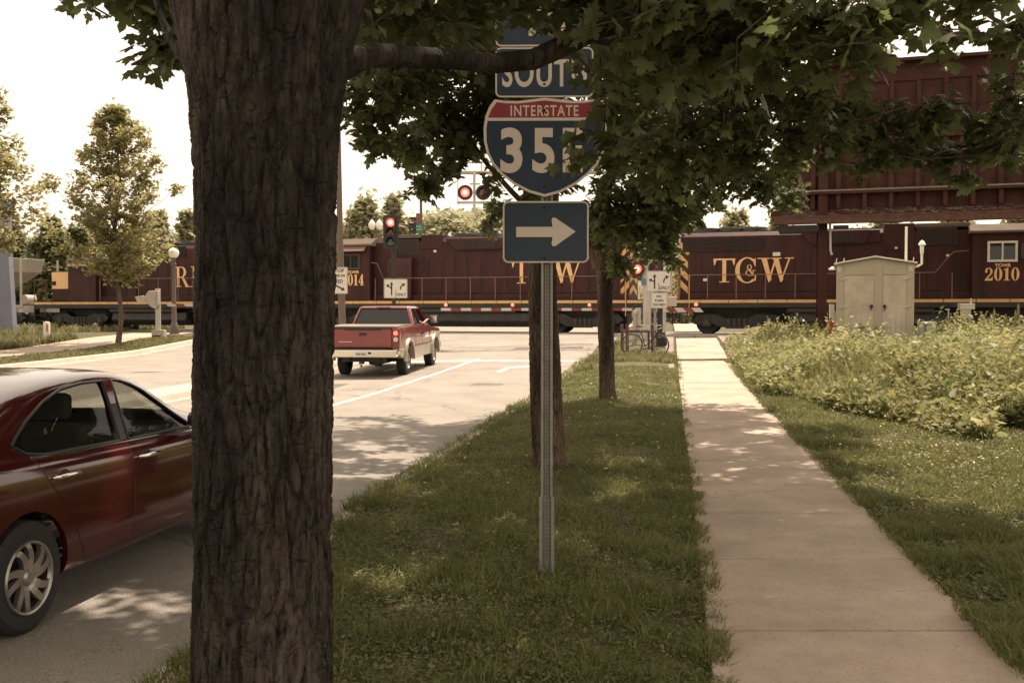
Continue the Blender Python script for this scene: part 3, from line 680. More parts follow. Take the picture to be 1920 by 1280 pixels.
loco('locomotive', a_(645) - 3.0, a_(1187) + .55, (a_(645), a_(702), ZR(690, 446, -1.45) + .05, (a_(650) , a_(684), ZR(670, 505, -1.45), ZR(670, 476, -1.45))),
     (a_(702), a_(1180)), (a_(645) - 2.1, a_(645), 3.0), ZR(900, 443),
     'maroon locomotive numbered 2014 beyond the red pickup', '2014', 'TC&W', (a_(960), a_(1094), ZR(1027, 531), ZR(1027, 489)), (a_(651), a_(692), ZR(670, 535, -1.45), ZR(670, 514, -1.45)),
     [('louvre', a_(742), a_(786), ZR(760, 477), ZR(760, 449)), ('pale', a_(735), a_(791), ZR(760, 447), ZR(760, 440)), ('raise', a_(791), a_(830), ZR(800, 467), ZR(800, 440)),
      ('bulge', a_(733), a_(778), 1.6, ZR(750, 482)), ('vent', a_(862), a_(930), ZR(900, 466), ZR(900, 453)), ('plate', a_(814), a_(819), ZR(815, 473), ZR(815, 469)),
      ('grille', a_(1080), a_(1120), ZR(1100, 474), ZR(1100, 452)), ('grille', a_(1125), a_(1160), ZR(1100, 474), ZR(1100, 452)),
      ('fan', a_(850), a_(870), ZR(900, 443), 0), ('fan', a_(1090), a_(1100), ZR(900, 443), 0), ('fan', a_(1130), a_(1140), ZR(900, 443), 0), ('fan', a_(900), a_(910), ZR(900, 443), 0)])
loco('locomotive', a_(78), a_(645) - 3.9, (a_(142), a_(192), ZR(160, 475, -1.45), (a_(155), a_(176), ZR(165, 502, -1.45), ZR(165, 494, -1.45))),
     (a_(192), a_(645) - 5), (a_(99), a_(142), ZR(110, 509)), ZR(300, 460),
     'maroon locomotive with yellow nose panel, numbered 2053, at the far left', '2053', 'RI', (a_(330), a_(330) + 1.55, ZR(345, 538), ZR(345, 500)), (a_(149), a_(186), ZR(165, 537), ZR(165, 523)),
     [('grille', a_(310), a_(350), ZR(330, 482), ZR(330, 463)), ('box', a_(243), a_(258), ZR(250, 556), ZR(250, 530)), ('fan', a_(330), a_(350), ZR(300, 460), 0), ('fan', a_(300), a_(310), ZR(300, 460), 0), ('fan', a_(265), a_(275), ZR(300, 460), 0)], 'dark_paint')

# hopper wagon behind the last locomotive
aH = a_(78) - .9
hw = empty('hopper_wagon', TO + TD * (aH - 13), TROT, 'pale grey hopper wagon at the left end of the train', 'rail wagon')
L = 13
MB().prism([(2.2, 1.9), (L - 4.2, 1.9), (L - 1.3, 3.3), (L - 1.0, 4.1), (.3, 4.1), (.3, 3.4)], -1.45, 1.45).build('hopper_body', 'hopper', hw, bevel=.03)
fm = MB().box(0, L, -.3, .3, .95, 1.25).box(L - .25, L, -1.45, 1.45, .95, 1.35).box(L - 3.4, L, -1.5, -1.35, 1.25, 1.38).box(L - 3.4, L, 1.35, 1.5, 1.25, 1.38)
fm.build('frame', 'hopper', hw)
for x in (L - .08, L - 1.0, L - 2.3, L - 4.3): MB().bar((x, -1.42, 1.3), (x, -1.42, 4.05), .09).build('side_post', 'hopper', hw)
MB().bar((L - .08, 1.42, 1.3), (L - .08, 1.42, 4.05), .09).build('side_post', 'hopper', hw)
for x in (2, 4, 6, 8): MB().box(x - .05, x + .05, -1.52, -1.45, 1.95, 4.1).build('side_post', 'hopper', hw)
ld = MB().bar((L - 2.6, -1.5, 1.3), (L - 2.6, -1.5, 4.1), .04).bar((L - 3.1, -1.5, 1.3), (L - 3.1, -1.5, 4.1), .04)
for k in range(8): ld.bar((L - 3.1, -1.5, 1.45 + k * .36), (L - 2.6, -1.5, 1.45 + k * .36), .03)
ld.build('ladder', 'white_paint', hw)
MB().box(L - 1.6, L - .9, -1.475, -1.45, 3.55, 3.95).build('data_panel', 'white_paint', hw)
MB().lathe([(0, -.35), (.28, -.35), (.28, .35), (0, .35)], c=(L - .9, 0, 1.7), ax='y', n=18).build('brake_cylinder', 'hopper', hw)
bogie(hw, L - 2.0); bogie(hw, 2.0)

# ================================================================== LEAVES, TREES
ML = np.array([(0, 0), (.10, .02), (.36, -.10), (.33, .12), (.62, .34), (.40, .40), (.36, .56), (.16, .52), (.20, .72), (0, 1.0)], float)
def leaf_template(kind):
    if kind == 'maple':
        Rt = ML; Lt = ML[1:-1][::-1] * [-1, 1]; out = np.vstack([Rt, Lt]); c = np.array([[0, .32]])
        P = np.vstack([out, c]); n = len(out); T = [(i, (i + 1) % n, n) for i in range(n)]
    elif kind == 'maple_lo':
        P = np.array([(0, 0), (.40, .05), (.55, .38), (.2, .5), (0, 1), (-.2, .5), (-.55, .38), (-.40, .05)]); T = [(0, 1, 3), (1, 2, 3), (0, 3, 4), (0, 4, 5), (0, 5, 7), (5, 6, 7)]
    elif kind == 'oval':
        P = np.array([(0, 0), (.26, .35), (.2, .7), (0, 1), (-.2, .7), (-.26, .35)]); T = [(0, 1, 2), (0, 2, 3), (0, 3, 4), (0, 4, 5)]
    else:
        P = np.array([(0, 0), (.38, .45), (0, 1), (-.38, .45)]); T = [(0, 1, 2), (0, 2, 3)]
    z = -.22 * np.abs(P[:, 0]) - .12 * P[:, 1] ** 2
    return np.column_stack([P, z]), np.array(T)
def unit(a): return a / np.maximum(np.linalg.norm(a, axis=1, keepdims=True), 1e-6)
def leafset(pos, dirs, ups, size, kind):
    """vertex and triangle arrays of leaves at pos, tips along dirs, faces towards ups"""
    T0, F0 = leaf_template(kind); n = len(pos); y = unit(dirs); x = unit(np.cross(y, ups)); z = np.cross(x, y)
    cz = rng.uniform(.3, 2.6, (n, 1, 1))
    V = pos[:, None] + size[:, None, None] * (T0[None, :, 0:1] * x[:, None] + T0[None, :, 1:2] * y[:, None] + T0[None, :, 2:3] * cz * z[:, None])
    Fc = F0[None] + (np.arange(n) * len(T0))[:, None, None]
    rnd = np.repeat(np.clip(rng.normal(.45, .25, n), 0, 1), len(T0))
    return V.reshape(-1, 3), Fc.reshape(-1, 3), rnd
class Crown:
    def __init__(s): s.V = []; s.F = []; s.R = []; s.n = 0; s.w = MB()
    def put(s, V, F_, R_): s.V.append(V); s.F.append(F_ + s.n); s.R.append(R_); s.n += len(V)
    def clump(s, c, r, twigs, per=7, size=.1, kind='maple', shell=.55, droop=.35, twl=.3, wood=True):
        c = np.array(c, float); r = np.array(r if hasattr(r, '__len__') else (r, r, r), float)
        d = unit(rng.normal(size=(twigs, 3))); rad = shell + (1 - shell) * rng.random((twigs, 1)) ** .7
        rad = np.where(rng.random((twigs, 1)) < .25, rad * rng.random((twigs, 1)), rad)
        tip = c + d * r * rad
        tdir = unit(d * [1, 1, .4] + rng.normal(size=(twigs, 3)) * .5 + [0, 0, -droop]); tl = twl * rng.uniform(.6, 1.3, (twigs, 1))
        k = np.tile(np.arange(per), twigs); ti = np.repeat(np.arange(twigs), per)
        f = (k / max(per - 1, 1))[:, None]; P = tip[ti] - tdir[ti] * tl[ti] * (1 - f) + rng.normal(size=(len(ti), 3)) * .015
        side = np.where(k % 2 == 0, 1., -1.)[:, None]; lat = unit(np.cross(tdir, [0, 0, 1.]))[ti]
        ld = tdir[ti] * .6 + lat * side * .9 + rng.normal(size=P.shape) * .35 + [0, 0, -.35]
        up = rng.normal(size=P.shape) * .45 + [0, 0, 1]
        sz = size * rng.uniform(.6, 1.25, len(P)); pet = unit(ld) * sz[:, None] * .5
        s.put(*leafset(P + pet * .7, ld, up, sz, kind))
        if wood:
            for i in range(0, twigs, max(1, twigs // 40)):
                a = Vector(c + (tip[i] - c) * .15); b = Vector(tip[i] - tdir[i] * tl[i]); e = Vector(tip[i]); m_ = (a + b) / 2 + Vector((0, 0, .08 * (b - a).length))
                s.w.tube([a, m_, b, e], [.008 + .006 * (b - a).length, .007, .005, .002], 4, cap=False)
        return s
    def build(s, parent, leaf, wood='limb_bark', name='crown'):
        o = npmesh(name, np.vstack(s.V), np.vstack(s.F), leaf, np.concatenate(s.R), parent=parent)
        if s.w.v: s.w.build('twigs', wood, o, smooth=True)
        return o
def limb(m_, p0, p1, r0, r1, n=8, bend=.12, seg=7, up=.0):
    p0, p1 = Vector(p0), Vector(p1); L = (p1 - p0).length; pts = []; rs = []
    o1, o2 = random.uniform(0, 9), random.uniform(0, 9)
    for i in range(seg + 1):
        t = i / seg; p = p0.lerp(p1, t); q = math.sin(math.pi * t)
        p += Vector((math.sin(t * 5 + o1) * bend * L * .3 * q, math.cos(t * 4 + o2) * bend * L * .3 * q, up * L * q)); pts.append(p); rs.append(lerp(r0, r1, t ** .8))
    m_.tube(pts, rs, n); return pts
# ---- bark trunk with real furrows
def bark_trunk(name, path, radii, m_, nth=96, dz=.012, depth=.012, lobes=(), freq=1.0, seed=0, parent=None):
    """path: list of (x,y,z); radii at those; ridged bark displaced along the normal"""
    zs = np.array([p[2] for p in path]); z0, z1 = zs[0], zs[-1]; nz_ = int((z1 - z0) / dz)
    V = np.zeros((nz_ + 1, nth, 3)); 
    for i in range(nz_ + 1):
        z = z0 + (z1 - z0) * i / nz_; cx = np.interp(z, zs, [p[0] for p in path]); cy = np.interp(z, zs, [p[1] for p in path]); r = np.interp(z, zs, radii)
        for k in range(nth):
            t = 2 * math.pi * k / nth; c, s_ = math.cos(t), math.sin(t)
            px_, py_ = c * r, s_ * r
            wv = noise.noise((px_ * 5, py_ * 5, z * 2.2 + seed)) * .045
            wv2 = noise.noise((px_ * 14, py_ * 14, z * 6 + seed + 3)) * .012
            q = Vector(((px_ + wv * -s_ + wv2) * 17 * freq, (py_ + wv * c) * 17 * freq, z * 3.3 * freq + seed))
            dd = noise.voronoi(q)[0]; e = dd[1] - dd[0]
            dsp = -depth * max(0, 1 - e / .15) ** .7
            e_ = noise.voronoi(Vector((px_ * 40 * freq + wv * 30, py_ * 40 * freq, z * 9 * freq)))[0]; dsp -= depth * .22 * max(0, 1 - (e_[1] - e_[0]) / .2)
            q2 = Vector((px_ * 60 * freq, py_ * 60 * freq, z * 14)); dsp += depth * .28 * noise.noise(q2) + depth * .9 * noise.noise((px_ * 4, py_ * 4, z * 1.3 + seed)) + depth * .16 * noise.noise(Vector((px_, py_, z * .6)) * 170)
            # rare horizontal cracks
            e2 = abs(noise.noise((px_ * 9, py_ * 9, z * 22 + seed))); dsp -= depth * .5 * max(0, 1 - e2 / .035)
            for (lt, lz, lr, la) in lobes:
                dt = (t - lt + math.pi) % (2 * math.pi) - math.pi; dsp += la * math.exp(-(dt * r / lr) ** 2 - ((z - lz) / lr) ** 2)
            V[i, k] = (cx + c * (r + dsp), cy + s_ * (r + dsp), z)
    idx = np.arange((nz_ + 1) * nth).reshape(nz_ + 1, nth); nx = np.roll(idx, -1, 1)
    T = np.stack([idx[:-1], nx[:-1], nx[1:], idx[1:]], -1).reshape(-1, 4)
    return npmesh(name, V.reshape(-1, 3), T, m_, parent=parent, smooth=True)
def barkmat(name, c1, c2, sc_=1.0):
    m = bpy.data.materials.new(name); m.use_nodes = True; n = m.node_tree; b = n.nodes['Principled BSDF']; b.inputs['Roughness'].default_value = .95; b.inputs['Specular IOR Level'].default_value = .2
    t = n.nodes.new('ShaderNodeTexCoord'); mp_ = n.nodes.new('ShaderNodeMapping'); mp_.inputs['Scale'].default_value = (1, 1, .22); n.links.new(t.outputs['Object'], mp_.inputs[0])
    z = n.nodes.new('ShaderNodeTexNoise'); z.inputs['Scale'].default_value = 42 * sc_; z.inputs['Detail'].default_value = 8; z.inputs['Roughness'].default_value = .7; n.links.new(mp_.outputs[0], z.inputs['Vector'])
    r = n.nodes.new('ShaderNodeValToRGB'); r.color_ramp.elements[0].position = .34; r.color_ramp.elements[1].position = .68; r.color_ramp.elements[0].color = (*c1, 1); r.color_ramp.elements[1].color = (*c2, 1)
    n.links.new(z.outputs['Fac'], r.inputs[0])
    z3 = n.nodes.new('ShaderNodeTexNoise'); z3.inputs['Scale'].default_value = 3.2; z3.inputs['Detail'].default_value = 5; n.links.new(mp_.outputs[0], z3.inputs['Vector'])
    r3 = n.nodes.new('ShaderNodeMapRange'); r3.inputs[1].default_value = .38; r3.inputs[2].default_value = .62; r3.inputs[3].default_value = .35; r3.inputs[4].default_value = 1.25; n.links.new(z3.outputs['Fac'], r3.inputs[0])
    mu = n.nodes.new('ShaderNodeMix'); mu.data_type = 'RGBA'; mu.blend_type = 'MULTIPLY'; mu.inputs[0].default_value = 1; n.links.new(r.outputs[0], mu.inputs[6]); n.links.new(r3.outputs[0], mu.inputs[7]); n.links.new(mu.outputs[2], b.inputs['Base Color'])
    vr = n.nodes.new('ShaderNodeTexVoronoi'); vr.feature = 'DISTANCE_TO_EDGE'; vr.inputs['Scale'].default_value = 19 * sc_
    wq = n.nodes.new('ShaderNodeTexNoise'); wq.inputs['Scale'].default_value = 9; wq.inputs['Detail'].default_value = 5; n.links.new(mp_.outputs[0], wq.inputs['Vector'])
    aq = n.nodes.new('ShaderNodeMix'); aq.data_type = 'RGBA'; aq.blend_type = 'ADD'; aq.inputs[0].default_value = .09; n.links.new(mp_.outputs[0], aq.inputs[6]); n.links.new(wq.outputs['Color'], aq.inputs[7]); n.links.new(aq.outputs[2], vr.inputs['Vector'])
    rq = n.nodes.new('ShaderNodeMapRange'); rq.inputs[1].default_value = 0; rq.inputs[2].default_value = .07; n.links.new(vr.outputs['Distance'], rq.inputs[0])
    b0 = n.nodes.new('ShaderNodeBump'); b0.inputs['Strength'].default_value = .65; b0.inputs['Distance'].default_value = .010; n.links.new(rq.outputs[0], b0.inputs['Height'])
    z2 = n.nodes.new('ShaderNodeTexNoise'); z2.inputs['Scale'].default_value = 90 * sc_; z2.inputs['Detail'].default_value = 6; n.links.new(mp_.outputs[0], z2.inputs['Vector'])
    bp = n.nodes.new('ShaderNodeBump'); bp.inputs['Strength'].default_value = .9; bp.inputs['Distance'].default_value = .006; n.links.new(z2.outputs['Fac'], bp.inputs['Height']); n.links.new(b0.outputs[0], bp.inputs['Normal']); n.links.new(bp.outputs[0], b.inputs['Normal'])
    MATS[name] = m
barkmat('bark', (.009, .0074, .006), (.082, .068, .055))
barkmat('bark_small', (.05, .036, .025), (.16, .12, .085), 1.0)

# --- the big maple in the foreground
T1 = empty('maple_tree', fl(-.86, 3.45, hland), 0, 'large dark furrowed maple trunk closest to the camera, its limb crossing the blue road signs', 'tree', 'street maples along the grass verge')
t1 = T1.location
def loc_(p): return Vector(p) - t1
rr = 1 / F
# radius from photo edges at heights: y -> (xl, xr)
prof = [(1500, 358, 632), (1280, 364, 626), (1000, 366, 626), (700, 366, 628), (450, 366, 629), (300, 364, 632), (200, 358, 641), (120, 350, 652), (40, 343, 664), (-60, 330, 680), (-220, 300, 720)]
Y1 = 3.45; path = []; rad = []
for y, xl, xr in prof:
    p = at((xl + xr) / 2, y, Y1); r = (xr - xl) / 2 / F * Y1 * .985; path.append((p.x - t1.x, p.y - t1.y, p.z - t1.z)); rad.append(r)
path[0] = (path[0][0], path[0][1], min(path[0][2], -.05))
lob = [(R(182), at(350, 105, Y1).z - t1.z, .06, .035), (R(-5), at(650, 120, Y1).z - t1.z, .09, .02), (R(-70), at(510, 230, Y1).z - t1.z, .03, .012), (R(-75), at(470, 700, Y1).z - t1.z, .10, .006), (R(-100), at(430, 330, Y1).z - t1.z, .12, .008)]
bark_trunk('trunk', path, rad, 'bark', nth=300, dz=.0045, depth=.017, lobes=lob, freq=1.05, seed=2, parent=T1)
lm_ = MB()
def W(px, py, Y): return at(px, py, Y) - t1
top = Vector(path[-1])
# two big leaders and the limb that crosses in front of the signs
lm_.tube([W(425, 330, 3.44), W(408, 160, 3.40), W(372, 0, 3.41), W(310, -250, 3.5), W(240, -900, 3.6)], [.04, .095, .10, .09, .06], 14)
lm_.tube([W(560, 340, 3.50), W(572, 180, 3.47), W(598, 50, 3.46), W(640, -100, 3.47), W(760, -500, 3.5), W(900, -1100, 3.6)], [.05, .12, .135, .13, .11, .07], 16)
L3 = limb(lm_, W(500, -150, 3.5), W(450, -1300, 2.4), .14, .08, 12, .1)
bl = [W(625, 128, 3.5), W(690, 103, 3.62), W(760, 106, 3.8), W(850, 112, 4.0), W(930, 119, 4.2), W(1000, 112, 4.35), W(1060, 85, 4.45), W(1110, 62, 4.5), W(1180, 40, 4.6), W(1290, -10, 4.8), W(1500, -120, 5.2), W(1900, -260, 5.8)]
lm_.tube(bl, [.06, .046, .042, .041, .042, .045, .047, .04, .036, .034, .03, .016], 12)
lm_.tube([W(1110, 62, 4.5), W(1160, 20, 4.4), W(1230, -40, 4.3), W(1300, -160, 4.2)], [.03, .024, .022, .012], 8)
lm_.tube([W(1095, 70, 4.5), W(1140, 82, 4.7), W(1180, 60, 5), W(1260, 30, 5.4), W(1400, 10, 6)], [.018, .012, .01, .008, .004], 6)
lm_.tube([W(352, 105, 3.47), W(330, 90, 3.5), W(305, 40, 3.55), W(280, -40, 3.6)], [.025, .016, .012, .01], 8)
for tgt, r_ in ((W(1550, 60, 4.6), .012), (W(1750, 20, 4.4), .014), (W(1350, 80, 4.8), .010)):
    lm_.tube([W(1290, -10, 4.8), (W(1290, -10, 4.8) + tgt) / 2 + Vector((0, 0, .12)), tgt], [r_, r_ * .8, .003], 6)
limbs_o = lm_.build('limbs', 'bark', T1, smooth=True)
C1 = Crown()
def cl(C, off, px, py, Y, r, tw, **k):
    c = at(px, py, Y) - off; C.clump(c, r, tw, **k)
# what hangs into view (near, large leaves)
for (px, py, Y, r, tw) in [(250, -20, 4.4, (.42, .4, .12), 26), (310, 40, 4.4, (.16, .3, .22), 16), (300, 100, 4.5, (.10, .15, .13), 7), (345, 0, 4.6, .2, 14),
    (770, 10, 4.4, (.45, .4, .2), 30), (690, 20, 4.8, (.3, .4, .22), 24), (860, 0, 5, (.5, .5, .2), 40), (830, 40, 4.8, (.4, .4, .12), 18), (1010, 0, 4.4, (.12, .2, .10), 6), (940, -60, 4.3, (.3, .3, .10), 14),
    (1100, 10, 4.4, (.35, .4, .15), 24), (1230, 40, 4.2, (.35, .4, .2), 30), (1250, 130, 4.6, (.24, .3, .2), 20), (1330, 60, 4.2, (.35, .35, .22), 32), (1450, 40, 4.0, (.35, .35, .2), 28), (1420, 120, 4.2, (.25, .3, .12), 14), (1560, 45, 3.9, (.28, .3, .15), 22), (1600, 110, 3.8, (.16, .2, .09), 8),
    (1660, 40, 4.0, (.15, .3, .10), 8), (1650, 0, 4.1, (.35, .3, .10), 14), (1850, -10, 3.8, (.28, .3, .09), 12), (1790, 75, 3.6, (.08, .12, .08), 4), (1905, 70, 3.6, (.08, .2, .10), 5), (1740, -40, 4, (.5, .4, .08), 16),
    (1290, -20, 4.6, (.8, .6, .15), 50), (1128, 262, 5.3, (.10, .2, .10), 4), (1075, 300, 5.3, (.12, .1, .04), 2), (1125, 150, 4.9, (.09, .2, .10), 5), (1155, 200, 5.2, (.08, .2, .16), 6)]:
    cl(C1, t1, px, py, Y, r, tw, per=7, size=.085, kind='maple', twl=.22, droop=.5)
# unseen rest of the crown, with clumps added where they shade the ground
SHADE_SPOTS = []
def spots(v0, v1, y0, y1, drop, sp_=.85, zr=(5.2, 8.5)):
    k_ = 1 / math.tan(SUN_EL); y = y0
    while y < y1:
        v = v0 + random.random() * .4
        while v < v1:
            if random.random() > drop:
                z = random.uniform(*zr); yy = y + random.uniform(-.4, .4); xx = v + S * yy + random.uniform(-.4, .4)
                X_, Y_ = xx + z * k_ * math.sin(SUN_AZ), yy + z * k_ * math.cos(SUN_AZ)
                z = max(z, 1.75 + Y_ * .308 + .1) if Y_ < 12 else z
                if (z - 1.75) / Y_ * F > 360: SHADE_SPOTS.append((X_, Y_, z))
            v += sp_
        y += sp_
spots(-5.4, 1.9, 3.2, 13.5, .03); spots(-.1, 2.0, 3.3, 9.5, 0, .6, (5.0, 7.2)); spots(-6.6, -2.4, 2.8, 8.2, .04, .8); spots(-3.4, 1.9, 13.5, 17.6, .14, .85, (6.3, 8.8)); spots(1.9, 6.6, 3.6, 8.6, .26, 1.0)
for i in range(30):
    a = random.uniform(0, 6.283); q = 4.6 * math.sqrt(random.random()); z = random.uniform(3.9, 8.2)
    if q > 3.3 and z > 7: z -= 2
    y = 3.6 + q * math.sin(a); 
    if y > 1 : z = max(z, 1.75 + y * .42 + .5)
    C1.clump((-.6 + q * math.cos(a) * 1.1 - t1.x, y - t1.y, z - t1.z), (1.0, 1.0, .55), 46, per=6, size=.14, kind='maple_lo', wood=False, twl=.35)
for (x_, y_, z_) in SHADE_SPOTS:
    if y_ < 8.2: C1.clump((x_ - t1.x, y_ - t1.y, z_ - t1.z), (.8, .8, .4), 74, per=6, size=.14, kind='maple_lo', wood=False, twl=.3)
C1.build(T1, 'maple_leaf')

# --- the second and third maples of the row
def verge_tree(px, by, d, label, seed, lean=0, flare=1.4):
    b = G(px, by, hland); T = empty('maple_tree', b, 0, label, 'tree', 'street maples along the grass verge'); return T, b
T2, b2 = verge_tree(1030, 874, .35, 'maple whose trunk stands right behind the steel sign post', 3)
Yb = b2.y; s_ = Yb / F
p2 = []; r2 = []
for y, xl, xr in ((890, 992, 1080), (874, 998, 1068), (850, 1000, 1061), (780, 996, 1056), (650, 992, 1050), (520, 989, 1045), (400, 985, 1045), (300, 975, 1050), (240, 965, 1060)):
    p = at((xl + xr) / 2, y, Yb) - b2; p2.append((p.x, p.y, p.z)); r2.append((xr - xl) / 2 * s_)
bark_trunk('trunk', p2, r2, 'bark_small', nth=120, dz=.012, depth=.017, freq=1.0, seed=9, parent=T2)
W2 = lambda px, py, Y: at(px, py, Y) - b2
lm_ = MB()
for tgt, r0 in ((W2(900, 260, 10.4), .035), (W2(820, 200, 10), .04), (W2(700, 150, 9.8), .05), (W2(1300, 200, 9.2), .06), (W2(1150, -150, 11), .09), (W2(900, -260, 10.5), .09), (W2(1500, 180, 8.6), .05), (W2(1000, -200, 12), .08)):
    q = limb(lm_, W2(1015 + random.uniform(-20, 20), 290, Yb), tgt, r0, .012, 8, .25, 9, -.04)
lm_.tube([W2(1000, 400, Yb - .1), W2(960, 360, Yb - .2), W2(915, 310, Yb - .3), W2(880, 260, Yb - .4), W2(850, 200, Yb - .5)], [.035, .03, .026, .02, .01], 8)
lm_.tube([W2(1300, 200, 9.2), W2(1420, 240, 9.1), W2(1540, 250, 9), W2(1700, 200, 8.8), W2(1880, 190, 8.6)], [.025, .02, .016, .012, .005], 6)
lm_.tube([W2(1540, 250, 9), W2(1620, 275, 9), W2(1720, 300, 8.9), W2(1850, 290, 8.8)], [.012, .01, .007, .004], 6)
lm_.tube([W2(1420, 240, 9.1), W2(1500, 290, 9), W2(1560, 330, 8.9)], [.012, .008, .004], 6)
lm_.build('limbs', 'bark_small', T2, smooth=True)
C2 = Crown()
V2 = [(690, 230, .3, 20), (720, 170, .45, 40), (700, 270, (.22, .3, .12), 10), (760, 290, (.28, .3, .16), 18), (800, 345, (.2, .25, .14), 13), (825, 320, (.18, .3, .12), 10), (860, 260, .30, 30), (900, 230, .4, 44), (810, 230, .45, 50), (780, 130, .5, 60), (880, 130, .5, 60), (690, 90, .4, 40),
      (925, 340, (.08, .2, .12), 6), (1000, 200, .5, 50), (1020, 340, .3, 24), (1150, 290, .28, 24), (1200, 240, .38, 40), (1180, 150, .4, 44), (1280, 180, .4, 44), (1290, 260, .38, 42), (1250, 320, .35, 36), (1360, 230, .36, 40), (1350, 130, .4, 44), (1330, 330, .3, 30), (1400, 300, .26, 20),
      (1440, 200, .36, 40), (1480, 260, .28, 26), (1530, 190, .3, 24), (1550, 270, .22, 18), (1600, 220, .32, 34), (1640, 280, (.3, .3, .15), 22), (1620, 320, (.14, .2, .08), 7), (1690, 235, .3, 30), (1700, 290, (.22, .3, .1), 14), (1760, 220, .28, 26), (1770, 300, (.26, .3, .12), 20), (1800, 335, (.14, .2, .07), 7), (1830, 240, .26, 24), (1860, 290, (.22, .3, .1), 16), (1890, 190, .24, 20), (1900, 290, (.1, .2, .06), 6), (1930, 230, .25, 16),
      (1450, 110, .34, 26), (1060, 100, .5, 40), (960, 60, .6, 50)]
for (px, py, r, tw) in V2:
    cl(C2, b2, px, py, random.uniform(8.8, 10.4) if px < 1350 else random.uniform(8.4, 9.3), r, int(tw * (.98 if px < 1000 else .80)), per=7, size=.105, kind='maple', twl=.25, droop=.45)
for (x_, y_, z_) in SHADE_SPOTS:
    if 8.2 <= y_ < 15.5: C2.clump((x_ - b2.x, y_ - b2.y, z_ - b2.z), (.72, .72, .4), 62, per=6, size=.14, kind='maple_lo', wood=False, twl=.3)
C2.build(T2, 'maple_leaf')

T3, b3 = verge_tree(1139, 748, .34, 'third maple down the verge, in front of the bicycle', 3)
Y3 = b3.y; s_ = Y3 / F; p3 = []; r3 = []
for y, xl, xr in ((760, 1118, 1164), (747, 1122, 1157), (720, 1124, 1154), (640, 1122, 1152), (560, 1119, 1149), (520, 1118, 1150), (490, 1114, 1152), (470, 1110, 1150)):
    p = at((xl + xr) / 2, y, Y3) - b3; p3.append((p.x, p.y, p.z)); r3.append((xr - xl) / 2 * s_)
bark_trunk('trunk', p3, r3, 'bark_small', nth=90, dz=.02, depth=.018, freq=.9, seed=14, parent=T3)
W3 = lambda px, py, Y: at(px, py, Y) - b3
lm_ = MB()
lm_.tube([W3(1125, 500, Y3), W3(1110, 460, Y3), W3(1108, 420, Y3), W3(1128, 370, Y3 - .1), W3(1150, 320, Y3 - .2), W3(1165, 260, Y3 - .3), W3(1190, 190, Y3 - .4)], [.14, .11, .11, .12, .11, .09, .05], 10)
lm_.tube([W3(1140, 500, Y3), W3(1150, 450, Y3), W3(1170, 400, Y3 + .2), W3(1200, 330, Y3 + .3), W3(1220, 200, Y3)], [.12, .09, .07, .06, .03], 8)
lm_.tube([W3(1147, 530, Y3 - .15), W3(1158, 505, Y3 - .3), W3(1165, 460, Y3 - .4), W3(1185, 430, Y3 - .5)], [.03, .028, .022, .01], 6)
lm_.build('limbs', 'bark_small', T3, smooth=True)
C3 = Crown()
for (px, py, r, tw) in [(1130, 455, .42, 34), (1165, 400, .55, 60), (1200, 430, .45, 44), (1160, 492, .26, 18), (1200, 462, .28, 16), (1215, 380, .6, 64), (1240, 455, .32, 22), (1250, 380, .6, 56), (1285, 350, .55, 50), (1290, 400, (.4, .5, .3), 26), (1230, 300, .8, 70), (1170, 280, .7, 60), (1320, 300, .7, 50), (1130, 370, .4, 30), (1380, 330, .6, 40), (1440, 350, (.6, .5, .35), 36), (1480, 375, (.4, .5, .25), 24), (1400, 290, .7, 44), (1340, 390, (.3, .4, .2), 12), (1470, 300, .5, 30), (1240, 200, .9, 60), (1340, 200, .9, 50), (1100, 220, .8, 50), (1258, 490, (.13, .2, .13), 4), (1120, 420, .4, 26), (932, 395, (.16, .3, .3), 14), (918, 425, (.22, .3, .1), 7)]:
    cl(C3, b3, px, py, Y3 + random.uniform(-1.6, .6), r, tw, per=7, size=.13, kind='maple', twl=.32, droop=.4)
for (x_, y_, z_) in SHADE_SPOTS:
    if y_ >= 15.5: C3.clump((x_ - b3.x, y_ - b3.y, z_ - b3.z), (.75, .75, .45), 52, per=6, size=.16, kind='maple_lo', wood=False, twl=.3)
for i in range(26):
    a = random.uniform(0, 6.283); q = 3.3 * math.sqrt(random.random()); z = random.uniform(5.2, 10.5)
    C3.clump((2.1 + q * math.cos(a) - b3.x, Y3 + q * math.sin(a) - b3.y, z - b3.z), (.9, .9, .6), 36, per=6, size=.17, kind='maple_lo', wood=False, twl=.35)
C3.build(T3, 'maple_leaf')

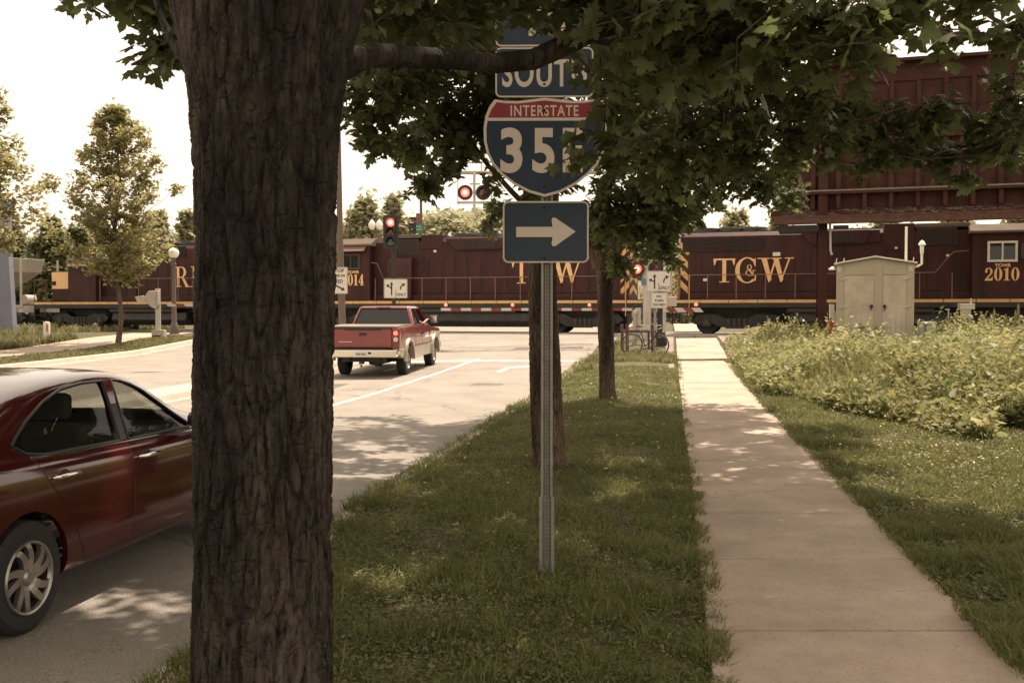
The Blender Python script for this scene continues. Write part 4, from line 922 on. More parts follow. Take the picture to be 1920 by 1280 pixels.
# ---- open crown trees (left bank and beyond the train)
def tree(name, base, h, w, label, group=None, leaf='young_leaf', clear=.22, n=40, size=.17, tw=26, wood='limb_bark', kind='maple_lo', conic=True, r0=.09, cat='tree', per=6, cr=.16, lean=0, trunk='trunk'):
    T = empty(name, base, 0, label, cat, group); m_ = MB(); C = Crown(); lead = [Vector((math.sin(i * 1.3) * .015 * h + lean * i / 8, math.cos(i) * .012 * h, h * .92 * i / 8)) for i in range(9)]
    m_.tube([Vector((0, 0, -.1))] + lead[1:], [r0 * 1.25] + [r0 * (1 - .09 * i) for i in range(1, 9)], 10)
    for i in range(n):
        t = (i + .5) / n; z = h * (clear + (1 - clear) * t)
        prof_ = (math.sin(math.pi * min(1, (t * .9 + .16))) ** .8) if not conic else (1.0 - t ** 2.6) ** .62 * min(1, .60 + t * 2.2)
        a = i * 2.4 + random.uniform(-.4, .4); q = w / 2 * prof_ * (random.uniform(.3, 1.0) if not conic else random.uniform(.25, 1.02) * (.82 + .22 * math.sin(a * 2.5 + t * 9))); c = Vector((q * math.cos(a) + lean * t, q * math.sin(a), z + random.uniform(-.02, .02) * h)); rr_ = w * cr * (.6 + .6 * prof_) * random.uniform(.7, 1.2)
        st_ = Vector((lean * t * .8, 0, max(clear * h * .8, z - q * .9)))
        limb(m_, st_, c, r0 * .35 * (1.1 - t), .008, 5, .15, 4)
        C.clump(c, (rr_, rr_, rr_ * (.85 if conic else .7)), tw, per=per, size=size, kind=kind, shell=.35, wood=False, droop=-.55 if conic else .1, twl=size * 2)
    m_.build(trunk, wood, T, smooth=True); C.build(T, leaf); return T
bA = G(221, 644); tree('young_tree', bA, (644 - 205) / F * bA.y, 250 / F * bA.y, 'young tree with a straight slim trunk standing in the left grass strip', 'young trees on the left bank', n=150, size=.17, tw=14, clear=.29, cr=.085, r0=.11)
pB = at(-48, 650, 36); bB = fl(pB.x, 36); tree('young_tree', bB, 9.8, 5.7, 'young tree at the left frame edge with its trunk out of view', 'young trees on the left bank', n=100, size=.18, tw=15, clear=.42, cr=.105, r0=.11)
gp_ = 'trees growing beyond the train'
def ft(px, top, Y, wpx, label, **k):
    x = (px - 960) / F * Y; h = at(px, top, Y).z - .68
    kk = dict(n=30, size=.42, tw=30, clear=.12, conic=False, r0=.22, kind='diamond', leaf='wood_leaf', cr=.2, per=5); kk.update(k)
    return tree('background_tree', (x, Y, .6), h, wpx / F * Y, label, gp_, **kk)
ft(685, 372, 66, 135, 'pale green tree rising behind the cab of locomotive 2014', conic=False, n=40)
ft(738, 370, 70, 90, 'pale green tree just left of the red traffic light', n=34)
ft(645, 420, 72, 60, 'low pale tree peeking out just right of the big trunk')
ft(20, 405, 78, 110, 'dark leafy tree at the far left above the grey hopper wagon', leaf='maple_far', n=40)
ft(100, 412, 74, 90, 'dark leafy tree between the hopper wagon and the cab of locomotive 2053', leaf='maple_far', n=46)
ft(150, 425, 76, 60, 'dark leafy tree right above the cab of locomotive 2053', leaf='maple_far')
ft(300, 398, 82, 80, 'tree above the hood of locomotive 2053, right of the young tree', leaf='wood_leaf')
ft(352, 394, 84, 60, 'tree touching the left edge of the big trunk beyond the train', leaf='wood_leaf')
ft(250, 405, 84, 60, 'tree showing behind the crown of the young tree', leaf='wood_leaf')
ft(1380, 400, 90, 150, 'broad pale tree above the roof of locomotive 2010', leaf='wood_leaf', n=44, size=.5)
ft(1660, 385, 88, 110, 'pale tree behind the raised hood of locomotive 2010 under the bridge', n=40, size=.5)
ft(1790, 382, 92, 120, 'pale tree behind the air filter of locomotive 2010 under the bridge', n=40, size=.5)
ft(1910, 380, 90, 120, 'pale tree behind the cab of locomotive 2010 under the bridge', n=40, size=.5)
ft(1300, 425, 96, 90, 'low pale tree above the left end of locomotive 2010', leaf='wood_leaf', size=.5)
ft(1460, 398, 94, 100, 'pale tree left of the steel bridge', leaf='wood_leaf', size=.5)
# far wood as one mass
FW = Crown()
for i in range(300):
    px = random.uniform(760, 1000) if i < 130 else random.uniform(-60, 1750); Y = random.uniform(150, 200); tp = 396 if 800 < px < 1000 else 432
    if px < 800 and px > 740: tp = 412
    z = at(px, random.uniform(tp, 455), Y).z
    FW.clump(((px - 960) / F * Y, Y, z - 2.2), (3.6, 3.6, 3.0), 150, per=4, size=1.0, kind='diamond', wood=False, twl=1.2, shell=.6)
for i in range(170):
    px = random.uniform(-80, 1900); Y = random.uniform(98, 125)
    FW.clump(((px - 960) / F * Y, Y, random.uniform(1.5, at(px, 446, Y).z - 1.5)), (3.2, 2.8, 2.4), 80, per=4, size=.7, kind='diamond', wood=False, twl=1.0, shell=.5)
o = npmesh('far_wood', np.vstack(FW.V), np.vstack(FW.F), 'wood_leaf', np.concatenate(FW.R)); tag(o, 'pale green mass of far trees behind the train', 'woodland', None, 'stuff')

# ================================================================== GRASS AND WEEDS
def blades(name, X, Y, Z, h, wd, m_, lean=.35, curl=True):
    n = len(X); a = rng.uniform(0, 2 * math.pi, n); b = rng.uniform(0, 2 * math.pi, n)
    dx, dy = np.cos(a), np.sin(a); lx, ly = np.cos(b) * h * lean * rng.uniform(.2, 1.6, n), np.sin(b) * h * lean * rng.uniform(.2, 1.6, n)
    base = np.stack([X, Y, Z], -1); sd_ = np.stack([dx * wd / 2, dy * wd / 2, 0 * dx], -1)
    mid = base + np.stack([lx * .35, ly * .35, h * .6], -1); tip = base + np.stack([lx, ly, h * rng.uniform(.75, 1, n)], -1)
    V = np.stack([base - sd_, base + sd_, mid + sd_ * .8, mid - sd_ * .8, tip], 1).reshape(-1, 3)
    i = np.arange(n)[:, None] * 5; T = np.concatenate([i + [0, 1, 2], i + [0, 2, 3], i + [3, 2, 4]], 0)
    # patchy colour between clumps of grass
    pn = np.array([noise.noise((x * .9, y * .9, 3)) for x, y in zip(X[:: max(1, n // 60000)], Y[:: max(1, n // 60000)])]); pn = np.repeat(pn, max(1, n // 60000))[:n]
    if len(pn) < n: pn = np.pad(pn, (0, n - len(pn)))
    r_ = np.clip(rng.normal(.42, .2, n) + .35 * pn, 0, 1)
    return np.repeat(r_, 5), V, T
def scatter(n, vf, y0, y1, pw):
    u = rng.random(n); Y = (y0 ** (1 - pw) + u * (y1 ** (1 - pw) - y0 ** (1 - pw))) ** (1 / (1 - pw)) if pw != 1 else y0 * (y1 / y0) ** u
    o_ = np.argsort(np.round(Y, 1) * 1000 + rng.random(n)); Y = Y[o_]; lo, hi = vf(Y); v = lo + rng.random(n) * (hi - lo); return v + S * Y, Y, v
def npn(X, Y, f, s0=0): return np.array([noise.noise((x * f, y * f, s0)) for x, y in zip(X, Y)])
def grass_obj(name, parts, m_, label, cat='grass'):
    V = []; T = []; R_ = []; k = 0
    for r_, v, t in parts: V.append(v); T.append(t + k); R_.append(r_); k += len(v)
    o = npmesh(name, np.vstack(V), np.vstack(T), m_, np.concatenate(R_)); return tag(o, label, cat, None, 'stuff')
def mk(n, vf, y0, y1, pw, hh, wd, lean=.5, hf=hland, keep=None, m_=None):
    X, Y, v = scatter(n, vf, y0, y1, pw)
    if keep is not None: k = keep(v, Y); X, Y, v = X[k], Y[k], v[k]
    q = np.array([noise.noise((x * 2.2, y * 2.2, 1.5)) + .6 * noise.noise((x * 6, y * 6, 8)) for x, y in zip(X, Y)])
    dens = rng.random(len(X)) < np.clip(.75 + 1.1 * q, .12, 1); X, Y, q = X[dens], Y[dens], q[dens]
    h = hh * rng.uniform(.5, 1.25, len(X)) * np.clip(1 + .9 * q, .35, 2.0)
    return blades('', X, Y, hf(X, Y) - .015, h, wd * rng.uniform(.6, 1.3, len(X)) * (1 + Y / 22), m_, lean)
vg = lambda Y: (kv(Y) + .04, .22 + .0 * Y)
g1 = [mk(240000, vg, 3.9, 42, 1.25, .052, .0048, keep=lambda v, Y: ~((Y > 28.2) & (Y < 29.8)) & (Y < 33.6)),
      mk(22000, lambda Y: (kv(Y) - .16, kv(Y) + .3), 4, 32, 1.2, .09, .0055, .8),
      mk(9000, lambda Y: (.12 + 0 * Y, .30 + 0 * Y), 4.5, 33, 1.2, .07, .006, .9),
      mk(9000, vg, 3.9, 18, 1.3, .105, .0055, .9)]
grass_obj('grass', g1, 'grass_blade', 'mown verge grass between the kerb and the sidewalk')
rg = lambda Y: (1.70 + 0 * Y, 1.9 + .50 * Y)
g2 = [mk(210000, rg, 5, 21, 1.15, .08, .0055, keep=lambda v, Y: v < 8.5), mk(60000, lambda Y: (1.66 + 0 * Y, 2.6 + 0 * Y), 4, 31, 1.15, .10, .006, .8)]
grass_obj('grass', g2, 'grass_blade', 'rough lawn right of the sidewalk below the weeds')
g3 = [mk(16000, lambda Y: (-23.45 + 0 * Y, -20.85 + 0 * Y), 28, 46, 1, .09, .02), ]
grass_obj('grass', g3, 'tall_grass_blade', 'thin strip of grass between the left kerb and the path')
g4 = [mk(60000, lambda Y: (-34 + 0 * Y, -26.6 + 0 * Y), 30, 45, 1, .34, .022, .55), mk(16000, lambda Y: (-48 + 0 * Y, -30 + 0 * Y), 36, 62, 1, .3, .04, .5)]
grass_obj('tall_grass', g4, 'tall_grass_blade', 'tall pale grass bank in front of the hopper wagon')
g5 = [mk(9000, lambda Y: (-2.6 + 0 * Y, .12 + 0 * Y), 27, 37, 1, .16, .014, .6, keep=lambda v, Y: (v < -1.7) | ((Y > 30.0) & (Y < 33.4)))]
grass_obj('grass', g5, 'tall_grass_blade', 'pale sunlit grass tuft around the bicycle wheels')
# low broad leaves (clover, plantain) in the lawn
def broad(n, vf, y0, y1, pw, size, m_, label, name='ground_cover', zoff=.03, keep=None, up=2.0, kind='oval', hf=hland, spread=.06):
    X, Y, v = scatter(n, vf, y0, y1, pw)
    if keep is not None: k = keep(v, Y); X, Y = X[k], Y[k]
    P = np.stack([X, Y, hf(X, Y) + zoff * rng.uniform(.2, 1.6, len(X))], -1)
    d = rng.normal(size=P.shape) * [1, 1, .35]; u_ = rng.normal(size=P.shape) * .5 + [0, 0, up]
    V, T, r_ = leafset(P, d, u_, size * rng.uniform(.5, 1.4, len(X)) * (1 + Y / 40), kind)
    o = npmesh(name, V, T, m_, r_); return tag(o, label, 'ground cover', None, 'stuff')
broad(42000, vg, 3.9, 28, 1.35, .024, 'grass_blade', 'clover and small leaves low in the verge grass')
broad(70000, rg, 4.6, 21, 1.2, .032, 'grass_blade', 'clover and small leaves low in the right lawn', keep=lambda v, Y: v < 9)
def fkeep(v, Y): return np.array([noise.noise((a * .8, b * .5, 4)) for a, b in zip(v, Y)]) > .02
broad(2000, lambda Y: (1.9 + 0 * Y, 2.4 + .45 * Y), 7, 17, 1, .026, 'flower', 'tiny yellow flowers dotting the right lawn', 'wildflowers', .13, fkeep)
broad(160, vg, 9, 27, 1, .028, 'flower', 'tiny yellow flowers in the verge around the third maple', 'wildflowers', .12)

# weeds bank on the right: many leafy stems
def weeds(name, n, vf, y0, y1, hgt, lsz, m_, label, keep=None, per=12, fine=False):
    X, Y, v = scatter(n, vf, y0, y1, 1.0)
    if keep is not None: k = keep(v, Y); X, Y, v = X[k], Y[k], v[k]
    q = np.array([noise.noise((x * .55, y * .55, 5)) for x, y in zip(X, Y)]); n = len(X)
    H = hgt(v, Y) * (.86 + 1.0 * q) * rng.uniform(.62, 1.15, n) * np.where(rng.random(n) < .06, 1.3, 1); Z = hland(X, Y)
    ti = np.repeat(np.arange(n), per); f = np.tile((np.arange(per) + .5) / per, n); f = .22 + .78 * f ** .8
    ln = rng.normal(size=(n, 2)) * .16
    a = f * 17 + np.repeat(rng.uniform(0, 6.28, n), per)
    rad = .13 * (1.15 - f) * rng.uniform(.3, 1.2, len(f))
    P = np.stack([X[ti] + ln[ti, 0] * f * H[ti] + np.cos(a) * rad, Y[ti] + ln[ti, 1] * f * H[ti] + np.sin(a) * rad, Z[ti] + f * H[ti]], -1)
    d = np.stack([np.cos(a), np.sin(a), rng.uniform(-.4, 1.1, len(a))], -1); u_ = rng.normal(size=P.shape) * .6 + [0, 0, .8]
    V, T, r_ = leafset(P, d, u_, lsz * rng.uniform(.5, 1.35, len(P)), 'oval')
    r_ = np.clip(r_ + .25 * np.repeat(np.repeat(q, per), 6) + .1, 0, 1)
    o = npmesh(name, V, T, m_, r_); tag(o, label, 'weeds', None, 'stuff'); return X, Y, Z, H
def wv(Y): return (1.98 + .05 * Y * 0 + np.clip((21 - Y) * .26, 0, 4), 3.5 + .52 * Y)
def wk(v, Y): return (Y > 13.6 + 1.2 * np.sin(v * 1.3) + .8 * np.sin(v * 3.1)) & (Y + .32 * (v + S * Y) < 41.8) & ((v > 1.98 + np.clip((21 - Y) * .26, 0, 4)))
def wh(v, Y): return (.62 + .46 * sst(14, 17, Y) - .36 * sst(18, 26, Y)) * (.35 + .65 * sst(1.8, 3.6, v - np.clip((21 - Y) * .26, 0, 4)))
weeds('weeds', 2300, wv, 13, 36, lambda v, Y: wh(v, Y) * 1.06, .17, 'broad_weed', 'broad-leaved taller weeds mixed into the bank', wk, 10)
weeds('weeds', 15000, wv, 13, 38, wh, .095, 'weed_leaf', 'pale leafy weed bank below the beige cabinet', wk, 17)
X, Y, v = scatter(60000, wv, 13, 33, 1.0); k = wk(v, Y); X, Y, v = X[k], Y[k], v[k]
r_, V, T = blades('', X, Y, hland(X, Y), wh(v, Y) * 1.08 * rng.uniform(.45, 1.2, len(X)), .013 * rng.uniform(.6, 1.3, len(X)), None, .5)
o = npmesh('weed_stems', V, T, 'weed_leaf', r_); tag(o, 'long grassy stems standing among the weeds', 'weeds', None, 'stuff')
broad(900, lambda Y: (3.5 + 0 * Y, 3.4 + .42 * Y), 13.0, 17, 1, .15, 'weed_leaf', 'broad burdock leaves along the front foot of the weed bank', 'burdock', .22, wk, 1.0, 'maple_lo')

# ================================================================== SIGNS AND STREET THINGS
def rrect(w_, h_, r, n=5):
    pts = []
    for cx, cz, a0 in ((w_ / 2 - r, h_ / 2 - r, 0), (-w_ / 2 + r, h_ / 2 - r, 90), (-w_ / 2 + r, -h_ / 2 + r, 180), (w_ / 2 - r, -h_ / 2 + r, 270)):
        for i in range(n + 1): t = R(a0 + 90 * i / n); pts.append((cx + r * math.cos(t), cz + r * math.sin(t)))
    return pts
def panel(parent, x, y, z, w_, h_, face, border, bw=.012, r=.04, th=.004, inset=0, name='sign_panel'):
    p = MB().prism(rrect(w_, h_, r), -th, 0).build(name, face if not border else (border if not inset else face), parent); p.location = (x, y, z)
    if border:
        if inset:
            o1 = rrect(w_ - 2 * inset, h_ - 2 * inset, r - inset * .6); o2 = rrect(w_ - 2 * inset - 2 * bw, h_ - 2 * inset - 2 * bw, max(.004, r - inset * .6 - bw))
            n_ = len(o1); m_ = MB().add([(a, -th - .001, b) for a, b in o1] + [(a, -th - .001, b) for a, b in o2], [(i, (i + 1) % n_, (i + 1) % n_ + n_, i + n_) for i in range(n_)])
            m_.build('border', border, p)
        else:
            MB().prism(rrect(w_ - 2 * bw, h_ - 2 * bw, max(.004, r - bw)), -th - .0012, -th + .0005).build('face', face, p)
    return p
def ptext(p, s, x, z, h, m_, sx=.8, bold=0, spacing=1.0, d=-.0065, name='legend', fit=None):
    o = text(name, s, h, m_, p, FM(0, d, z), sx, bold, 'CENTER', spacing, 0, .0008)
    xs = [v.co.x for v in o.data.vertices]; k_ = fit / (max(xs) - min(xs)) if fit else 1; c_ = (max(xs) + min(xs)) / 2
    for v in o.data.vertices: v.co.x = (v.co.x - c_) * k_ + x
    return o
def poly(p, pts, m_, d=-.0062, name='symbol', th=.0015):
    return MB().prism(pts, d - th, d).build(name, m_, p)
def arrow_pts(x0, z0, x1, z1, w_, hw, hl):
    d = Vector((x1 - x0, z1 - z0)).normalized(); q = Vector((-d.y, d.x)); a = Vector((x0, z0)); b = Vector((x1, z1)) - d * hl
    return [tuple(v) for v in (a - q * w_ / 2, b - q * w_ / 2, b - q * hw / 2, b + d * hl, b + q * hw / 2, b + q * w_ / 2, a + q * w_ / 2)]

# --- route sign assembly in the verge
Ys_ = 6.25; sb = at(1025, 1046, Ys_); sb.z = float(hland(sb.x, sb.y)); k = Ys_ / F
RS = empty('route_sign', sb, R(-1), 'blue and red interstate route sign assembly on a perforated steel post', 'road sign')
lo = lambda px, py: at(px, py, Ys_) - sb
pz = lo(1023, -60).z
pm = MB()
hat = [(-.045, 0), (-.03, 0), (-.016, .032), (.016, .032), (.03, 0), (.045, 0), (.045, -.005), (.027, -.005), (.014, .027), (-.014, .027), (-.027, -.005), (-.045, -.005)]
zsp = lo(1023, 930).z
MB().add(*(lambda pr, z0, z1: ([(a, b, z0) for a, b in pr] + [(a, b, z1) for a, b in pr], [tuple(range(12)), tuple(range(23, 11, -1))] + [(i, i + 12, (i + 1) % 12 + 12, (i + 1) % 12) for i in range(12)]))([(a * .82, b) for a, b in hat], zsp - .12, pz)).build('post', 'galv', RS)
MB().add(*(lambda pr, z0, z1: ([(a, b, z0) for a, b in pr] + [(a, b, z1) for a, b in pr], [tuple(range(12)), tuple(range(23, 11, -1))] + [(i, i + 12, (i + 1) % 12 + 12, (i + 1) % 12) for i in range(12)]))([(a * 1.05, b - .012) for a, b in hat], -.3, zsp)).build('base_post', 'galv', RS)
hm_ = MB()
z = .1
while z < lo(0, 495).z + .05:
    hm_.lathe([(0, .0215 if z > zsp else .0095), (.0042, .0215 if z > zsp else .0095), (.0042, .022)], c=(0, 0, z), ax='y', n=8); z += .0254 * 1.0
hm_.build('punched_hole', 'grille', RS)['kind'] = 'stuff'
def P4(x0, y0, x1, y1): a, b = lo(x0, y0), lo(x1, y1); return (a.x + b.x) / 2, (a.z + b.z) / 2, b.x - a.x, a.z - b.z
cx, cz, w_, h_ = P4(943, 378, 1103, 493)
p = panel(RS, cx, -.02, cz, w_, h_, 'sign_blue', 'sign_cream', .010, .035)
def rsx(px): return lo(px, 400).x - cx
def rsz(py): return lo(1000, py).z - cz
poly(p, [(rsx(968), rsz(426)), (rsx(968), rsz(445)), (rsx(1036), rsz(445)), (rsx(1034), rsz(457)), (rsx(1036), rsz(462)), (rsx(1041), rsz(462)), (rsx(1079), rsz(435)), (rsx(1041), rsz(409)), (rsx(1036), rsz(409)), (rsx(1034), rsz(414)), (rsx(1036), rsz(426))], 'sign_cream')
for py in (390, 485): MB().lathe([(0, -.012), (.007, -.011), (.009, -.004)], c=(lo(1021, py).x - cx, 0, lo(0, py).z - cz), ax='y', n=12).build('bolt', 'sign_black', p)
# shield
cx2, cz2, w2, h2 = P4(907, 185, 1136, 370)
def shield(sx, sz, dz=0):
    pts = [(0, .5), (.10, .485), (.22, .468), (.33, .470), (.41, .485), (.455, .41), (.485, .32), (.5, .20), (.497, .06), (.475, -.06), (.43, -.17), (.36, -.27), (.26, -.37), (.13, -.455), (0, -.5)]
    pts += [(-a, b) for a, b in pts[::-1][1:-1]]
    return [(a * w2 * sx, (b * h2) * sz + dz) for a, b in pts]
sh = MB().prism(shield(1, 1), -.004, 0).build('sign_panel', 'sign_cream', RS); sh.location = (cx2, -.02, cz2)
full = shield(.955, .945)
zb_ = lo(0, 228).z - cz2; zr_ = lo(0, 222).z - cz2
def clip(pts, z, keep_above):
    out = []; n_ = len(pts)
    for i in range(n_):
        a, b = pts[i], pts[(i + 1) % n_]; ia = (a[1] >= z) == keep_above; ib = (b[1] >= z) == keep_above
        if ia: out.append(a)
        if ia != ib: t_ = (z - a[1]) / (b[1] - a[1]); out.append((a[0] + (b[0] - a[0]) * t_, z))
    return out
MB().prism(clip(full, zb_, False), -.0052, -.0035).build('blue_field', 'sign_blue', sh)
MB().prism(clip(full, zr_, True), -.0052, -.0035).build('red_field', 'sign_red', sh)
ptext(sh, 'INTERSTATE', lo(1021, 0).x - cx2, lo(0, 219).z - cz2, .068, 'sign_cream', .86, .0015, 1.16, fit=126 * k)
zt_ = lo(0, 321).z - cz2; hh_ = lo(0, 240).z - lo(0, 321).z
for c, px in (('3', 959), ('5', 1019), ('E', 1074)): ptext(sh, c, lo(px, 0).x - cx2, zt_, hh_, 'sign_cream', .80, .012, fit=(41 if c != 'E' else 37) * k)
for px, py in ((1021, 208), (1021, 350)): MB().lathe([(0, -.012), (.007, -.011), (.009, -.004)], c=(lo(px, py).x - cx2, 0, lo(0, py).z - cz2), ax='y', n=12).build('bolt', 'sign_black', sh)
cx3, cz3, w3, h3 = P4(929, 91, 1112, 184)
p = panel(RS, cx3, -.02, cz3, w3, h3, 'sign_blue', 'sign_cream', .010, .035)
ptext(p, 'SOUTH', .0, lo(0, 163).z - cz3, lo(0, 112).z - lo(0, 163).z, 'sign_cream', .80, .005, 1.12, fit=157 * k)
for py in (110, 160): MB().lathe([(0, -.012), (.007, -.011), (.009, -.004)], c=(0, 0, lo(0, py).z - cz3), ax='y', n=12).build('bolt', 'sign_black', p)
cx4, cz4, w4, h4 = P4(929, -4, 1112, 89)
p = panel(RS, cx4, -.02, cz4, w4, h4, 'sign_blue', 'sign_cream', .010, .035)
ptext(p, 'TO', .0, lo(0, 68).z - cz4, lo(0, 14).z - lo(0, 68).z, 'sign_cream', .80, .006, 1.12)

# --- lane-use sign faces
def lane_sign(parent, x, y, z, w_, h_, curved=True):
    p = panel(parent, x, y, z, w_, h_, 'sign_white', 'sign_black', .012, .05, inset=.012)
    # left: straight arrow with a branch to the left
    poly(p, arrow_pts(-.17 * w_, -.36 * h_, -.17 * w_, .36 * h_, .055 * w_, .14 * w_, .16 * h_), 'sign_black')
    if curved: pts = [(-.17, -.16), (-.17, -.02), (-.22, .06), (-.30, .12)]
    else: pts = [(-.17, -.10), (-.19, -.02), (-.26, .02), (-.30, .03)]
    q = []; 
    for i, (a, b) in enumerate(pts): q.append((a * w_, b * h_))
    m_ = MB()
    for (a, b), (c, d) in zip(q[:-1], q[1:]): m_.bar((a, -.0085, b), (c, -.0085, d), .002, .045 * w_, up=(0, 1, 0)) if 0 else m_.prism([(a - .024 * w_, b - .0), (a + .024 * w_, b + .02 * h_), (c + .02 * w_, d + .03 * h_), (c - .024 * w_, d - .02 * h_)], -.0095, -.008)
    m_.build('symbol', 'sign_black', p)
    d = Vector((-.7, .5)).normalized(); e = Vector(q[-1])
    poly(p, [tuple(e + d * .13 * w_), tuple(e + Vector((-d.y, d.x)) * .075 * w_), tuple(e - Vector((-d.y, d.x)) * .075 * w_)], 'sign_black', -.0098)
    # right: turn arrow
    m_ = MB(); pr = None
    for i in range(7):
        t = R(180 - 65 * i / 6); c = (.32 * w_ + .145 * w_ * math.cos(t), -.06 * h_ + .27 * h_ * math.sin(t)); o_ = (.32 * w_ + .095 * w_ * math.cos(t), -.06 * h_ + .19 * h_ * math.sin(t))
        if pr: m_.prism([pr[0], c, o_, pr[1]], -.0095, -.008)
        pr = (c, o_)
    m_.build('symbol', 'sign_black', p)
    e = Vector((.285 * w_, .18 * h_)); d = Vector((.85, .35)).normalized(); n_ = Vector((-d.y, d.x))
    poly(p, [tuple(e + d * .15 * w_), tuple(e + n_ * .08 * w_), tuple(e - n_ * .08 * w_)], 'sign_black', -.0098)
    poly(p, [(-.01 * w_, -.45 * h_), (.01 * w_, -.45 * h_), (.01 * w_, -.08 * h_), (-.01 * w_, -.08 * h_)], 'sign_black', -.0062)
    ptext(p, 'ONLY', .24 * w_, -.38 * h_, .15 * h_, 'sign_black', .85, .004, 1.1, d=-.0075)
    return p
def traffic_head(parent, x, y, z, dia=.3, lit=0, n=3, back=True, rz=0):
    hgt = .36 * n; m_ = MB().box(-.17, .17, -.02, .2, -hgt / 2, hgt / 2)
    h = m_.build('signal_head', 'dark_paint', parent, bevel=.03); h.location = (x, y, z); h.rotation_euler.z = rz
    if back: MB().prism(rrect(.60, hgt + .22, .05), .05, .055).build('backplate', 'dark_paint', h)
    for i, c in enumerate(('lens_red', 'lens_amber', 'lens_green')[:n]):
        zz = hgt / 2 - .18 - i * .36
        MB().lathe([(0, -.075), (.07, -.07), (.12, -.05), (.15, -.02)], c=(0, 0, zz), ax='y', n=24).build('lens', 'lamp_lit' if (lit and i == 0) else c, h, smooth=True)
        if lit and i == 0: MB().lathe([(0, -.083), (.05, -.080), (.068, -.074)], c=(0, 0, zz), ax='y', n=20).build('bulb', 'lamp_core', h)
        MB().lathe([(.165, -.02), (.165, -.27), (.155, -.27), (.155, -.02)], c=(0, 0, zz), ax='y', n=20, a0=-20, a1=200).build('visor', 'dark_paint', h)
    return h
# median traffic light
Yt = 39.0; tb = at(738, 600, Yt); tb.z = float(g(tb.x, tb.y)) + .02
TL = empty('traffic_light', tb, 0, 'black traffic light showing red above the red pickup, with lane sign on its pole', 'traffic light')
lt = lambda px, py: at(px, py, Yt) - tb
MB().tube([(0, .12, 0), (0, .12, lt(0, 400).z)], .075, 14).lathe([(.2, 0), (.2, .1), (.11, .5), (.075, .55)], c=(0, .12, 0), n=12).build('pole', 'dark_paint', TL, smooth=True)
traffic_head(TL, lt(732, 0).x, -.18, (lt(0, 405).z + lt(0, 466).z) / 2, lit=1)
a, b = lt(720, 559), lt(764, 523); lane_sign(TL, (a.x + b.x) / 2, -.03, (a.z + b.z) / 2, b.x - a.x, b.z - a.z)
MB().tube([(0, .1, lt(0, 400).z), (0, .1, lt(0, 385).z)], .02, 6).lathe([(0, 0), (.05, 0), (.05, .12), (0, .14)], c=(0, .1, lt(0, 388).z), n=10).build('finial', 'dark_paint', TL)
# right traffic light with two signs
Yt = 36.0; tb = at(1238, 640, Yt); tb.z = float(g(tb.x, tb.y)) + .02
TR = empty('traffic_light', tb, 0, 'unlit traffic light behind maple leaves, above the sign reading NO TURN ON RED', 'traffic light')
lt = lambda px, py: at(px, py, Yt) - tb
MB().tube([(0, .1, 0), (0, .1, lt(0, 400).z)], .1, 14).box(-.17, .17, -.05, .25, -.2, .55).build('pole', 'dark_paint', TR, bevel=.02)
MB().tube([(lt(1231, 0).x, .0, 0), (lt(1231, 0).x, .0, lt(0, 520).z)], .05, 10).build('conduit', 'galv', TR, smooth=True)
traffic_head(TR, lt(1228, 0).x, -.15, lt(0, 438).z, lit=0)
a, b = lt(1211, 547), lt(1257, 508); lane_sign(TR, (a.x + b.x) / 2, -.14, (a.z + b.z) / 2, b.x - a.x, b.z - a.z, False)
a, b = lt(1219, 578), lt(1250, 548.5); p = panel(TR, (a.x + b.x) / 2, -.14, (a.z + b.z) / 2, b.x - a.x, b.z - a.z, 'sign_white', 'sign_black', .01, .04, inset=.01)
hh_ = b.z - a.z
for s_, dz in (('NO', .19), ('TURN', -.08), ('ON RED', -.34)): ptext(p, s_, 0, dz * hh_, .15 * hh_, 'sign_black', .95, .004, 1.1)
a, b = lt(1250, 574), lt(1271, 556); MB().box(a.x, b.x, .25, .28, a.z, b.z).build('back_panel', 'silver', TR, bevel=.01)
# crossing signal: mast, cantilever, lamps
def xlamp(parent, x, y, z, lit, r=.305, rz=0):
    d = MB().lathe([(0, 0), (r, 0), (r, -.012), (0, -.012)], c=(0, 0, 0), ax='y', n=28).build('signal_lamp', 'dark_paint', parent); d.location = (x, y, z); d.rotation_euler.z = rz
    MB().lathe([(.17, -.012), (.165, -.07), (.0, -.09)], ax='y', n=24).build('lens', 'lamp_lit' if lit else 'lens_red', d, smooth=True)
    if lit: MB().lathe([(.075, -.086), (.0, -.10)], ax='y', n=20).build('bulb', 'lamp_core', d)
    MB().lathe([(.19, -.012), (.19, -.24), (.183, -.24), (.183, -.012)], ax='y', n=20, a0=-10, a1=190).build('visor', 'dark_paint', d)
    MB().lathe([(0, .2), (.12, .18), (.14, .0)], ax='y', n=16).build('lamp_housing', 'dark_paint', d, smooth=True)
    return d
Yc = 40.0; cb_ = at(1213, 630, Yc); cb_.z = float(g(cb_.x, cb_.y)) + .02
CS = empty('crossing_signal', cb_, 0, 'silver railway crossing mast with cantilever and round red flashing lamps', 'crossing signal')
lt = lambda px, py: at(px, py, Yc) - cb_
MB().tube([(0, 0, 0), (0, 0, 4.2), (0, 0, 8.1)], [.17, .16, .14], 18).lathe([(.3, 0), (.3, .05), (.2, .08), (.19, .55), (.17, .6)], n=16).build('mast', 'silver', CS, smooth=True)
ax0 = lt(858, 0).x; az = lt(0, 322).z
am = MB().tube([(0, 0, az), (ax0, 0, az)], .06, 10).tube([(0, 0, az + .6), (ax0, 0, az + .35)], .045, 8).tube([(0, .5, az), (ax0, .5, az)], .05, 8)
for i in range(9): t_ = i / 8; x_ = ax0 * t_; am.tube([(x_, 0, az), (x_, 0, az + .6 - .25 * t_)], .025, 6).tube([(x_, 0, az), (x_, .5, az)], .025, 6)
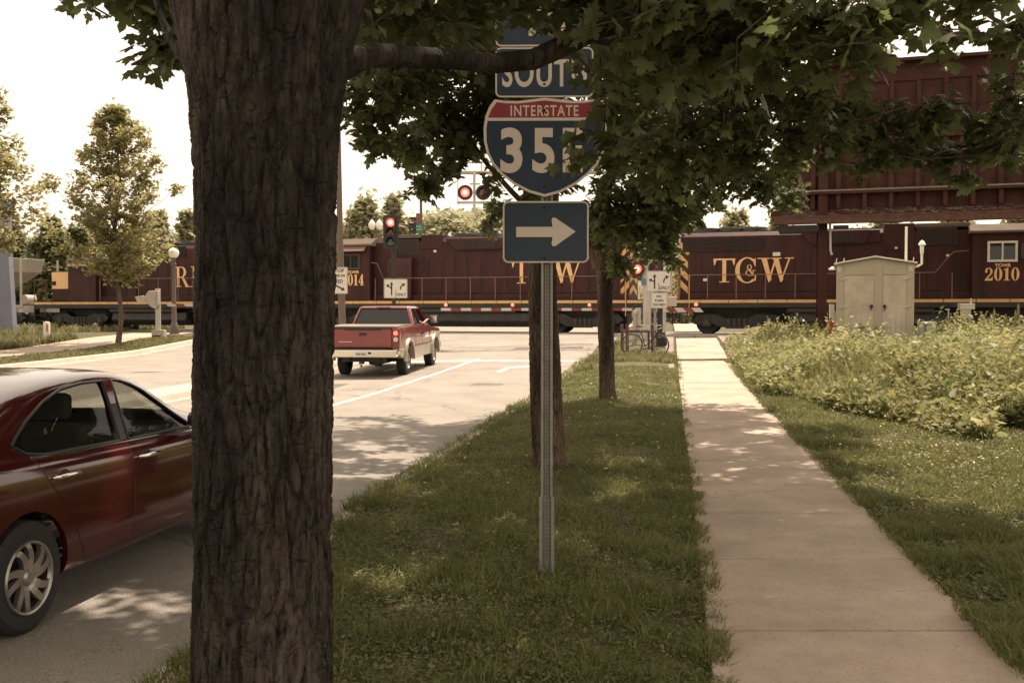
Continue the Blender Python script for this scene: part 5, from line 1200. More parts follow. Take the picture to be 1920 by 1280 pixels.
am.build('cantilever', 'silver', CS, smooth=True)
for px, lit in ((872, 1), (906, 0)): xlamp(CS, lt(px, 0).x, -.15, lt(0, 362).z, lit)
zf = lt(0, 380).z; x1_, x2_ = lt(858, 0).x, lt(921, 0).x; fm = MB()
fm.bar((x1_, 0, zf), (x2_, 0, zf), .09).bar((x1_, -.3, zf), (x1_, .3, zf), .05).bar((x1_, 0, zf), (x1_, 0, az), .04).bar((lt(889, 0).x, 0, zf - .3), (lt(889, 0).x, 0, az), .10).bar((x2_, 0, zf), (x2_, 0, az), .04).bar((lt(884, 0).x, 0, zf - .28), (lt(896, 0).x, 0, zf - .28), .14)
fm.bar((lt(880, 0).x, .02, lt(0, 345).z), (lt(900, 0).x, .02, lt(0, 345).z), .06); fm.build('lamp_frame', 'silver', CS)
xlamp(CS, lt(1195, 0).x, -.2, lt(0, 505).z, 1, .30); xlamp(CS, lt(1231, 0).x, -.2, lt(0, 503).z, 0, .30)
MB().tube([(lt(1195, 0).x, 0, lt(0, 505).z), (lt(1231, 0).x, 0, lt(0, 505).z)], .04, 8).build('crossarm', 'silver', CS)
a, b = lt(1201, 535), lt(1210, 523); MB().box(a.x, b.x, -.21, -.20, a.z, b.z).build('notice_plate', 'blue_plate', CS)
# gates
def gate(name, base, label, x0, x1, z, hgt, armn, skew=0, thick=.06, side=1, mech=True, lamps=()):
    GT = empty(name, base, 0, label, 'crossing gate', 'red and white gate arms lowered in front of the train')
    if mech:
        MB().box(-.1, .1, -.1, .1, 0, hgt).build('gate_post', 'silver', GT, bevel=.02); MB().box(-.2, .2, -.2, .2, 0, .1).build('foot', 'silver', GT)
    wm = MB(); rm = MB(); n_ = armn
    wm.prism([(x0, z - hgt_ar / 2), (x1, z - hgt_ar / 2), (x1 + skew, z + hgt_ar / 2), (x0 + skew, z + hgt_ar / 2)], -.17 - thick / 2, -.17 + thick / 2)
    for i in range(1, n_, 2):
        a, b = lerp(x0, x1, i / n_), lerp(x0, x1, (i + 1) / n_); d = skew
        q = [(a, z - hgt_ar / 2), (b, z - hgt_ar / 2), (b + d, z + hgt_ar / 2), (a + d, z + hgt_ar / 2)]
        rm.prism(q, -.173 - thick / 2, -.171 - thick / 2)
    ar = wm.build('gate_arm', 'arm_white', GT); rm.build('red_band', 'arm_red', ar)
    for x in lamps:
        MB().tube([(x, -.17, z + hgt_ar / 2), (x, -.17, z + hgt_ar / 2 + .08)], .02, 6).build('lamp_bracket', 'dark_paint', ar)
        MB().lathe([(0, -.07), (.055, -.06), (.065, .05), (0, .06)], c=(x, -.17, z + hgt_ar / 2 + .12), ax='y', n=14).build('arm_lamp', 'lamp_dim', ar, smooth=True)
    return GT
hgt_ar = .105; lt = lambda px, py: at(px, py, Yc - 1) - cb2
cb2 = at(1196, 640, Yc - 1); cb2.z = float(g(cb2.x, cb2.y)) + .02
GA = gate('crossing_gate', cb2, 'long lowered gate arm reaching over the road behind the pickup', lt(1186, 0).x, lt(826, 0).x, lt(0, 580).z, 1.3, 19, 0, lamps=[lt(835, 0).x, lt(961, 0).x, lt(1106, 0).x])
hgt_ar = .16; cb3 = at(1243, 640, 37.4); cb3.z = float(g(cb3.x, cb3.y)); lt = lambda px, py: at(px, py, 37.4) - cb3
gate('crossing_gate', cb3, 'short lowered gate arm pointing right across the sidewalk', lt(1240, 0).x, lt(1321, 0).x, lt(0, 581).z, 1.25, 5, -.15, lamps=[lt(1257, 0).x, lt(1307, 0).x])
hgt_ar = .12; Yg = 45.5; cb4 = at(297, 625, Yg); cb4.z = float(g(cb4.x, cb4.y)); lt = lambda px, py: at(px, py, Yg) - cb4
GL = gate('crossing_gate', cb4, 'gate with pale mechanism housing left of the globe lamp, arm lowered to the right', lt(312, 0).x, lt(560, 0).x, lt(0, 572).z, lt(0, 541).z, 15, -.1)
hz = lt(0, 563).z
MB().prism([(-.55, hz + .12), (-.35, hz + .42), (.12, hz + .45), (.16, hz - .22), (-.05, hz - .4), (-.30, hz - .25), (-.42, hz - .1)], -.28, -.1).build('mechanism', 'silver', GL, bevel=.04)
MB().prism([(-.95, hz + .16), (-.55, hz + .22), (-.45, hz - .06), (-.85, hz - .08)], -.3, -.2).build('counterweight', 'silver', GL, bevel=.03)
MB().box(-.02, .12, -.34, -.28, hz - .2, hz + .3).build('mechanism_door', 'kerb_concrete', GL, bevel=.01)
MB().box(-.25, .32, -.2, .2, 0, .35).build('foundation', 'kerb_concrete', GL, bevel=.02)
# globe lamp
b = G(327, 630); gl = empty('street_lamp', b, 0, 'dark fluted lamp post with white globe beside the left path', 'street lamp'); H = (630 - 475) / F * b.y
MB().lathe([(.42, -.1), (.42, .10), (0, .11)], n=4).build('plinth', 'kerb_concrete', gl)
MB().lathe([(.22, .1), (.23, .25), (.17, .5), (.13, .62), (.115, .66), (.08, H - .75), (.07, H - .62), (.12, H - .58), (.13, H - .5), (.08, H - .44), (.10, H - .28), (.13, H - .22)], n=16).build('post', 'pole_brown', gl, smooth=30)
MB().lathe([(.001, -.25)] + [(.25 * math.cos(R(t)), .25 * math.sin(R(t))) for t in range(-80, 90, 10)] + [(.001, .25)], c=(0, 0, H), n=24).build('globe', 'globe', gl, smooth=60)
# tall street light pole with stop sign
Yp = 34; b = at(640, 600, Yp); b.z = float(g(b.x, b.y)) + .02; pl = empty('lamp_column', b, 0, 'tall brown metal pole right beside the big trunk, carrying the STOP HERE ON RED sign', 'street lamp'); lt = lambda px, py: at(px, py, Yp) - b
MB().tube([(lt(640, 0).x, 0, -.1), (lt(638, 0).x - .05, 0, 4.0), (lt(635, 0).x - .06, 0, 10.2)], [.135, .105, .065], 14).build('pole', 'pole_brown', pl, smooth=True)
MB().tube([(-.15, 0, 10.1), (-.9, .1, 10.6), (-2.2, .3, 10.8)], [.05, .04, .035], 8).box(-2.9, -2.1, .15, .45, 10.72, 10.86).build('luminaire', 'pole_brown', pl, bevel=.02)
a, b_ = lt(621, 551), lt(653, 501); p = panel(pl, (a.x + b_.x) / 2, -.14, (a.z + b_.z) / 2, b_.x - a.x, b_.z - a.z, 'sign_white', 'sign_black', .01, .04, inset=.012); hh_ = b_.z - a.z
for s_, dz, h_ in (('STOP', .31, .125), ('HERE ON', .14, .085), ('RED', -.09, .13)): ptext(p, s_, .0, dz * hh_, h_ * hh_, 'sign_black', .88, .005, 1.05)
poly(p, arrow_pts(-.13, -.17 * hh_, .19, -.37 * hh_, .05, .15, .10), 'sign_black')
# far traffic signal, street-name sign, twin acorn lamp, crossbucks, brick chimney
Y_ = 62; b = at(790, 600, Y_); b.z = .62; fr = empty('traffic_light', b, 0, 'distant traffic light on a truss arm beside a small green street sign', 'traffic light'); lt = lambda px, py: at(px, py, Y_) - b
MB().tube([(0, 0, 0), (0, 0, lt(0, 330).z)], [.11, .08], 10).build('pole', 'pole_brown', fr, smooth=True)
MB().tube([(0, 0, lt(0, 424).z), (lt(735, 0).x, 0, lt(0, 419).z)], .05, 8).tube([(0, 0, lt(0, 436).z), (lt(735, 0).x, 0, lt(0, 421).z)], .035, 8).tube([(lt(770, 0).x, 0, lt(0, 431).z), (lt(760, 0).x, 0, lt(0, 421).z)], .03, 6).build('truss_arm', 'pole_brown', fr)
h = traffic_head(fr, lt(774, 0).x, -.1, lt(0, 428).z, back=False, rz=R(-70)); h.scale = (.7, .9, .68)
a, b_ = lt(778, 438), lt(794, 419.5); p = MB().box(a.x, b_.x, -.15, -.13, a.z, b_.z).build('street_sign', 'sign_green', fr)
m_ = MB()
for (u, v0) in ((.22, .30), (.22, .62)):
    x = a.x + .06
    while x < b_.x - .1: q = random.uniform(.03, .07); zz = a.z + (b_.z - a.z) * v0; m_.box(x, x + q * .5, -.156, -.151, zz, zz + random.choice((.08, .12))); x += q + .02
m_.build('legend', 'sign_white', p)['kind'] = 'stuff'
Y_ = 60; b = at(705, 600, Y_); b.z = .62; aw = empty('street_lamp', b, 0, 'far street lamp with twin white acorn globes above the cab of locomotive 2014', 'street lamp'); lt = lambda px, py: at(px, py, Y_) - b
MB().tube([(0, 0, 0), (0, 0, lt(0, 437).z)], .09, 10).tube([(-.2, 0, lt(0, 436).z), (.2, 0, lt(0, 436).z)], .04, 6).tube([(-.2, 0, lt(0, 436).z), (-.2, 0, lt(0, 431).z)], .05, 6).tube([(.2, 0, lt(0, 436).z), (.2, 0, lt(0, 431).z)], .05, 6).build('post', 'pole_brown', aw)
for x in (-.22, .22): MB().lathe([(.09, 0), (.2, .15), (.21, .35), (.12, .52), (.03, .6), (0, .68)], c=(x, 0, lt(0, 431).z), n=14).build('globe', 'globe', aw, smooth=True)
Y_ = 66; 
for i, px in enumerate((905, 928)):
    b = at(px, 600, Y_ + i); b.z = .6; cbx = empty('crossing_sign', b, 0, ('white crossbuck tip over the roof of locomotive 2014, left of the pair', 'white crossbuck tip over the roof of locomotive 2014, right of the pair')[i], 'crossing sign', 'crossbucks beyond the train'); zc = at(0, 442, Y_ + i).z - b.z
    MB().tube([(0, .05, 0), (0, .05, zc + .1)], .05, 8).build('post', 'silver', cbx)
    for s_ in (-1, 1): MB().bar((-.5 * s_, -.02 * s_, zc - .5), (.5 * s_, -.02 * s_, zc + .5), .03, .2, up=(0, 1, 0)).build('crossbuck', 'white_paint', cbx)
Y_ = 110; b = at(783, 600, Y_); b.z = .5; bk = empty('brick_building', b, 0, 'distant brick building with a square chimney beside the green street sign', 'building'); lt = lambda px, py: at(px, py, Y_) - b
MB().box(lt(752, 0).x, lt(778, 0).x, 0, 6, -1, lt(0, 410).z).build('wall', 'brick', bk); MB().box(lt(779, 0).x, lt(788, 0).x, -.1, .6, -1, lt(0, 400).z).build('chimney', 'brick', bk)
MB().box(lt(750, 0).x, lt(779, 0).x, -.2, 6.2, lt(0, 410).z, lt(0, 407).z).build('roof', 'louvre', bk)
# blue concrete pier at far left
Y_ = 45.5; b = fl(at(4, 600, Y_).x, Y_); pr_ = empty('bridge_pier', b, 0, 'tapering blue-grey concrete pier at the far left edge', 'bridge pier'); lt = lambda px, py: at(px, py, Y_) - b
prm = MB().prism([(lt(-90, 0).x, -.3), (lt(16, 0).x, -.3), (lt(8, 0).x, lt(0, 480).z), (lt(7, 0).x, lt(0, 385).z), (lt(-90, 0).x, lt(0, 385).z)], 0, .45).build('shaft', 'pier_blue', pr_, bevel=.04)
MB().box(lt(-95, 0).x, lt(8, 0).x, -.06, .5, lt(0, 385).z, lt(0, 372).z).build('cap', 'pier_blue', pr_, bevel=.03)
# marker posts
b = G(88, 640, hland); u = empty('marker_post', b, 0, 'short white utility marker in the tall grass bank', 'marker post'); MB().lathe([(.14, -.1), (.14, .78), (.12, .86), (0, .88)], n=14).build('tube', 'white_paint', u, smooth=40); MB().box(.05, .12, -.16, -.12, .45, .75).build('decal', 'post_orange', u)

# ================================================================== STEEL BRIDGE
YB0 = 40.5; 
def BY(px): q = (px - 960) / F; return YB0 / (1 + .32 * q)        # runs parallel to the track, on the near side
def BA(px): q = (px - 960) / F; return q * BY(px) / .9524
def BZ(px, py): return at(px, py, BY(px)).z
BR = empty('steel_bridge', (0, YB0, 0), TROT, 'huge maroon riveted plate girder bridge at the upper right', 'bridge'); BE = BA(1462); BF = BA(2350)
zA, zb1, zb2 = BZ(1600, 363), BZ(1600, 402), BZ(1700, 413); zTop = BZ(1850, 101); zmid = BZ(1850, 250)
xs0 = BA(1492)
MB().prism([(BE, zb1), (BF, zb1), (BF, zTop - .35), (xs0, zTop - .35), (xs0, zA + .12), (BE, zA + .12)], 0, .05).build('web_plate', 'rust_maroon', BR)
MB().box(xs0 - .15, BF, -.42, .42, zTop - .12, zTop).box(xs0 - .15, BF, -.06, -.001, zTop - .75, zTop - .12).build('top_flange', 'rust_maroon', BR, bevel=.01)
MB().box(xs0, BF, -.22, -.001, zmid - .05, zmid + .05).build('rail_flange', 'rust_maroon', BR)
MB().box(BE - .3, BF, -.36, -.001, zA - .02, zA + .08).build('ledge', 'rust_maroon', BR)
MB().box(BE - .3, BF, -.362, -.30, zA + .081, zA + .13).build('ledge_edge', 'lichen', BR)
MB().box(BE - .35, BF, -.16, -.001, zb1 - .02, zb1 + .2).build('bottom_flange', 'rust_maroon', BR)
x = BE + .25; i = 0; sp_ = (BA(1800) - BA(1600)) / 4
while x < BF:
    top = zTop - .13 if x > xs0 else zA
    if x > xs0: MB().box(x - .02, x + .02, -.16, -.001, zA + .14, zmid - .06).box(x - .09, x + .09, -.18, -.16, zA + .14, zmid - .06).build('stiffener', 'rust_maroon', BR)
    if x > xs0: MB().box(x - .02, x + .02, -.16, -.001, zmid + .06, zTop - .76).box(x - .07, x + .07, -.175, -.16, zmid + .06, zTop - .76).build('stiffener', 'rust_maroon', BR)
    MB().box(x - .02, x + .02, -.26, -.001, zb1 + .21, zA - .03).box(x - .07, x + .07, -.28, -.26, zb1 + .21, zA - .03).build('stiffener', 'rust_maroon', BR)
    x += sp_; i += 1
MB().box(BA(1452), BF, -.75, -.45, zb2 - .10, zb2 + .09).build('lower_beam', 'rust', BR, bevel=.01)
m_ = MB(); x = BE
while x < BF:
    q = random.uniform(.06, .34); zq = zb1 + .17 * random.random() ** 1.6; th = random.uniform(.004, .016); a1_ = random.uniform(-.05, .09)
    m_.prism([(x, zq), (x + q * .5, zq + a1_ - th * .4), (x + q, zq + a1_ * .4), (x + q * .9, zq + a1_ * .4 + th), (x + q * .45, zq + a1_ + th * .8), (x + q * .05, zq + th)], -.1665, -.1605); x += random.uniform(.015, .11)
m_.build('flaking_paint', 'lichen', BR)['kind'] = 'stuff'
MB().box(BE - .3, BF, -.45, .9, zb1 - .14, zb1 - .04).build('deck', 'rust', BR)
MB().box(BE - .1, BF, .85, .95, zb1 - .04, zTop - 1).build('far_girder', 'rust_maroon', BR)
MB().box(BA(1460), BA(1534), -.7, .4, BZ(1500, 437), BZ(1500, 425)).build('bearing_beam', 'grille', BR)
MB().box(BF - 1.2, BF - .2, -.7, .9, -.2, zb1 - .15).build('end_pier', 'rust_maroon', BR)
mgr = MB()
# column in front of it
Yk = 36.6; b = fl(at(1541, 600, Yk).x, Yk, hland); cl_ = empty('steel_column', b, R(-8), 'dark maroon steel column rising out of the weeds left of the beige cabinet', 'column'); kz = at(1541, 150, Yk).z - b.z; kw = 17 / F * Yk / 2
MB().box(-kw, kw, -.02, 0, -.3, kz).box(-kw, kw, .28, .30, -.3, kz).box(-.012, .012, .0005, .2795, -.3, kz).build('flanges', 'rust_maroon', cl_)
MB().tube([(kw + .1, .05, at(0, 418, Yk).z - b.z), (kw + .12, .05, at(0, 470, Yk).z - b.z), (kw + .17, .05, at(0, 478, Yk).z - b.z)], .045, 8).build('drain_pipe', 'silver', cl_)
MB().bar((0, .15, kz - .1), (0, 3.6, kz - .1), .2).build('bracket', 'rust_maroon', cl_)

# ================================================================== SIGNAL CABINET AND SMALL THINGS
Yq = 30.5; cc = at(1647, 640, Yq); cc.z = float(hland(cc.x, cc.y)); CB = empty('signal_cabinet', cc, R(-2), 'beige two-door signal cabinet with peaked roof standing in the weeds', 'equipment cabinet'); CB.rotation_euler.z = TROT
def lt(px, py):      # photo point on the cabinet's front face, in its own frame
    if px == 0: px = 1647
    d_ = ray(px, py); n_ = Vector((-math.sin(TROT), math.cos(TROT), 0)); c0_ = Vector((cc.x, cc.y, 0)); t_ = c0_.dot(n_) / d_.dot(n_); p_ = Vector((d_.x * t_, d_.y * t_, CAMZ + d_.z * t_)) - cc
    return Vector((p_.x * math.cos(TROT) + p_.y * math.sin(TROT), 0, p_.z))
x0, x1 = lt(1574, 0).x, lt(1721, 0).x; ze = lt(0, 495).z; zp = lt(0, 484).z; xm = (x0 + x1) / 2
MB().prism([(x0, 0), (x1, 0), (x1, ze), (xm, zp), (x0, ze)], 0, 2.2).build('shell', 'cabinet', CB, bevel=.02)
MB().prism([(x0 - .08, ze - .01), (xm, zp + .015), (x1 + .08, ze - .01), (x1 + .08, ze + .04), (xm, zp + .07), (x0 - .08, ze + .04)], -.12, 2.3).build('roof', 'cabinet_light', CB, bevel=.01)
for a, b_, hx, knob in ((1589, 1644, 1589, 1640), (1662, 1705, 1705, 1665)):
    xa, xb = lt(a, 0).x, lt(b_, 0).x; zt_ = lt(0, 517).z
    d = MB().box(xa, xb, -.025, -.001, .1, zt_).build('door', 'cabinet_door', CB, bevel=.006)
    MB().box(xa, xb, -.022, -.001, zt_ + .03, ze - .06).build('header_panel', 'cabinet', CB, bevel=.005)
    for py in (522, 575): MB().box(lt(hx, 0).x - .14, lt(hx, 0).x + .06, -.045, -.026, lt(0, py).z - .03, lt(0, py).z).box(lt(hx, 0).x - .02, lt(hx, 0).x + .14, -.046, -.027, lt(0, py).z + .01, lt(0, py).z + .035).build('hinge', 'cabinet_light', d)
    MB().lathe([(0, -.09), (.05, -.08), (.05, -.03)], c=(lt(knob, 0).x, 0, lt(0, 574).z), ax='y', n=14).box(lt(knob, 0).x - .012, lt(knob, 0).x + .012, -.07, -.03, lt(0, 574).z - .12, lt(0, 574).z).build('handle', 'sign_black', d)
    lx = lt({1589: 1604, 1662: 1670}[a], 0).x
    for j in range(3):
        v_ = MB().box(lx + j * .135, lx + j * .135 + .09, -.034, -.0255, lt(0, 623).z - .12, lt(0, 591).z).build('vent', 'cabinet_light', d); m_ = MB()
        for q in range(9): zz = lt(0, 623).z - .08 + q * .068; m_.box(lx + j * .135 + .01, lx + j * .135 + .08, -.040, -.0345, zz, zz + .018)
        m_.build('vent_slat', 'cabinet', v_)
for px in (1578, 1713): MB().box(lt(px, 0).x - .05, lt(px, 0).x + .07, -.01, -.001, lt(0, 509).z, lt(0, 499).z).build('corner_plate', 'cabinet_light', CB)
for px in (1572, 1586, 1718): MB().tube([(lt(px, 0).x, .1, ze), (lt(px, 0).x + .03, .1, ze + .2)], .014, 6).build('roof_eye', 'cabinet_light', CB)
MB().lathe([(0, 0), (.1, .0), (.12, .05), (.0, .12)], c=(x0 - .13, .1, ze - .17), n=12).build('side_lamp', 'white_paint', CB)
xw = lt(1735, 0).x; MB().tube([(x1, .1, lt(0, 501).z), (xw - .1, .1, lt(0, 500).z), (xw, .1, lt(0, 496).z), (xw, .1, lt(0, 475).z)], .035, 8).lathe([(.05, 0), (.06, .25), (.11, .27), (.06, .38), (0, .42)], c=(xw, .1, lt(0, 477).z), n=12).build('vent_pipe', 'white_paint', CB, smooth=True)
MB().tube([(lt(1713, 0).x, 1.9, 1), (lt(1713, 0).x, 1.9, lt(0, 420).z + .05)], .04, 8).build('antenna_pole', 'white_paint', CB)
MB().box(x0 - .12, x0, .4, .7, 1.1, 1.45).build('junction_box', 'silver', CB, bevel=.01)
def small(name, px, py, Y, fn, label, cat, h=hland):
    b = at(px, py, Y); b.z = float(h(b.x, Y)); e = empty(name, b, 0, label, cat); fn(e, lambda x, y: at(x, y, Y) - b); return e
def f_(e, lt): MB().box(-.08, .08, -.03, .03, -.2, lt(0, 596).z).build('lower_panel', 'post_orange', e); MB().box(-.078, .078, -.028, .028, lt(0, 596).z, lt(0, 570).z).build('upper_panel', 'white_paint', e)
small('marker_post', 1559, 640, 33, f_, 'slim orange and white marker post left of the beige cabinet', 'marker post')
def f_(e, lt):
    MB().box(lt(1746, 0).x, lt(1763, 0).x, 0, .3, -.1, lt(0, 607).z).build('body', 'pedestal', e, bevel=.015); MB().prism([(lt(1744, 0).x, lt(0, 607).z), (lt(1764.5, 0).x, lt(0, 607).z), (lt(1761, 0).x, lt(0, 603).z), (lt(1747, 0).x, lt(0, 603).z)], -.03, .33).build('lid', 'cabinet_light', e)
    MB().box(lt(1738, 0).x, lt(1745, 0).x, .1, .4, -.1, lt(0, 604).z).build('side_body', 'pedestal', e, bevel=.01)
small('utility_pedestal', 1755, 650, 29.5, f_, 'grey-green utility pedestal right of the beige cabinet', 'utility box')
def f_(e, lt): MB().box(lt(1813, 0).x, lt(1829, 0).x, 0, .2, -.1, lt(0, 580).z).build('post', 'kerb_concrete', e, bevel=.01); MB().box(lt(1808, 0).x, lt(1836, 0).x, -.02, .22, lt(0, 580).z, lt(0, 569).z).build('head', 'silver', e, bevel=.01); MB().tube([(0, .1, lt(0, 570).z), (0, .1, lt(0, 559).z)], .03, 6).build('finial', 'silver', e)
small('signal_post', 1822, 640, 36, f_, 'pale T-headed signal post under the cab of locomotive 2010', 'signal post')
def f_(e, lt): MB().bar((lt(1780, 0).x, 0, lt(0, 580).z), (lt(1788, 0).x, 0, lt(0, 580).z), .05).bar((lt(1786, 0).x, 0, 0), (lt(1786, 0).x, 0, lt(0, 580).z), .04).build('rod', 'silver', e); MB().lathe([(.30, -.02), (.33, 0), (.30, .02), (.27, 0), (.30, -.02)], c=(lt(1768, 0).x, 0, lt(0, 598).z), ax='y', n=24).build('wheel', 'grille', e)
small('switch_stand', 1775, 640, 38, f_, 'dark hoop and thin rod of a switch stand between pedestal and signal post', 'switch stand')
def f_(e, lt): MB().box(-.05, .05, -.05, .05, -.1, lt(0, 613).z).build('stake', 'post_orange', e)
small('survey_stake', 1848, 640, 33, f_, 'short orange wooden stake at the top of the weeds', 'stake')
random.seed(21)
for i, (px, ty, by) in enumerate(((1866, 582, 622), (1884, 592, 624), (1908, 572, 620), (1904, 584, 620))):
    b = at(px, by, 26); b.z = float(hland(b.x, 26)); e = empty('dry_stalk', b, 0, ('thin dry seed stalk rising from the weeds, leftmost of four', 'short leaning dry seed stalk, second of four from the left', 'tallest dry seed stalk near the right edge', 'dry seed stalk just left of the tallest one')[i], 'plant', 'dry stalks above the weeds')
    H = at(px, ty, 26).z - b.z; q = random.uniform(-.06, .06); MB().tube([(0, 0, 0), (q * .4, 0, H * .7), (q, 0, H)], [.012, .01, .005], 5).build('stem', 'stalk', e)
    MB().lathe([(.004, 0), (.03, .05), (.032, .3), (.006, .42)], c=(q * .8, 0, H - .36), n=7).build('seed_head', 'stalk', e)
# wooden barrier posts where the bicycle leans
Yw = 33.6
for i, (x0, x1, ty, by) in enumerate(((1166, 1168.5, 608, 668), (1176, 1176, 608, 668), (1223, 1224, 608, 670))):
    b = at(x1, by, Yw); b.z = float(hland(b.x, b.y)) - .05; e = empty('wooden_post', b, 0, ('leaning brown post at the left of the bicycle', 'upright brown post beside the rear wheel of the bicycle', 'brown post at the front wheel of the bicycle')[i], 'post', 'brown posts behind the bicycle')
    t_ = at(x0, ty, Yw) - b; MB().bar((0, 0, -.1), (t_.x, .02, t_.z), .1, .08).build('shaft', 'wood_post', e, bevel=.008); MB().bar((t_.x, .02, t_.z), (t_.x, .02, t_.z + .012), .07, .05).build('cap', 'wood_post', e)
b = at(1193, 650, 35); b.z = float(hland(b.x, b.y)); e = empty('railing', b, 0, 'low rusty rail joining the brown posts behind the bicycle', 'railing'); lt = lambda px, py: at(px, py, 35) - b
MB().tube([(lt(1165, 0).x, 0, lt(0, 620).z), (lt(1221, 0).x, 0, lt(0, 621).z)], .045, 8).build('top_rail', 'rust', e)
for px in (1168, 1219): MB().tube([(lt(px, 0).x, 0, -.1), (lt(px, 0).x, 0, lt(0, 620).z)], .04, 8).build('support', 'rust', e)
b = at(1193, 650, 36.5); b.z = float(hland(b.x, b.y)); e = empty('weathered_pole', b, 0, 'pale peeling wooden pole just left of the silver crossing mast', 'pole'); lt = lambda px, py: at(px, py, 36.5) - b
MB().tube([(lt(1192, 0).x, 0, -.1), (lt(1194, 0).x, 0, lt(0, 586).z)], [.1, .085], 10).build('shaft', 'truck_tan', e, smooth=True); MB().lathe([(.11, 0), (.11, .12), (0, .13)], c=(lt(1194, 0).x, 0, lt(0, 588).z), n=10).build('cap', 'silver', e)
# bicycle
Yb_ = 33.0; rw = at(1185, 656, Yb_); fw = at(1238, 655, Yb_ - .15); gz = float(hland(rw.x, rw.y)); BK = empty('bicycle', (rw.x, rw.y, gz + .0), math.atan2(fw.y - rw.y, fw.x - rw.x), 'dark bicycle leaning on the brown posts beside the sidewalk', 'bicycle'); wb = (fw - rw).length; r_ = .335
def wheel(parent, x, rz=0):
    w_ = MB(); n_ = 36
    w_.tube([(r_ * math.cos(2 * math.pi * i / n_), 0, r_ * math.sin(2 * math.pi * i / n_)) for i in range(n_ + 1)], .021, 6)
    o = w_.build('wheel', 'rubber', parent, smooth=True); o.location = (x, 0, r_); o.rotation_euler = (R(4), 0, rz); sp_ = MB()
    sp_.tube([((r_ - .025) * math.cos(2 * math.pi * i / n_), 0, (r_ - .025) * math.sin(2 * math.pi * i / n_)) for i in range(n_ + 1)], .009, 5)
    for i in range(14): a = 2 * math.pi * i / 14; sp_.tube([(0, .03 * (-1) ** i, 0), ((r_ - .02) * math.cos(a), 0, (r_ - .02) * math.sin(a))], .0022, 4)
    sp_.tube([(0, -.05, 0), (0, .05, 0)], .022, 8); sp_.build('spokes', 'silver', o); return o
wheel(BK, 0); wheel(BK, wb, R(-35))
bb = (.43, 0, .28); seat = (.28, .0, .78); head = (wb - .17, 0, .78); hd2 = (wb - .12, 0, .62)
MB().tube([bb, seat], .016, 8).tube([(.30, 0, .74), head], .016, 8).tube([bb, hd2], .018, 8).tube([head, hd2], .019, 8).tube([(0, 0, r_), bb], .011, 6).tube([(0, 0, r_), (.30, 0, .72)], .009, 6).build('frame', 'dark_paint', BK, smooth=True)
MB().tube([hd2, (wb - .05, .0, .5), (wb, .05, r_)], .013, 6).tube([hd2, (wb - .05, 0, .5), (wb, -.05, r_)], .013, 6).build('fork', 'dark_paint', BK)
MB().tube([seat, (.26, 0, .90)], .013, 6).build('seat_post', 'silver', BK); MB().prism([(.12, .92), (.20, .96), (.40, .93), (.42, .915), (.22, .90)], -.05, .05).build('saddle', 'trim_black', BK, bevel=.02)
MB().tube([head, (wb - .20, 0, .93), (wb - .10, 0, .96)], .014, 6).tube([(wb - .10, -.2, .96), (wb - .10, .2, .96)], .012, 6).tube([(wb - .10, -.2, .96), (wb + .02, -.21, .97), (wb + .04, -.21, .88), (wb - .06, -.21, .84)], .013, 6).tube([(wb - .10, .2, .96), (wb + .02, .21, .97), (wb + .04, .21, .88), (wb - .06, .21, .84)], .013, 6).build('handlebar', 'silver', BK)
MB().lathe([(.085, -.012), (.09, 0), (.085, .012)], c=(.43, -.05, .28), ax='y', n=20).tube([(.43, -.07, .28), (.5, -.07, .13)], .012, 6).box(.45, .55, -.13, -.07, .115, .135).tube([(.43, .07, .28), (.36, .07, .43)], .012, 6).box(.31, .41, .07, .13, .425, .445).build('crankset', 'galv', BK)
MB().box(wb - .1, wb + .22, -.14, -.10, .30, .58).build('pannier', 'trim_black', BK, bevel=.03)
# fallen twig on the road edge, litter leaves, joint weeds
b = G(895, 832, hroad); tw_ = MB()
for i in range(5): a = random.uniform(-.6, .6); tw_.tube([(0, 0, .01), (.15 * math.cos(a), .1 * math.sin(a) + .05, .03), (.32 * math.cos(a), .24 * math.sin(a) + .05, .05 + .02 * i)], [.006, .004, .002], 5)
o = tw_.build('fallen_twig', 'stalk'); o.location = b; tag(o, 'small broken twig lying at the road edge by the grass', 'twig')
n_ = 260; yy_ = rng.uniform(4, 26, n_); vv_ = np.where(rng.random(n_) < .75, rng.normal(-3.0, .12, n_), rng.uniform(.25, 1.7, n_)); XX_ = vv_ + S * yy_
ZZ_ = np.where(vv_ < -2.9, hroad(XX_, yy_) + .012, g(XX_, yy_) + .03)
kk = (vv_ < -2.95) | (vv_ > .2); P = np.stack([XX_, yy_, ZZ_], -1)[kk]
V, T, r2_ = leafset(P, rng.normal(size=P.shape) * [1, 1, .1], rng.normal(size=P.shape) * .25 + [0, 0, 1], .022 * rng.uniform(.3, 1.3, len(P)), 'diamond')
leafmat('dead_leaf', (.10, .06, .03), (.40, .30, .18), .2)
o = npmesh('leaf_litter', V, T, 'dead_leaf', r2_); tag(o, 'dry leaf crumbs along the gutter and on the sidewalk', 'leaf litter', None, 'stuff')

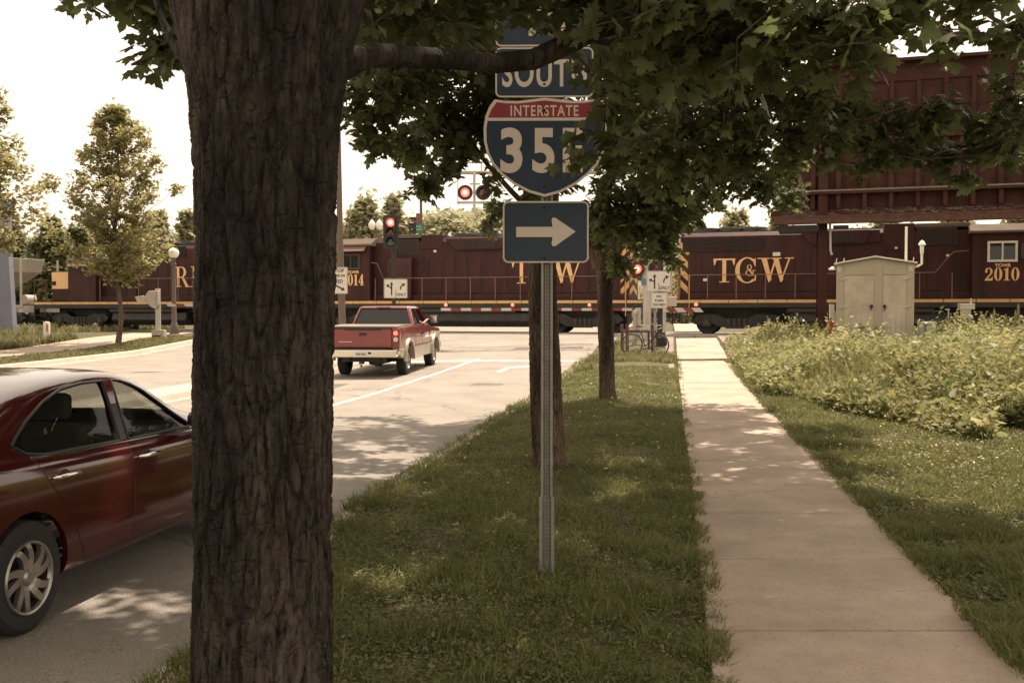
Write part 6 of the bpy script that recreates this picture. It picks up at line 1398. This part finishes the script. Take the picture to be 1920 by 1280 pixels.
# ================================================================== VEHICLES AND PEOPLE
from mathutils.bvhtree import BVHTree
def ev_mesh(o):
    dg = bpy.context.evaluated_depsgraph_get(); dg.update(); return bpy.data.meshes.new_from_object(o.evaluated_get(dg))
def temp_obj(mb, subs=0, bevel=0):
    me = bpy.data.meshes.new('t'); me.from_pydata([tuple(v) for v in mb.v], [], mb.f); bm = bmesh.new(); bm.from_mesh(me); bmesh.ops.remove_doubles(bm, verts=bm.verts, dist=1e-5); bmesh.ops.recalc_face_normals(bm, faces=bm.faces); bm.to_mesh(me); bm.free()
    o = bpy.data.objects.new('t', me); col.objects.link(o)
    if subs: s_ = o.modifiers.new('s', 'SUBSURF'); s_.levels = subs; s_.render_levels = subs
    if bevel: b = o.modifiers.new('b', 'BEVEL'); b.width = bevel; b.segments = 4; b.limit_method = 'ANGLE'; b.angle_limit = R(30)
    if subs or bevel:
        m2 = ev_mesh(o); o.modifiers.clear(); o.data = m2
    return o
def cut(o, cutters, op='DIFFERENCE'):
    for c in cutters:
        m_ = o.modifiers.new('b', 'BOOLEAN'); m_.operation = op; m_.object = c; m_.solver = 'EXACT'
    m2 = ev_mesh(o); o.modifiers.clear(); o.data = m2
    for c in cutters: bpy.data.objects.remove(c)
    return o
def finish(o, name, m_, parent, angle=32):
    o.name = name; o.data.name = name; o.data.materials.clear(); o.data.materials.append(MATS[m_]); o.parent = parent
    o.data.polygons.foreach_set('material_index', [0] * len(o.data.polygons)); o.data.polygons.foreach_set('use_smooth', [True] * len(o.data.polygons)); o.data.set_sharp_from_angle(angle=R(angle)); return o
def loft(stations, sec):
    """closed mirrored loft; sec(station)-> list of (y,z) from bottom centre to top centre (y>=0)"""
    m_ = MB(); rings = []
    for s_ in stations:
        h = sec(s_); ring = [(s_[0], y, z) for y, z in h] + [(s_[0], -y, z) for y, z in h[::-1][1:-1]]; rings.append(ring)
    n_ = len(rings[0]); m_.add([p for r_ in rings for p in r_], [(i * n_ + k, i * n_ + (k + 1) % n_, (i + 1) * n_ + (k + 1) % n_, (i + 1) * n_ + k) for i in range(len(rings) - 1) for k in range(n_)] + [tuple(range(n_)), tuple((len(rings) - 1) * n_ + k for k in range(n_))])
    return m_
ST = [(-1.02, .62, .40, .72, .78, .40), (-.98, .74, .31, .88, .95, .55), (-.86, .80, .26, 1.00, 1.06, .62), (-.62, .84, .24, 1.02, 1.10, .62), (-.36, .87, .23, 1.01, 1.14, .60), (-.02, .885, .22, 1.00, 1.27, .59), (.34, .89, .21, .99, 1.385, .585), (.75, .89, .20, .975, 1.445, .585), (1.2, .89, .20, .965, 1.462, .585),
      (1.5, .89, .20, .955, 1.435, .58), (1.76, .888, .20, .95, 1.35, .57), (2.05, .886, .20, .945, 1.19, .57), (2.35, .885, .20, .93, 1.04, .60), (2.9, .88, .20, .90, .99, .64), (3.2, .865, .22, .85, .93, .64), (3.45, .82, .24, .78, .85, .58), (3.62, .73, .28, .68, .74, .48), (3.70, .58, .33, .56, .62, .36)]
def sec_car(s_, off=0, zo=0):
    x, w_, zb, zs, zt, wr = s_; w_ -= off; wr -= off; zb += zo; zt -= zo * .7 if zo else 0; zs -= 0
    return [(0, zb), (w_ * .80, zb), (w_ * .955, zb + .035), (w_ * .985, zb + .13), (w_ * 1.0, .50 if zb < .3 else lerp(zb, zs, .5)), (w_ * .998, lerp(.5, zs, .45)), (w_ * .985, zs - .10), (w_ * .955, zs - .02), (w_ * .90, zs + .012), (lerp(w_ * .885, wr + .04, .45), lerp(zs + .03, zt, .45)), (wr + .055, zt - .07 * min(1, (zt - zs) / .3)), (wr - .02, zt - .018), (wr * .55, zt), (0, zt + .004)]
def make_sedan():
    b = G(57, 1175, hroad); root = empty('parked_car', b + Vector((-.81, .02, 0)), R(90) - math.atan(S), 'dark red sedan passing close behind the big trunk, at the left edge', 'car'); root.name = 'sedan_car'
    body = temp_obj(loft(ST, sec_car), 2)
    bm = bmesh.new(); bm.from_mesh(body.data); bvh = BVHTree.FromBMesh(bm); bm.free()
    def onside(x, z, off=.0):
        h = bvh.ray_cast(Vector((x, -3, z)), Vector((0, 1, 0)))
        return Vector((x, (h[0].y if h[0] else -.8) - off, z))
    inner = temp_obj(loft([(max(-.9, min(3.5, s_[0])),) + s_[1:] for s_ in ST[1:-1]], lambda s_: sec_car(s_, .035, .03)), 2)
    glass = temp_obj(loft([s_ for s_ in ST[3:14]], lambda s_: sec_car(s_, .014, .012)), 2)
    wells = []
    for x in (0, 2.7):
        for s_ in (-1, 1): wells.append(temp_obj(MB().lathe([(0, s_ * .52), (.375, s_ * .52), (.375, s_ * 1.2), (0, s_ * 1.2)], c=(x, 0, .325), ax='y', n=48)))
    rwp = [(.02, 1.075), (.10, 1.02), (.25, .997), (1.07, .975), (1.12, 1.18), (1.16, 1.372), (.92, 1.375), (.68, 1.352), (.46, 1.29), (.24, 1.195), (.08, 1.11)]
    fwp = [(1.17, .972), (2.08, .958), (2.12, .975), (1.99, 1.07), (1.83, 1.175), (1.65, 1.275), (1.50, 1.33), (1.38, 1.36), (1.27, 1.372), (1.22, 1.18)]
    win = [temp_obj(MB().prism(p, -1.5, 1.5)) for p in (rwp, fwp)]
    ws = temp_obj(MB().prism([(-.52, 1.13), (.52, 1.13), (.56, 1.20), (.50, 1.40), (-.50, 1.40), (-.56, 1.20)] and [(-.58, 1.06), (.58, 1.06), (.50, 1.37), (-.50, 1.36)], 1.42, 3.0, 'x')) ; rs = temp_obj(MB().prism([(-.55, 1.14), (.55, 1.14), (.50, 1.34), (-.50, 1.34)], -.6, .5, 'x'))
    seams = []
    def seam(pts, wd=.007):
        m_ = MB()
        for (a, c), (d, e) in zip(pts[:-1], pts[1:]): m_.bar((a, -.86, c), (d, -.86, e), wd, .16, up=(0, 1, 0))
        seams.append(temp_obj(m_))
    body = cut(body, [inner]); body = cut(body, wells + win + [ws, rs])
    body = finish(body, 'body', 'car_red', root, 30)
    # door seams as narrow dark gaskets let into the side
    sm = MB()
    def seamline(pts, r_=.0035):
        q = []
        for (a, c), (d, e) in zip(pts[:-1], pts[1:]):
            for i in range(8): t = i / 8; q.append(onside(lerp(a, d, t), lerp(c, e, t), -.001))
        sm.tube(q, r_, 5)
    seamline([(1.13, .965), (1.14, .70), (1.13, .40), (1.12, .30)]); seamline([(2.40, .94), (2.42, .7), (2.36, .45), (2.30, .30)]); seamline([(.10, 1.0), (.20, .85), (.40, .62), (.50, .42), (.56, .31), (1.12, .295), (2.30, .295)])
    sm.build('door_seam', 'trim_black', body)
    tr = MB()
    for p in (rwp, fwp): q = [onside(x, z, .002) for x, z in p]; tr.tube(q + [q[0]], .011, 6)
    tr.build('window_trim', 'trim_black', body, smooth=True)
    pl_ = MB(); pp = [(1.08, .978), (1.16, .975), (1.21, 1.18), (1.26, 1.38), (1.17, 1.38), (1.125, 1.18)]; q = [onside(x, z, .004) for x, z in pp]; q = [onside(1.055, .98, .004), onside(1.18, .975, .004), onside(1.22, 1.18, .003), onside(1.27, 1.38, .003), onside(1.14, 1.375, .004), onside(1.10, 1.18, .004)]
    pl_.add(q, [(0, 1, 2, 5), (5, 2, 3, 4)]); pl_.build('pillar_cover', 'trim_black', body)
    ch = MB(); ch.tube([onside(lerp(.12, 2.12, i / 20), lerp(1.013, .957, (i / 20) ** .6) - .012, .006) for i in range(21)], .006, 6); ch.build('chrome_strip', 'chrome', body, smooth=True)
    # glass: keep only the upper part
    bm = bmesh.new(); bm.from_mesh(glass.data); bmesh.ops.delete(bm, geom=[f for f in bm.faces if f.calc_center_median().z < .93 or f.calc_center_median().x > 2.95 or f.calc_center_median().x < -.6 or (abs(f.calc_center_median().y) < .5 and f.calc_center_median().z > 1.40)], context='FACES'); bm.to_mesh(glass.data); bm.free()
    finish(glass, 'windows', 'auto_glass', root)
    for x in (.36, 1.33):
        hd_ = MB()
        hd_.lathe([(0, 0), (.013, .002), (.016, .02)], c=(0, 0, 0), n=8) if 0 else None
        a = onside(x - .10, .865 - .012 * x, .035); c_ = onside(x + .10, .865 - .012 * x, .038); m1_ = onside(x, .868 - .012 * x, .045)
        hd_.tube([onside(x - .115, .863 - .012 * x, 0), a, m1_, c_, onside(x + .118, .863 - .012 * x, .0)], [.010, .013, .014, .013, .010], 8)
        hd_.build('door_handle', 'chrome', body, smooth=True)
        MB().lathe([(0, -.012), (.05, -.006), (.055, .004)], c=(x, onside(x, .85).y + .008, .85 - .012 * x), ax='y', n=20).build('handle_recess', 'trim_black', body, smooth=True)
    for s_ in (-1, 1):
        mi = MB().lathe([(0, -.10), (.05, -.095), (.085, -.04), (.085, .02), (.06, .07), (0, .085)], ax='y', n=20); o = mi.build('side_mirror', 'trim_black', root, smooth=True); o.location = (1.96, s_ * .96, 1.03); o.scale = (.9, 1.15, .9)
    # lamps, grille, bumpers details at the ends
    for s_ in (-1, 1):
        MB().prism([(-.93, .78), (-.60, .86), (-.58, .97), (-.86, 1.0)], s_ * .70, s_ * .868).build('tail_light', 'lens_red', root, bevel=.03)
        MB().prism([(3.05, .70), (3.48, .60), (3.46, .72), (3.1, .82)], s_ * .60, s_ * .86).build('headlight', 'globe', root, bevel=.03)
    MB().box(3.60, 3.72, -.5, .5, .30, .48).build('front_grille', 'trim_black', root, bevel=.03); MB().box(-1.03, -.95, -.26, .26, .72, .84).build('licence_plate', 'white_paint', root)
    # floor, dash, seats, steering wheel
    MB().box(-.7, 3.1, -.74, .74, .235, .29).box(2.0, 2.7, -.74, .74, .4, .93).box(-.75, -.05, -.7, .7, .5, .98).build('cabin_floor', 'interior', root)
    for x in (.10, 1.08):
        for y in (-.36, .36):
            s_ = MB().prism([(x + .12, .32), (x + .62, .36), (x + .64, .50), (x + .14, .46)], y - .25, y + .25).prism([(x + .02, .46), (x + .18, .46), (x + .02, 1.10), (x - .12, 1.08)], y - .24, y + .24).build('car_seat', 'seat_cloth', root, bevel=.04); MB().box(x - .13, x - .02, y - .13, y + .13, 1.12, 1.30).build('headrest', 'seat_cloth', s_, bevel=.04)
    MB().lathe([(.17, -.012), (.185, 0), (.17, .012), (.155, 0), (.17, -.012)], c=(0, 0, 0), ax='x', n=28).build('steering_wheel', 'trim_black', root, smooth=True, loc=(1.8, .36, .86))
    for x in (0, 2.7):
        for s_ in (-1, 1):
            wm = MB().lathe([(.205, -.095), (.24, -.102), (.29, -.105), (.318, -.085), (.325, -.05), (.325, .05), (.318, .085), (.29, .105), (.225, .10)], ax='y', n=56); w_ = wm.build('wheel', 'rubber', root, smooth=28); w_.location = (x, s_ * .775, .325); w_.rotation_euler.z = 0 if s_ < 0 else math.pi
            rim = MB().lathe([(.232, -.10), (.222, -.112), (.212, -.095), (.205, .06), (.0, .065)], ax='y', n=56).build('rim', 'wheel_alloy', w_, smooth=30)
            rim.data.materials[0] = MATS['interior']
            MB().lathe([(.232, -.10), (.226, -.114), (.214, -.108), (.205, -.09)], ax='y', n=56).build('rim_lip', 'wheel_alloy', w_, smooth=30)
            sp = MB()
            for i in range(10):
                a = 2 * math.pi * i / 10 + (0 if i % 2 else .13); tw = .26; P_ = []
                for j in range(6):
                    t = j / 5; rr_ = .045 + .172 * t; aa = a + tw * t * t; wd = lerp(.030, .019, t) * (1.3 if j == 5 else 1); yy = -.092 - .018 * math.sin(math.pi * t * .8)
                    P_.append(((rr_ * math.cos(aa) - wd * math.sin(aa), yy, rr_ * math.sin(aa) + wd * math.cos(aa)), (rr_ * math.cos(aa) + wd * math.sin(aa), yy, rr_ * math.sin(aa) - wd * math.cos(aa))))
                vs2 = [p for ab in P_ for p in ab]; n_ = len(vs2); bk_ = [(p[0] * .99, p[1] + .03, p[2] * .99) for p in vs2]
                fs = [(2 * k, 2 * k + 1, 2 * k + 3, 2 * k + 2) for k in range(5)] + [(2 * k, 2 * k + 2, 2 * k + 2 + n_, 2 * k + n_) for k in range(5)] + [(2 * k + 1, 2 * k + 1 + n_, 2 * k + 3 + n_, 2 * k + 3) for k in range(5)]
                sp.add(vs2 + bk_, fs)
            sp.lathe([(0, -.112), (.035, -.110), (.052, -.098), (.052, -.07)], ax='y', n=24); sp.build('spokes', 'wheel_alloy', w_)
            for ch_ in w_.children: ch_.scale = (.92, 1, .92)
    return root
sedan = make_sedan()
# people: one skinned body, clothing grown over it
def skin_obj(name, verts, edges, radii, m_, parent, root_i=0, lv=2):
    me = bpy.data.meshes.new(name); me.from_pydata(verts, edges, []); o = bpy.data.objects.new(name, me); col.objects.link(o)
    sm = o.modifiers.new('s', 'SKIN'); sm.use_smooth_shade = True
    if not me.skin_vertices:
        bpy.context.view_layer.objects.active = o; bpy.ops.mesh.customdata_skin_add()
    for i, r in enumerate(radii): me.skin_vertices[0].data[i].radius = (r, r) if not hasattr(r, '__len__') else r
    me.skin_vertices[0].data[root_i].use_root = True
    s2 = o.modifiers.new('ss', 'SUBSURF'); s2.levels = lv; s2.render_levels = lv
    m2 = ev_mesh(o); o.modifiers.clear(); o.data = m2; m2.materials.clear(); m2.materials.append(MATS[m_]); m2.polygons.foreach_set('use_smooth', [True] * len(m2.polygons)); o.parent = parent; o.name = name; m2.name = name; return o
def person(loc, rz, label, elbow, wrist, shirt='shirt', hair=True):
    """seated figure, hips at the origin, facing +x; right arm (-y) rests at elbow / wrist"""
    o_ = empty('person', loc, rz, label, 'person'); e, w_ = Vector(elbow), Vector(wrist); d = (w_ - e).normalized(); sh = Vector((0, -.19, .50)); lat = d.cross(Vector((0, 0, 1))).normalized()
    V = [(0, 0, 0), (0, 0, .22), (-.01, 0, .44), (.0, 0, .55), (.02, 0, .64), (.03, 0, .73), (.03, 0, .83), tuple(sh), tuple(e), tuple(w_), tuple(w_ + d * .07),
         (0, .19, .50), (.08, .24, .24), (.30, .16, .20), (.37, .14, .20), (.02, -.10, -.02), (.44, -.13, .02), (.50, -.13, -.38), (.02, .10, -.02), (.44, .13, .02), (.50, .13, -.38), (.62, -.13, -.42), (.62, .13, -.42)]
    E = [(0, 1), (1, 2), (2, 3), (3, 4), (4, 5), (5, 6), (2, 7), (7, 8), (8, 9), (9, 10), (2, 11), (11, 12), (12, 13), (13, 14), (0, 15), (15, 16), (16, 17), (17, 21), (0, 18), (18, 19), (19, 20), (20, 22)]
    r_ = [(.15, .12), (.14, .11), (.15, .11), .06, .07, .095, .075, .065, .042, .028, (.04, .018), .065, .042, .028, (.04, .018), .09, .062, .042, .09, .062, .042, .04, .04]
    for k in range(5):      # fingers on the near hand
        off = lat * ((k - 1.5) * .019) if k < 4 else lat * -.045; s_ = w_ + d * (.075 if k < 4 else .03) + off; t1_ = s_ + d * (.035 if k < 4 else .03) + (lat * -.012 if k == 4 else Vector()); t2_ = t1_ + d * .025 + Vector((0, 0, -.018)); n_ = len(V); V += [tuple(s_), tuple(t1_), tuple(t2_)]; E += [(10 if k < 4 else 9, n_), (n_, n_ + 1), (n_ + 1, n_ + 2)]; r_ += [.010, .009, .007]
    b = skin_obj('body', V, E, r_, 'skin', o_)
    Vs = [(0, 0, 0), (0, 0, .22), (-.01, 0, .44), (0, 0, .54), tuple(sh), tuple(sh.lerp(e, .7)), (0, .19, .50), (.06, .225, .30)]
    skin_obj('shirt', Vs, [(0, 1), (1, 2), (2, 3), (2, 4), (4, 5), (2, 6), (6, 7)], [(.175, .14), (.165, .13), (.17, .13), .075, .085, .065, .085, .065], shirt, b)
    Vt = [(0, 0, 0), (.02, -.10, -.02), (.44, -.13, .02), (.50, -.13, -.30), (.02, .10, -.02), (.44, .13, .02), (.50, .13, -.30)]
    skin_obj('trousers', Vt, [(0, 1), (1, 2), (2, 3), (0, 4), (4, 5), (5, 6)], [.155, .10, .075, .058, .10, .075, .058], 'shirt_dark', b)
    MB().lathe([(.105 * math.cos(R(t)), .105 * math.sin(R(t)) * 1.08) for t in range(-5, 91, 12)], n=18).build('hair', 'hair', b, smooth=True).location = (.015, 0, .775)
    f = MB().lathe([(0, .0), (.012, .004), (.0, .03)], c=(.128, 0, .745), n=8).lathe([(.0, -.012), (.008, 0), (0, .012)], c=(.118, .032, .775), n=8).lathe([(.0, -.012), (.008, 0), (0, .012)], c=(.118, -.032, .775), n=8).build('facial_features', 'skin', b)
    for s_ in (-1, 1): MB().lathe([(0, -.03), (.02, -.01), (.02, .012), (0, .03)], c=(.02, s_ * .092, .76), n=8).build('ear', 'skin', b, smooth=True)
    return o_

def make_pickup():
    gr = G(755, 702, hroad); gf = G(803, 685, hroad); rz = R(90) - math.atan(.118); fx = Vector((math.cos(rz), math.sin(rz), 0)); lx = Vector((-fx.y, fx.x, 0)); b = gr + lx * .80
    root = empty('pickup_truck', b, rz, 'red extended cab pickup with tan lower sides waiting at the crossing', 'pickup truck'); pit = math.atan2(float(hroad(b.x + fx.x * 3.65, b.y + fx.y * 3.65)) - b.z, 3.65); root.rotation_euler = (0, -pit, rz)
    wells = lambda: [temp_obj(MB().lathe([(0, s_ * .60), (.50, s_ * .60), (.50, s_ * 1.4), (0, s_ * 1.4)], c=(x, 0, .43), ax='y', n=40)) for x in (0, 3.65) for s_ in (-1, 1)]
    # upper red body: bed sides + cab lower + hood
    side = [(-1.14, .78), (4.50, .78), (4.52, 1.02), (4.40, 1.16), (3.2, 1.25), (2.9, 1.30), (.90, 1.32), (.88, 1.34), (-1.12, 1.34), (-1.15, 1.1)]
    up = temp_obj(MB().prism(side, -.985, .985), 0, .06); bedin = temp_obj(MB().box(-1.05, .80, -.86, .86, .86, 2)); cabin = temp_obj(MB().box(.98, 3.1, -.88, .88, .82, 2))
    up = cut(up, [bedin, cabin] + wells()); finish(up, 'body', 'truck_red', root)
    low = temp_obj(MB().prism([(-1.14, .62), (-.75, .50), (.6, .42), (3.05, .42), (4.5, .50), (4.53, .776), (-1.14, .776)], -.99, .99), 0, .03); low = cut(low, [temp_obj(MB().box(-1.5, 4.2, -.80, .80, .3, .9))] + wells()); finish(low, 'lower_cladding', 'truck_tan', root)
    for x in (0, 3.65):
        for s_ in (-1, 1): MB().lathe([(.50, s_ * .95), (.50, s_ * 1.045), (.585, s_ * 1.045), (.60, s_ * .98)], c=(x, 0, .43), ax='y', n=28, a0=-2, a1=182).build('fender_flare', 'truck_tan', root, smooth=True)
    # cab greenhouse
    gp_ = lambda o_, z0=0, z1=0: ([(.90 + o_, -.93 + o_, 1.30), (3.10 - o_, -.93 + o_, 1.30), (3.10 - o_, .93 - o_, 1.30), (.90 + o_, .93 - o_, 1.30), (1.16 + o_, -.72 + o_, 1.88 - o_), (2.42 - o_, -.72 + o_, 1.88 - o_), (2.42 - o_, .72 - o_, 1.88 - o_), (1.16 + o_, .72 - o_, 1.88 - o_)], [(0, 3, 2, 1), (4, 5, 6, 7), (0, 1, 5, 4), (1, 2, 6, 5), (2, 3, 7, 6), (3, 0, 4, 7)])
    gh = temp_obj(MB().add(*gp_(0)), 0, .07); gi = temp_obj(MB().add(*gp_(.045)), 0, .05)
    w1 = temp_obj(MB().prism([(1.16, 1.36), (1.72, 1.36), (1.72, 1.81), (1.36, 1.81)], -1.4, 1.4)); w2 = temp_obj(MB().prism([(1.80, 1.36), (2.86, 1.36), (2.42, 1.81), (1.80, 1.81)], -1.4, 1.4))
    bw = temp_obj(MB().prism([(-.82, 1.35), (.82, 1.35), (.66, 1.81), (-.66, 1.81)], .5, 1.3, 'x')); fw_ = temp_obj(MB().prism([(-.80, 1.35), (.80, 1.35), (.64, 1.80), (-.64, 1.80)], 2.3, 3.4, 'x'))
    gh = cut(gh, [gi, w1, w2, bw, fw_]); finish(gh, 'cab', 'truck_red', root)
    v_, f_2 = gp_(.022); MB().add(v_, [f_2[i] for i in (3, 4, 5)]).build('windows', 'cab_glass', root); MB().add(v_, [f_2[2]]).build('side_window', 'cab_glass', root).hide_render = False
    for o_ in [c for c in root.children if c.name.startswith('side_window')]: bpy.data.objects.remove(o_)
    MB().add([(1.20, -.905, 1.34), (1.74, -.905, 1.34), (1.74, -.73, 1.82), (1.34, -.73, 1.82)], [(0, 1, 2, 3)]).build('quarter_window', 'dark_glass', root)
    MB().add([(.925, -.86, 1.32), (.925, .86, 1.32), (1.16, .68, 1.84), (1.16, -.68, 1.84)], [(0, 1, 2, 3)]).build('rear_window', 'dark_glass', root)
    tr = MB(); q = [(.905, -.83, 1.345), (.905, .83, 1.345), (1.125, .67, 1.815), (1.125, -.67, 1.815)]; tr.tube(q + [q[0]], .014, 6)
    q = [(1.16, -.925, 1.36), (1.72, -.925, 1.36), (1.72, -.755, 1.81), (1.36, -.755, 1.81)]; tr.tube(q + [q[0]], .012, 6); q = [(1.80, -.925, 1.36), (2.86, -.925, 1.36), (2.42, -.755, 1.81), (1.80, -.755, 1.81)]; tr.tube(q + [q[0]], .012, 6); tr.build('window_seal', 'trim_black', root)
    MB().box(1.08, 1.14, -.20, .20, 1.835, 1.868).build('high_brake_light', 'lens_red', root, bevel=.01)
    MB().box(1.0, 3.0, -.86, .86, .55, .80).box(2.75, 3.05, -.85, .85, .8, 1.28).build('cabin_floor', 'interior', root)
    for y in (-.42, .42): s_ = MB().prism([(1.75, .8), (2.3, .84), (2.3, .98), (1.78, .96)], y - .27, y + .27).prism([(1.70, .95), (1.86, .95), (1.70, 1.52), (1.56, 1.5)], y - .25, y + .25).build('car_seat', 'seat_cloth', root, bevel=.04); MB().box(1.54, 1.64, y - .13, y + .13, 1.55, 1.72).build('headrest', 'seat_cloth', s_, bevel=.03)
    # bed cover, tailgate, bumper, lamps
    MB().prism([(-1.12, 1.345), (.87, 1.345), (.87, 1.375), (-.2, 1.40), (-1.12, 1.375)], -.90, .90).build('bed_cover', 'truck_tan', root, bevel=.015)
    tg = MB().box(-1.19, -1.15, -.78, .78, .80, 1.30).build('tailgate', 'truck_red', root, bevel=.015)
    MB().box(-1.20, -1.14, -.78, .78, 1.295, 1.335).box(-1.205, -1.191, -.5, .5, 1.26, 1.295).build('tailgate_cap', 'trim_black', tg, bevel=.01); MB().box(-1.205, -1.191, -.78, .78, .83, .90).build('tailgate_ridge', 'truck_red', tg, bevel=.006)
    MB().box(-1.206, -1.191, -.10, .10, 1.12, 1.20).build('handle', 'trim_black', tg, bevel=.01)
    m_ = MB(); y = .30
    while y < .66: q = random.uniform(.02, .035); m_.box(-1.196, -1.191, y, y + q, .945, .968); y += q + .012
    m_.build('badge', 'chrome', tg)['kind'] = 'stuff'
    for s_ in (-1, 1):
        tl = MB().box(-1.185, -1.0, min(s_ * .80, s_ * .995), max(s_ * .80, s_ * .995), .93, 1.30).build('tail_light', 'lens_red', root, bevel=.02)
        MB().lathe([(0, -1.2), (.055, -1.195), (.06, -1.18)], c=(0, s_ * .89, 1.19), ax='x', n=14).build('brake_lamp', 'lamp_lit', tl); MB().lathe([(0, -1.2), (.06, -1.195), (.065, -1.18)], c=(0, s_ * .89, 1.02), ax='x', n=14).build('reversing_lamp', 'sign_white', tl)
    bp_ = MB().prism([(-.96, .55), (.96, .55), (1.0, .62), (1.0, .76), (-1.0, .76), (-1.0, .62)], -1.42, -1.18, 'x').build('rear_bumper', 'chrome', root, bevel=.035)
    MB().box(-1.435, -1.421, -.155, .155, .57, .73).build('licence_plate', 'sign_white', bp_, bevel=.004); m_ = MB()
    for y in (-.11, -.07, -.03, .03, .07, .11): m_.box(-1.4375, -1.4355, y - .012, y + .012, .62, .67)
    m_.build('plate_characters', 'sign_black', bp_)['kind'] = 'stuff'
    MB().box(-1.43, -1.421, -.28, -.20, .64, .70).build('bumper_socket', 'trim_black', bp_); MB().box(-1.40, -1.16, -.70, .70, .765, .785).build('step_pad', 'trim_black', bp_)
    MB().box(-1.2, 4.2, -.45, -.36, .45, .60).box(-1.2, 4.2, .36, .45, .45, .60).box(-1.1, -1.0, -.6, .6, .42, .56).box(-.1, .1, -.7, .7, .36, .50).lathe([(0, -.16), (.14, -.14), (.18, 0), (.14, .14), (0, .16)], c=(0, 0, .42), n=14).build('chassis', 'black_iron', root)
    MB().tube([(-.9, -.3, .42), (.8, -.3, .40)], .10, 10).box(-1.42, -1.2, -.05, .05, .38, .46).tube([(-1.36, 0, .36), (-1.36, 0, .30)], .03, 8).build('exhaust_and_hitch', 'black_iron', root)
    for s_ in (-1, 1):
        mi = MB().box(2.60, 2.72, s_ * 1.16 - .13, s_ * 1.16 + .13, 1.36, 1.60).build('side_mirror', 'trim_black', root, bevel=.05, seg=3); MB().box(2.590, 2.5985, s_ * 1.16 - .10, s_ * 1.16 + .10, 1.39, 1.57).build('mirror_glass', 'chrome', mi, bevel=.003); MB().bar((2.68, s_ * .92, 1.38), (2.68, s_ * 1.05, 1.44), .05).build('mirror_arm', 'trim_black', mi)
    for x in (2.02, 1.0): pass
    MB().box(1.92, 2.10, -1.01, -.99, 1.06, 1.12).build('door_handle', 'trim_black', root, bevel=.01)
    sm = MB()
    for x in (.90, 1.77, 2.95): sm.box(x - .005, x + .005, -.9885, -.984, .50, 1.29)
    sm.build('door_seam', 'trim_black', root); MB().box(.60, 3.1, -.995, -.988, .775, .79).build('side_moulding', 'trim_black', root)
    MB().box(4.50, 4.58, -.7, .7, .80, 1.08).build('front_grille', 'chrome', root, bevel=.02); MB().box(4.50, 4.66, -1, 1, .50, .72).build('front_bumper', 'chrome', root, bevel=.04)
    for s_ in (-1, 1): MB().box(4.45, 4.56, min(s_ * .72, s_ * .95), max(s_ * .72, s_ * .95), .84, 1.06).build('headlight', 'globe', root, bevel=.02)
    text('fender_badge', 'Z71', .10, 'chrome', root, FM(-.72, -.9935, 1.0), .9, .003) if 0 else None
    for x in (0, 3.65):
        for s_ in (-1, 1):
            w_ = MB().lathe([(.22, -.13), (.33, -.135), (.385, -.11), (.395, -.07), (.395, .07), (.385, .11), (.33, .135), (.22, .13)], ax='y', n=40).build('wheel', 'rubber', root, smooth=28); w_.location = (x, s_ * .83, .395)
            tread = MB()
            for i in range(40):
                a = 2 * math.pi * i / 40
                for y0 in (-.10, -.03, .04): c, q = math.cos(a), math.sin(a); tread.bar((.396 * c, y0, .396 * q), (.396 * math.cos(a + .05), y0 + .05, .396 * math.sin(a + .05)), .03, .012)
            tread.build('tread', 'rubber', w_)['kind'] = 'stuff'
            MB().lathe([(.235, s_ * .125), (.22, s_ * .13), (.19, s_ * .06), (.12, s_ * .05), (.07, s_ * .09), (0, s_ * .10)], ax='y', n=24).build('rim', 'wheel_alloy', w_, smooth=30)
    pl_ = root.matrix_world if 0 else None
    seat_ = b + fx * 1.98 - lx * .46 + Vector((0, 0, 1.02))
    person(seat_, rz, 'passenger in a pale shirt resting an arm on the pickup window', (.28, -.44, .36), (.50, -.50, .46), 'shirt')
    return root
make_pickup()
wx = A(1862); P_ = TO + TD * wx + TN * (-.98) + Vector((0, 0, ZR(1870, 491, -1.45) - .42))
person(P_, TROT + R(-30), 'train driver in a pale shirt behind the cab window of locomotive 2010', (.22, -.30, .38), (.40, -.22, .44), 'shirt')
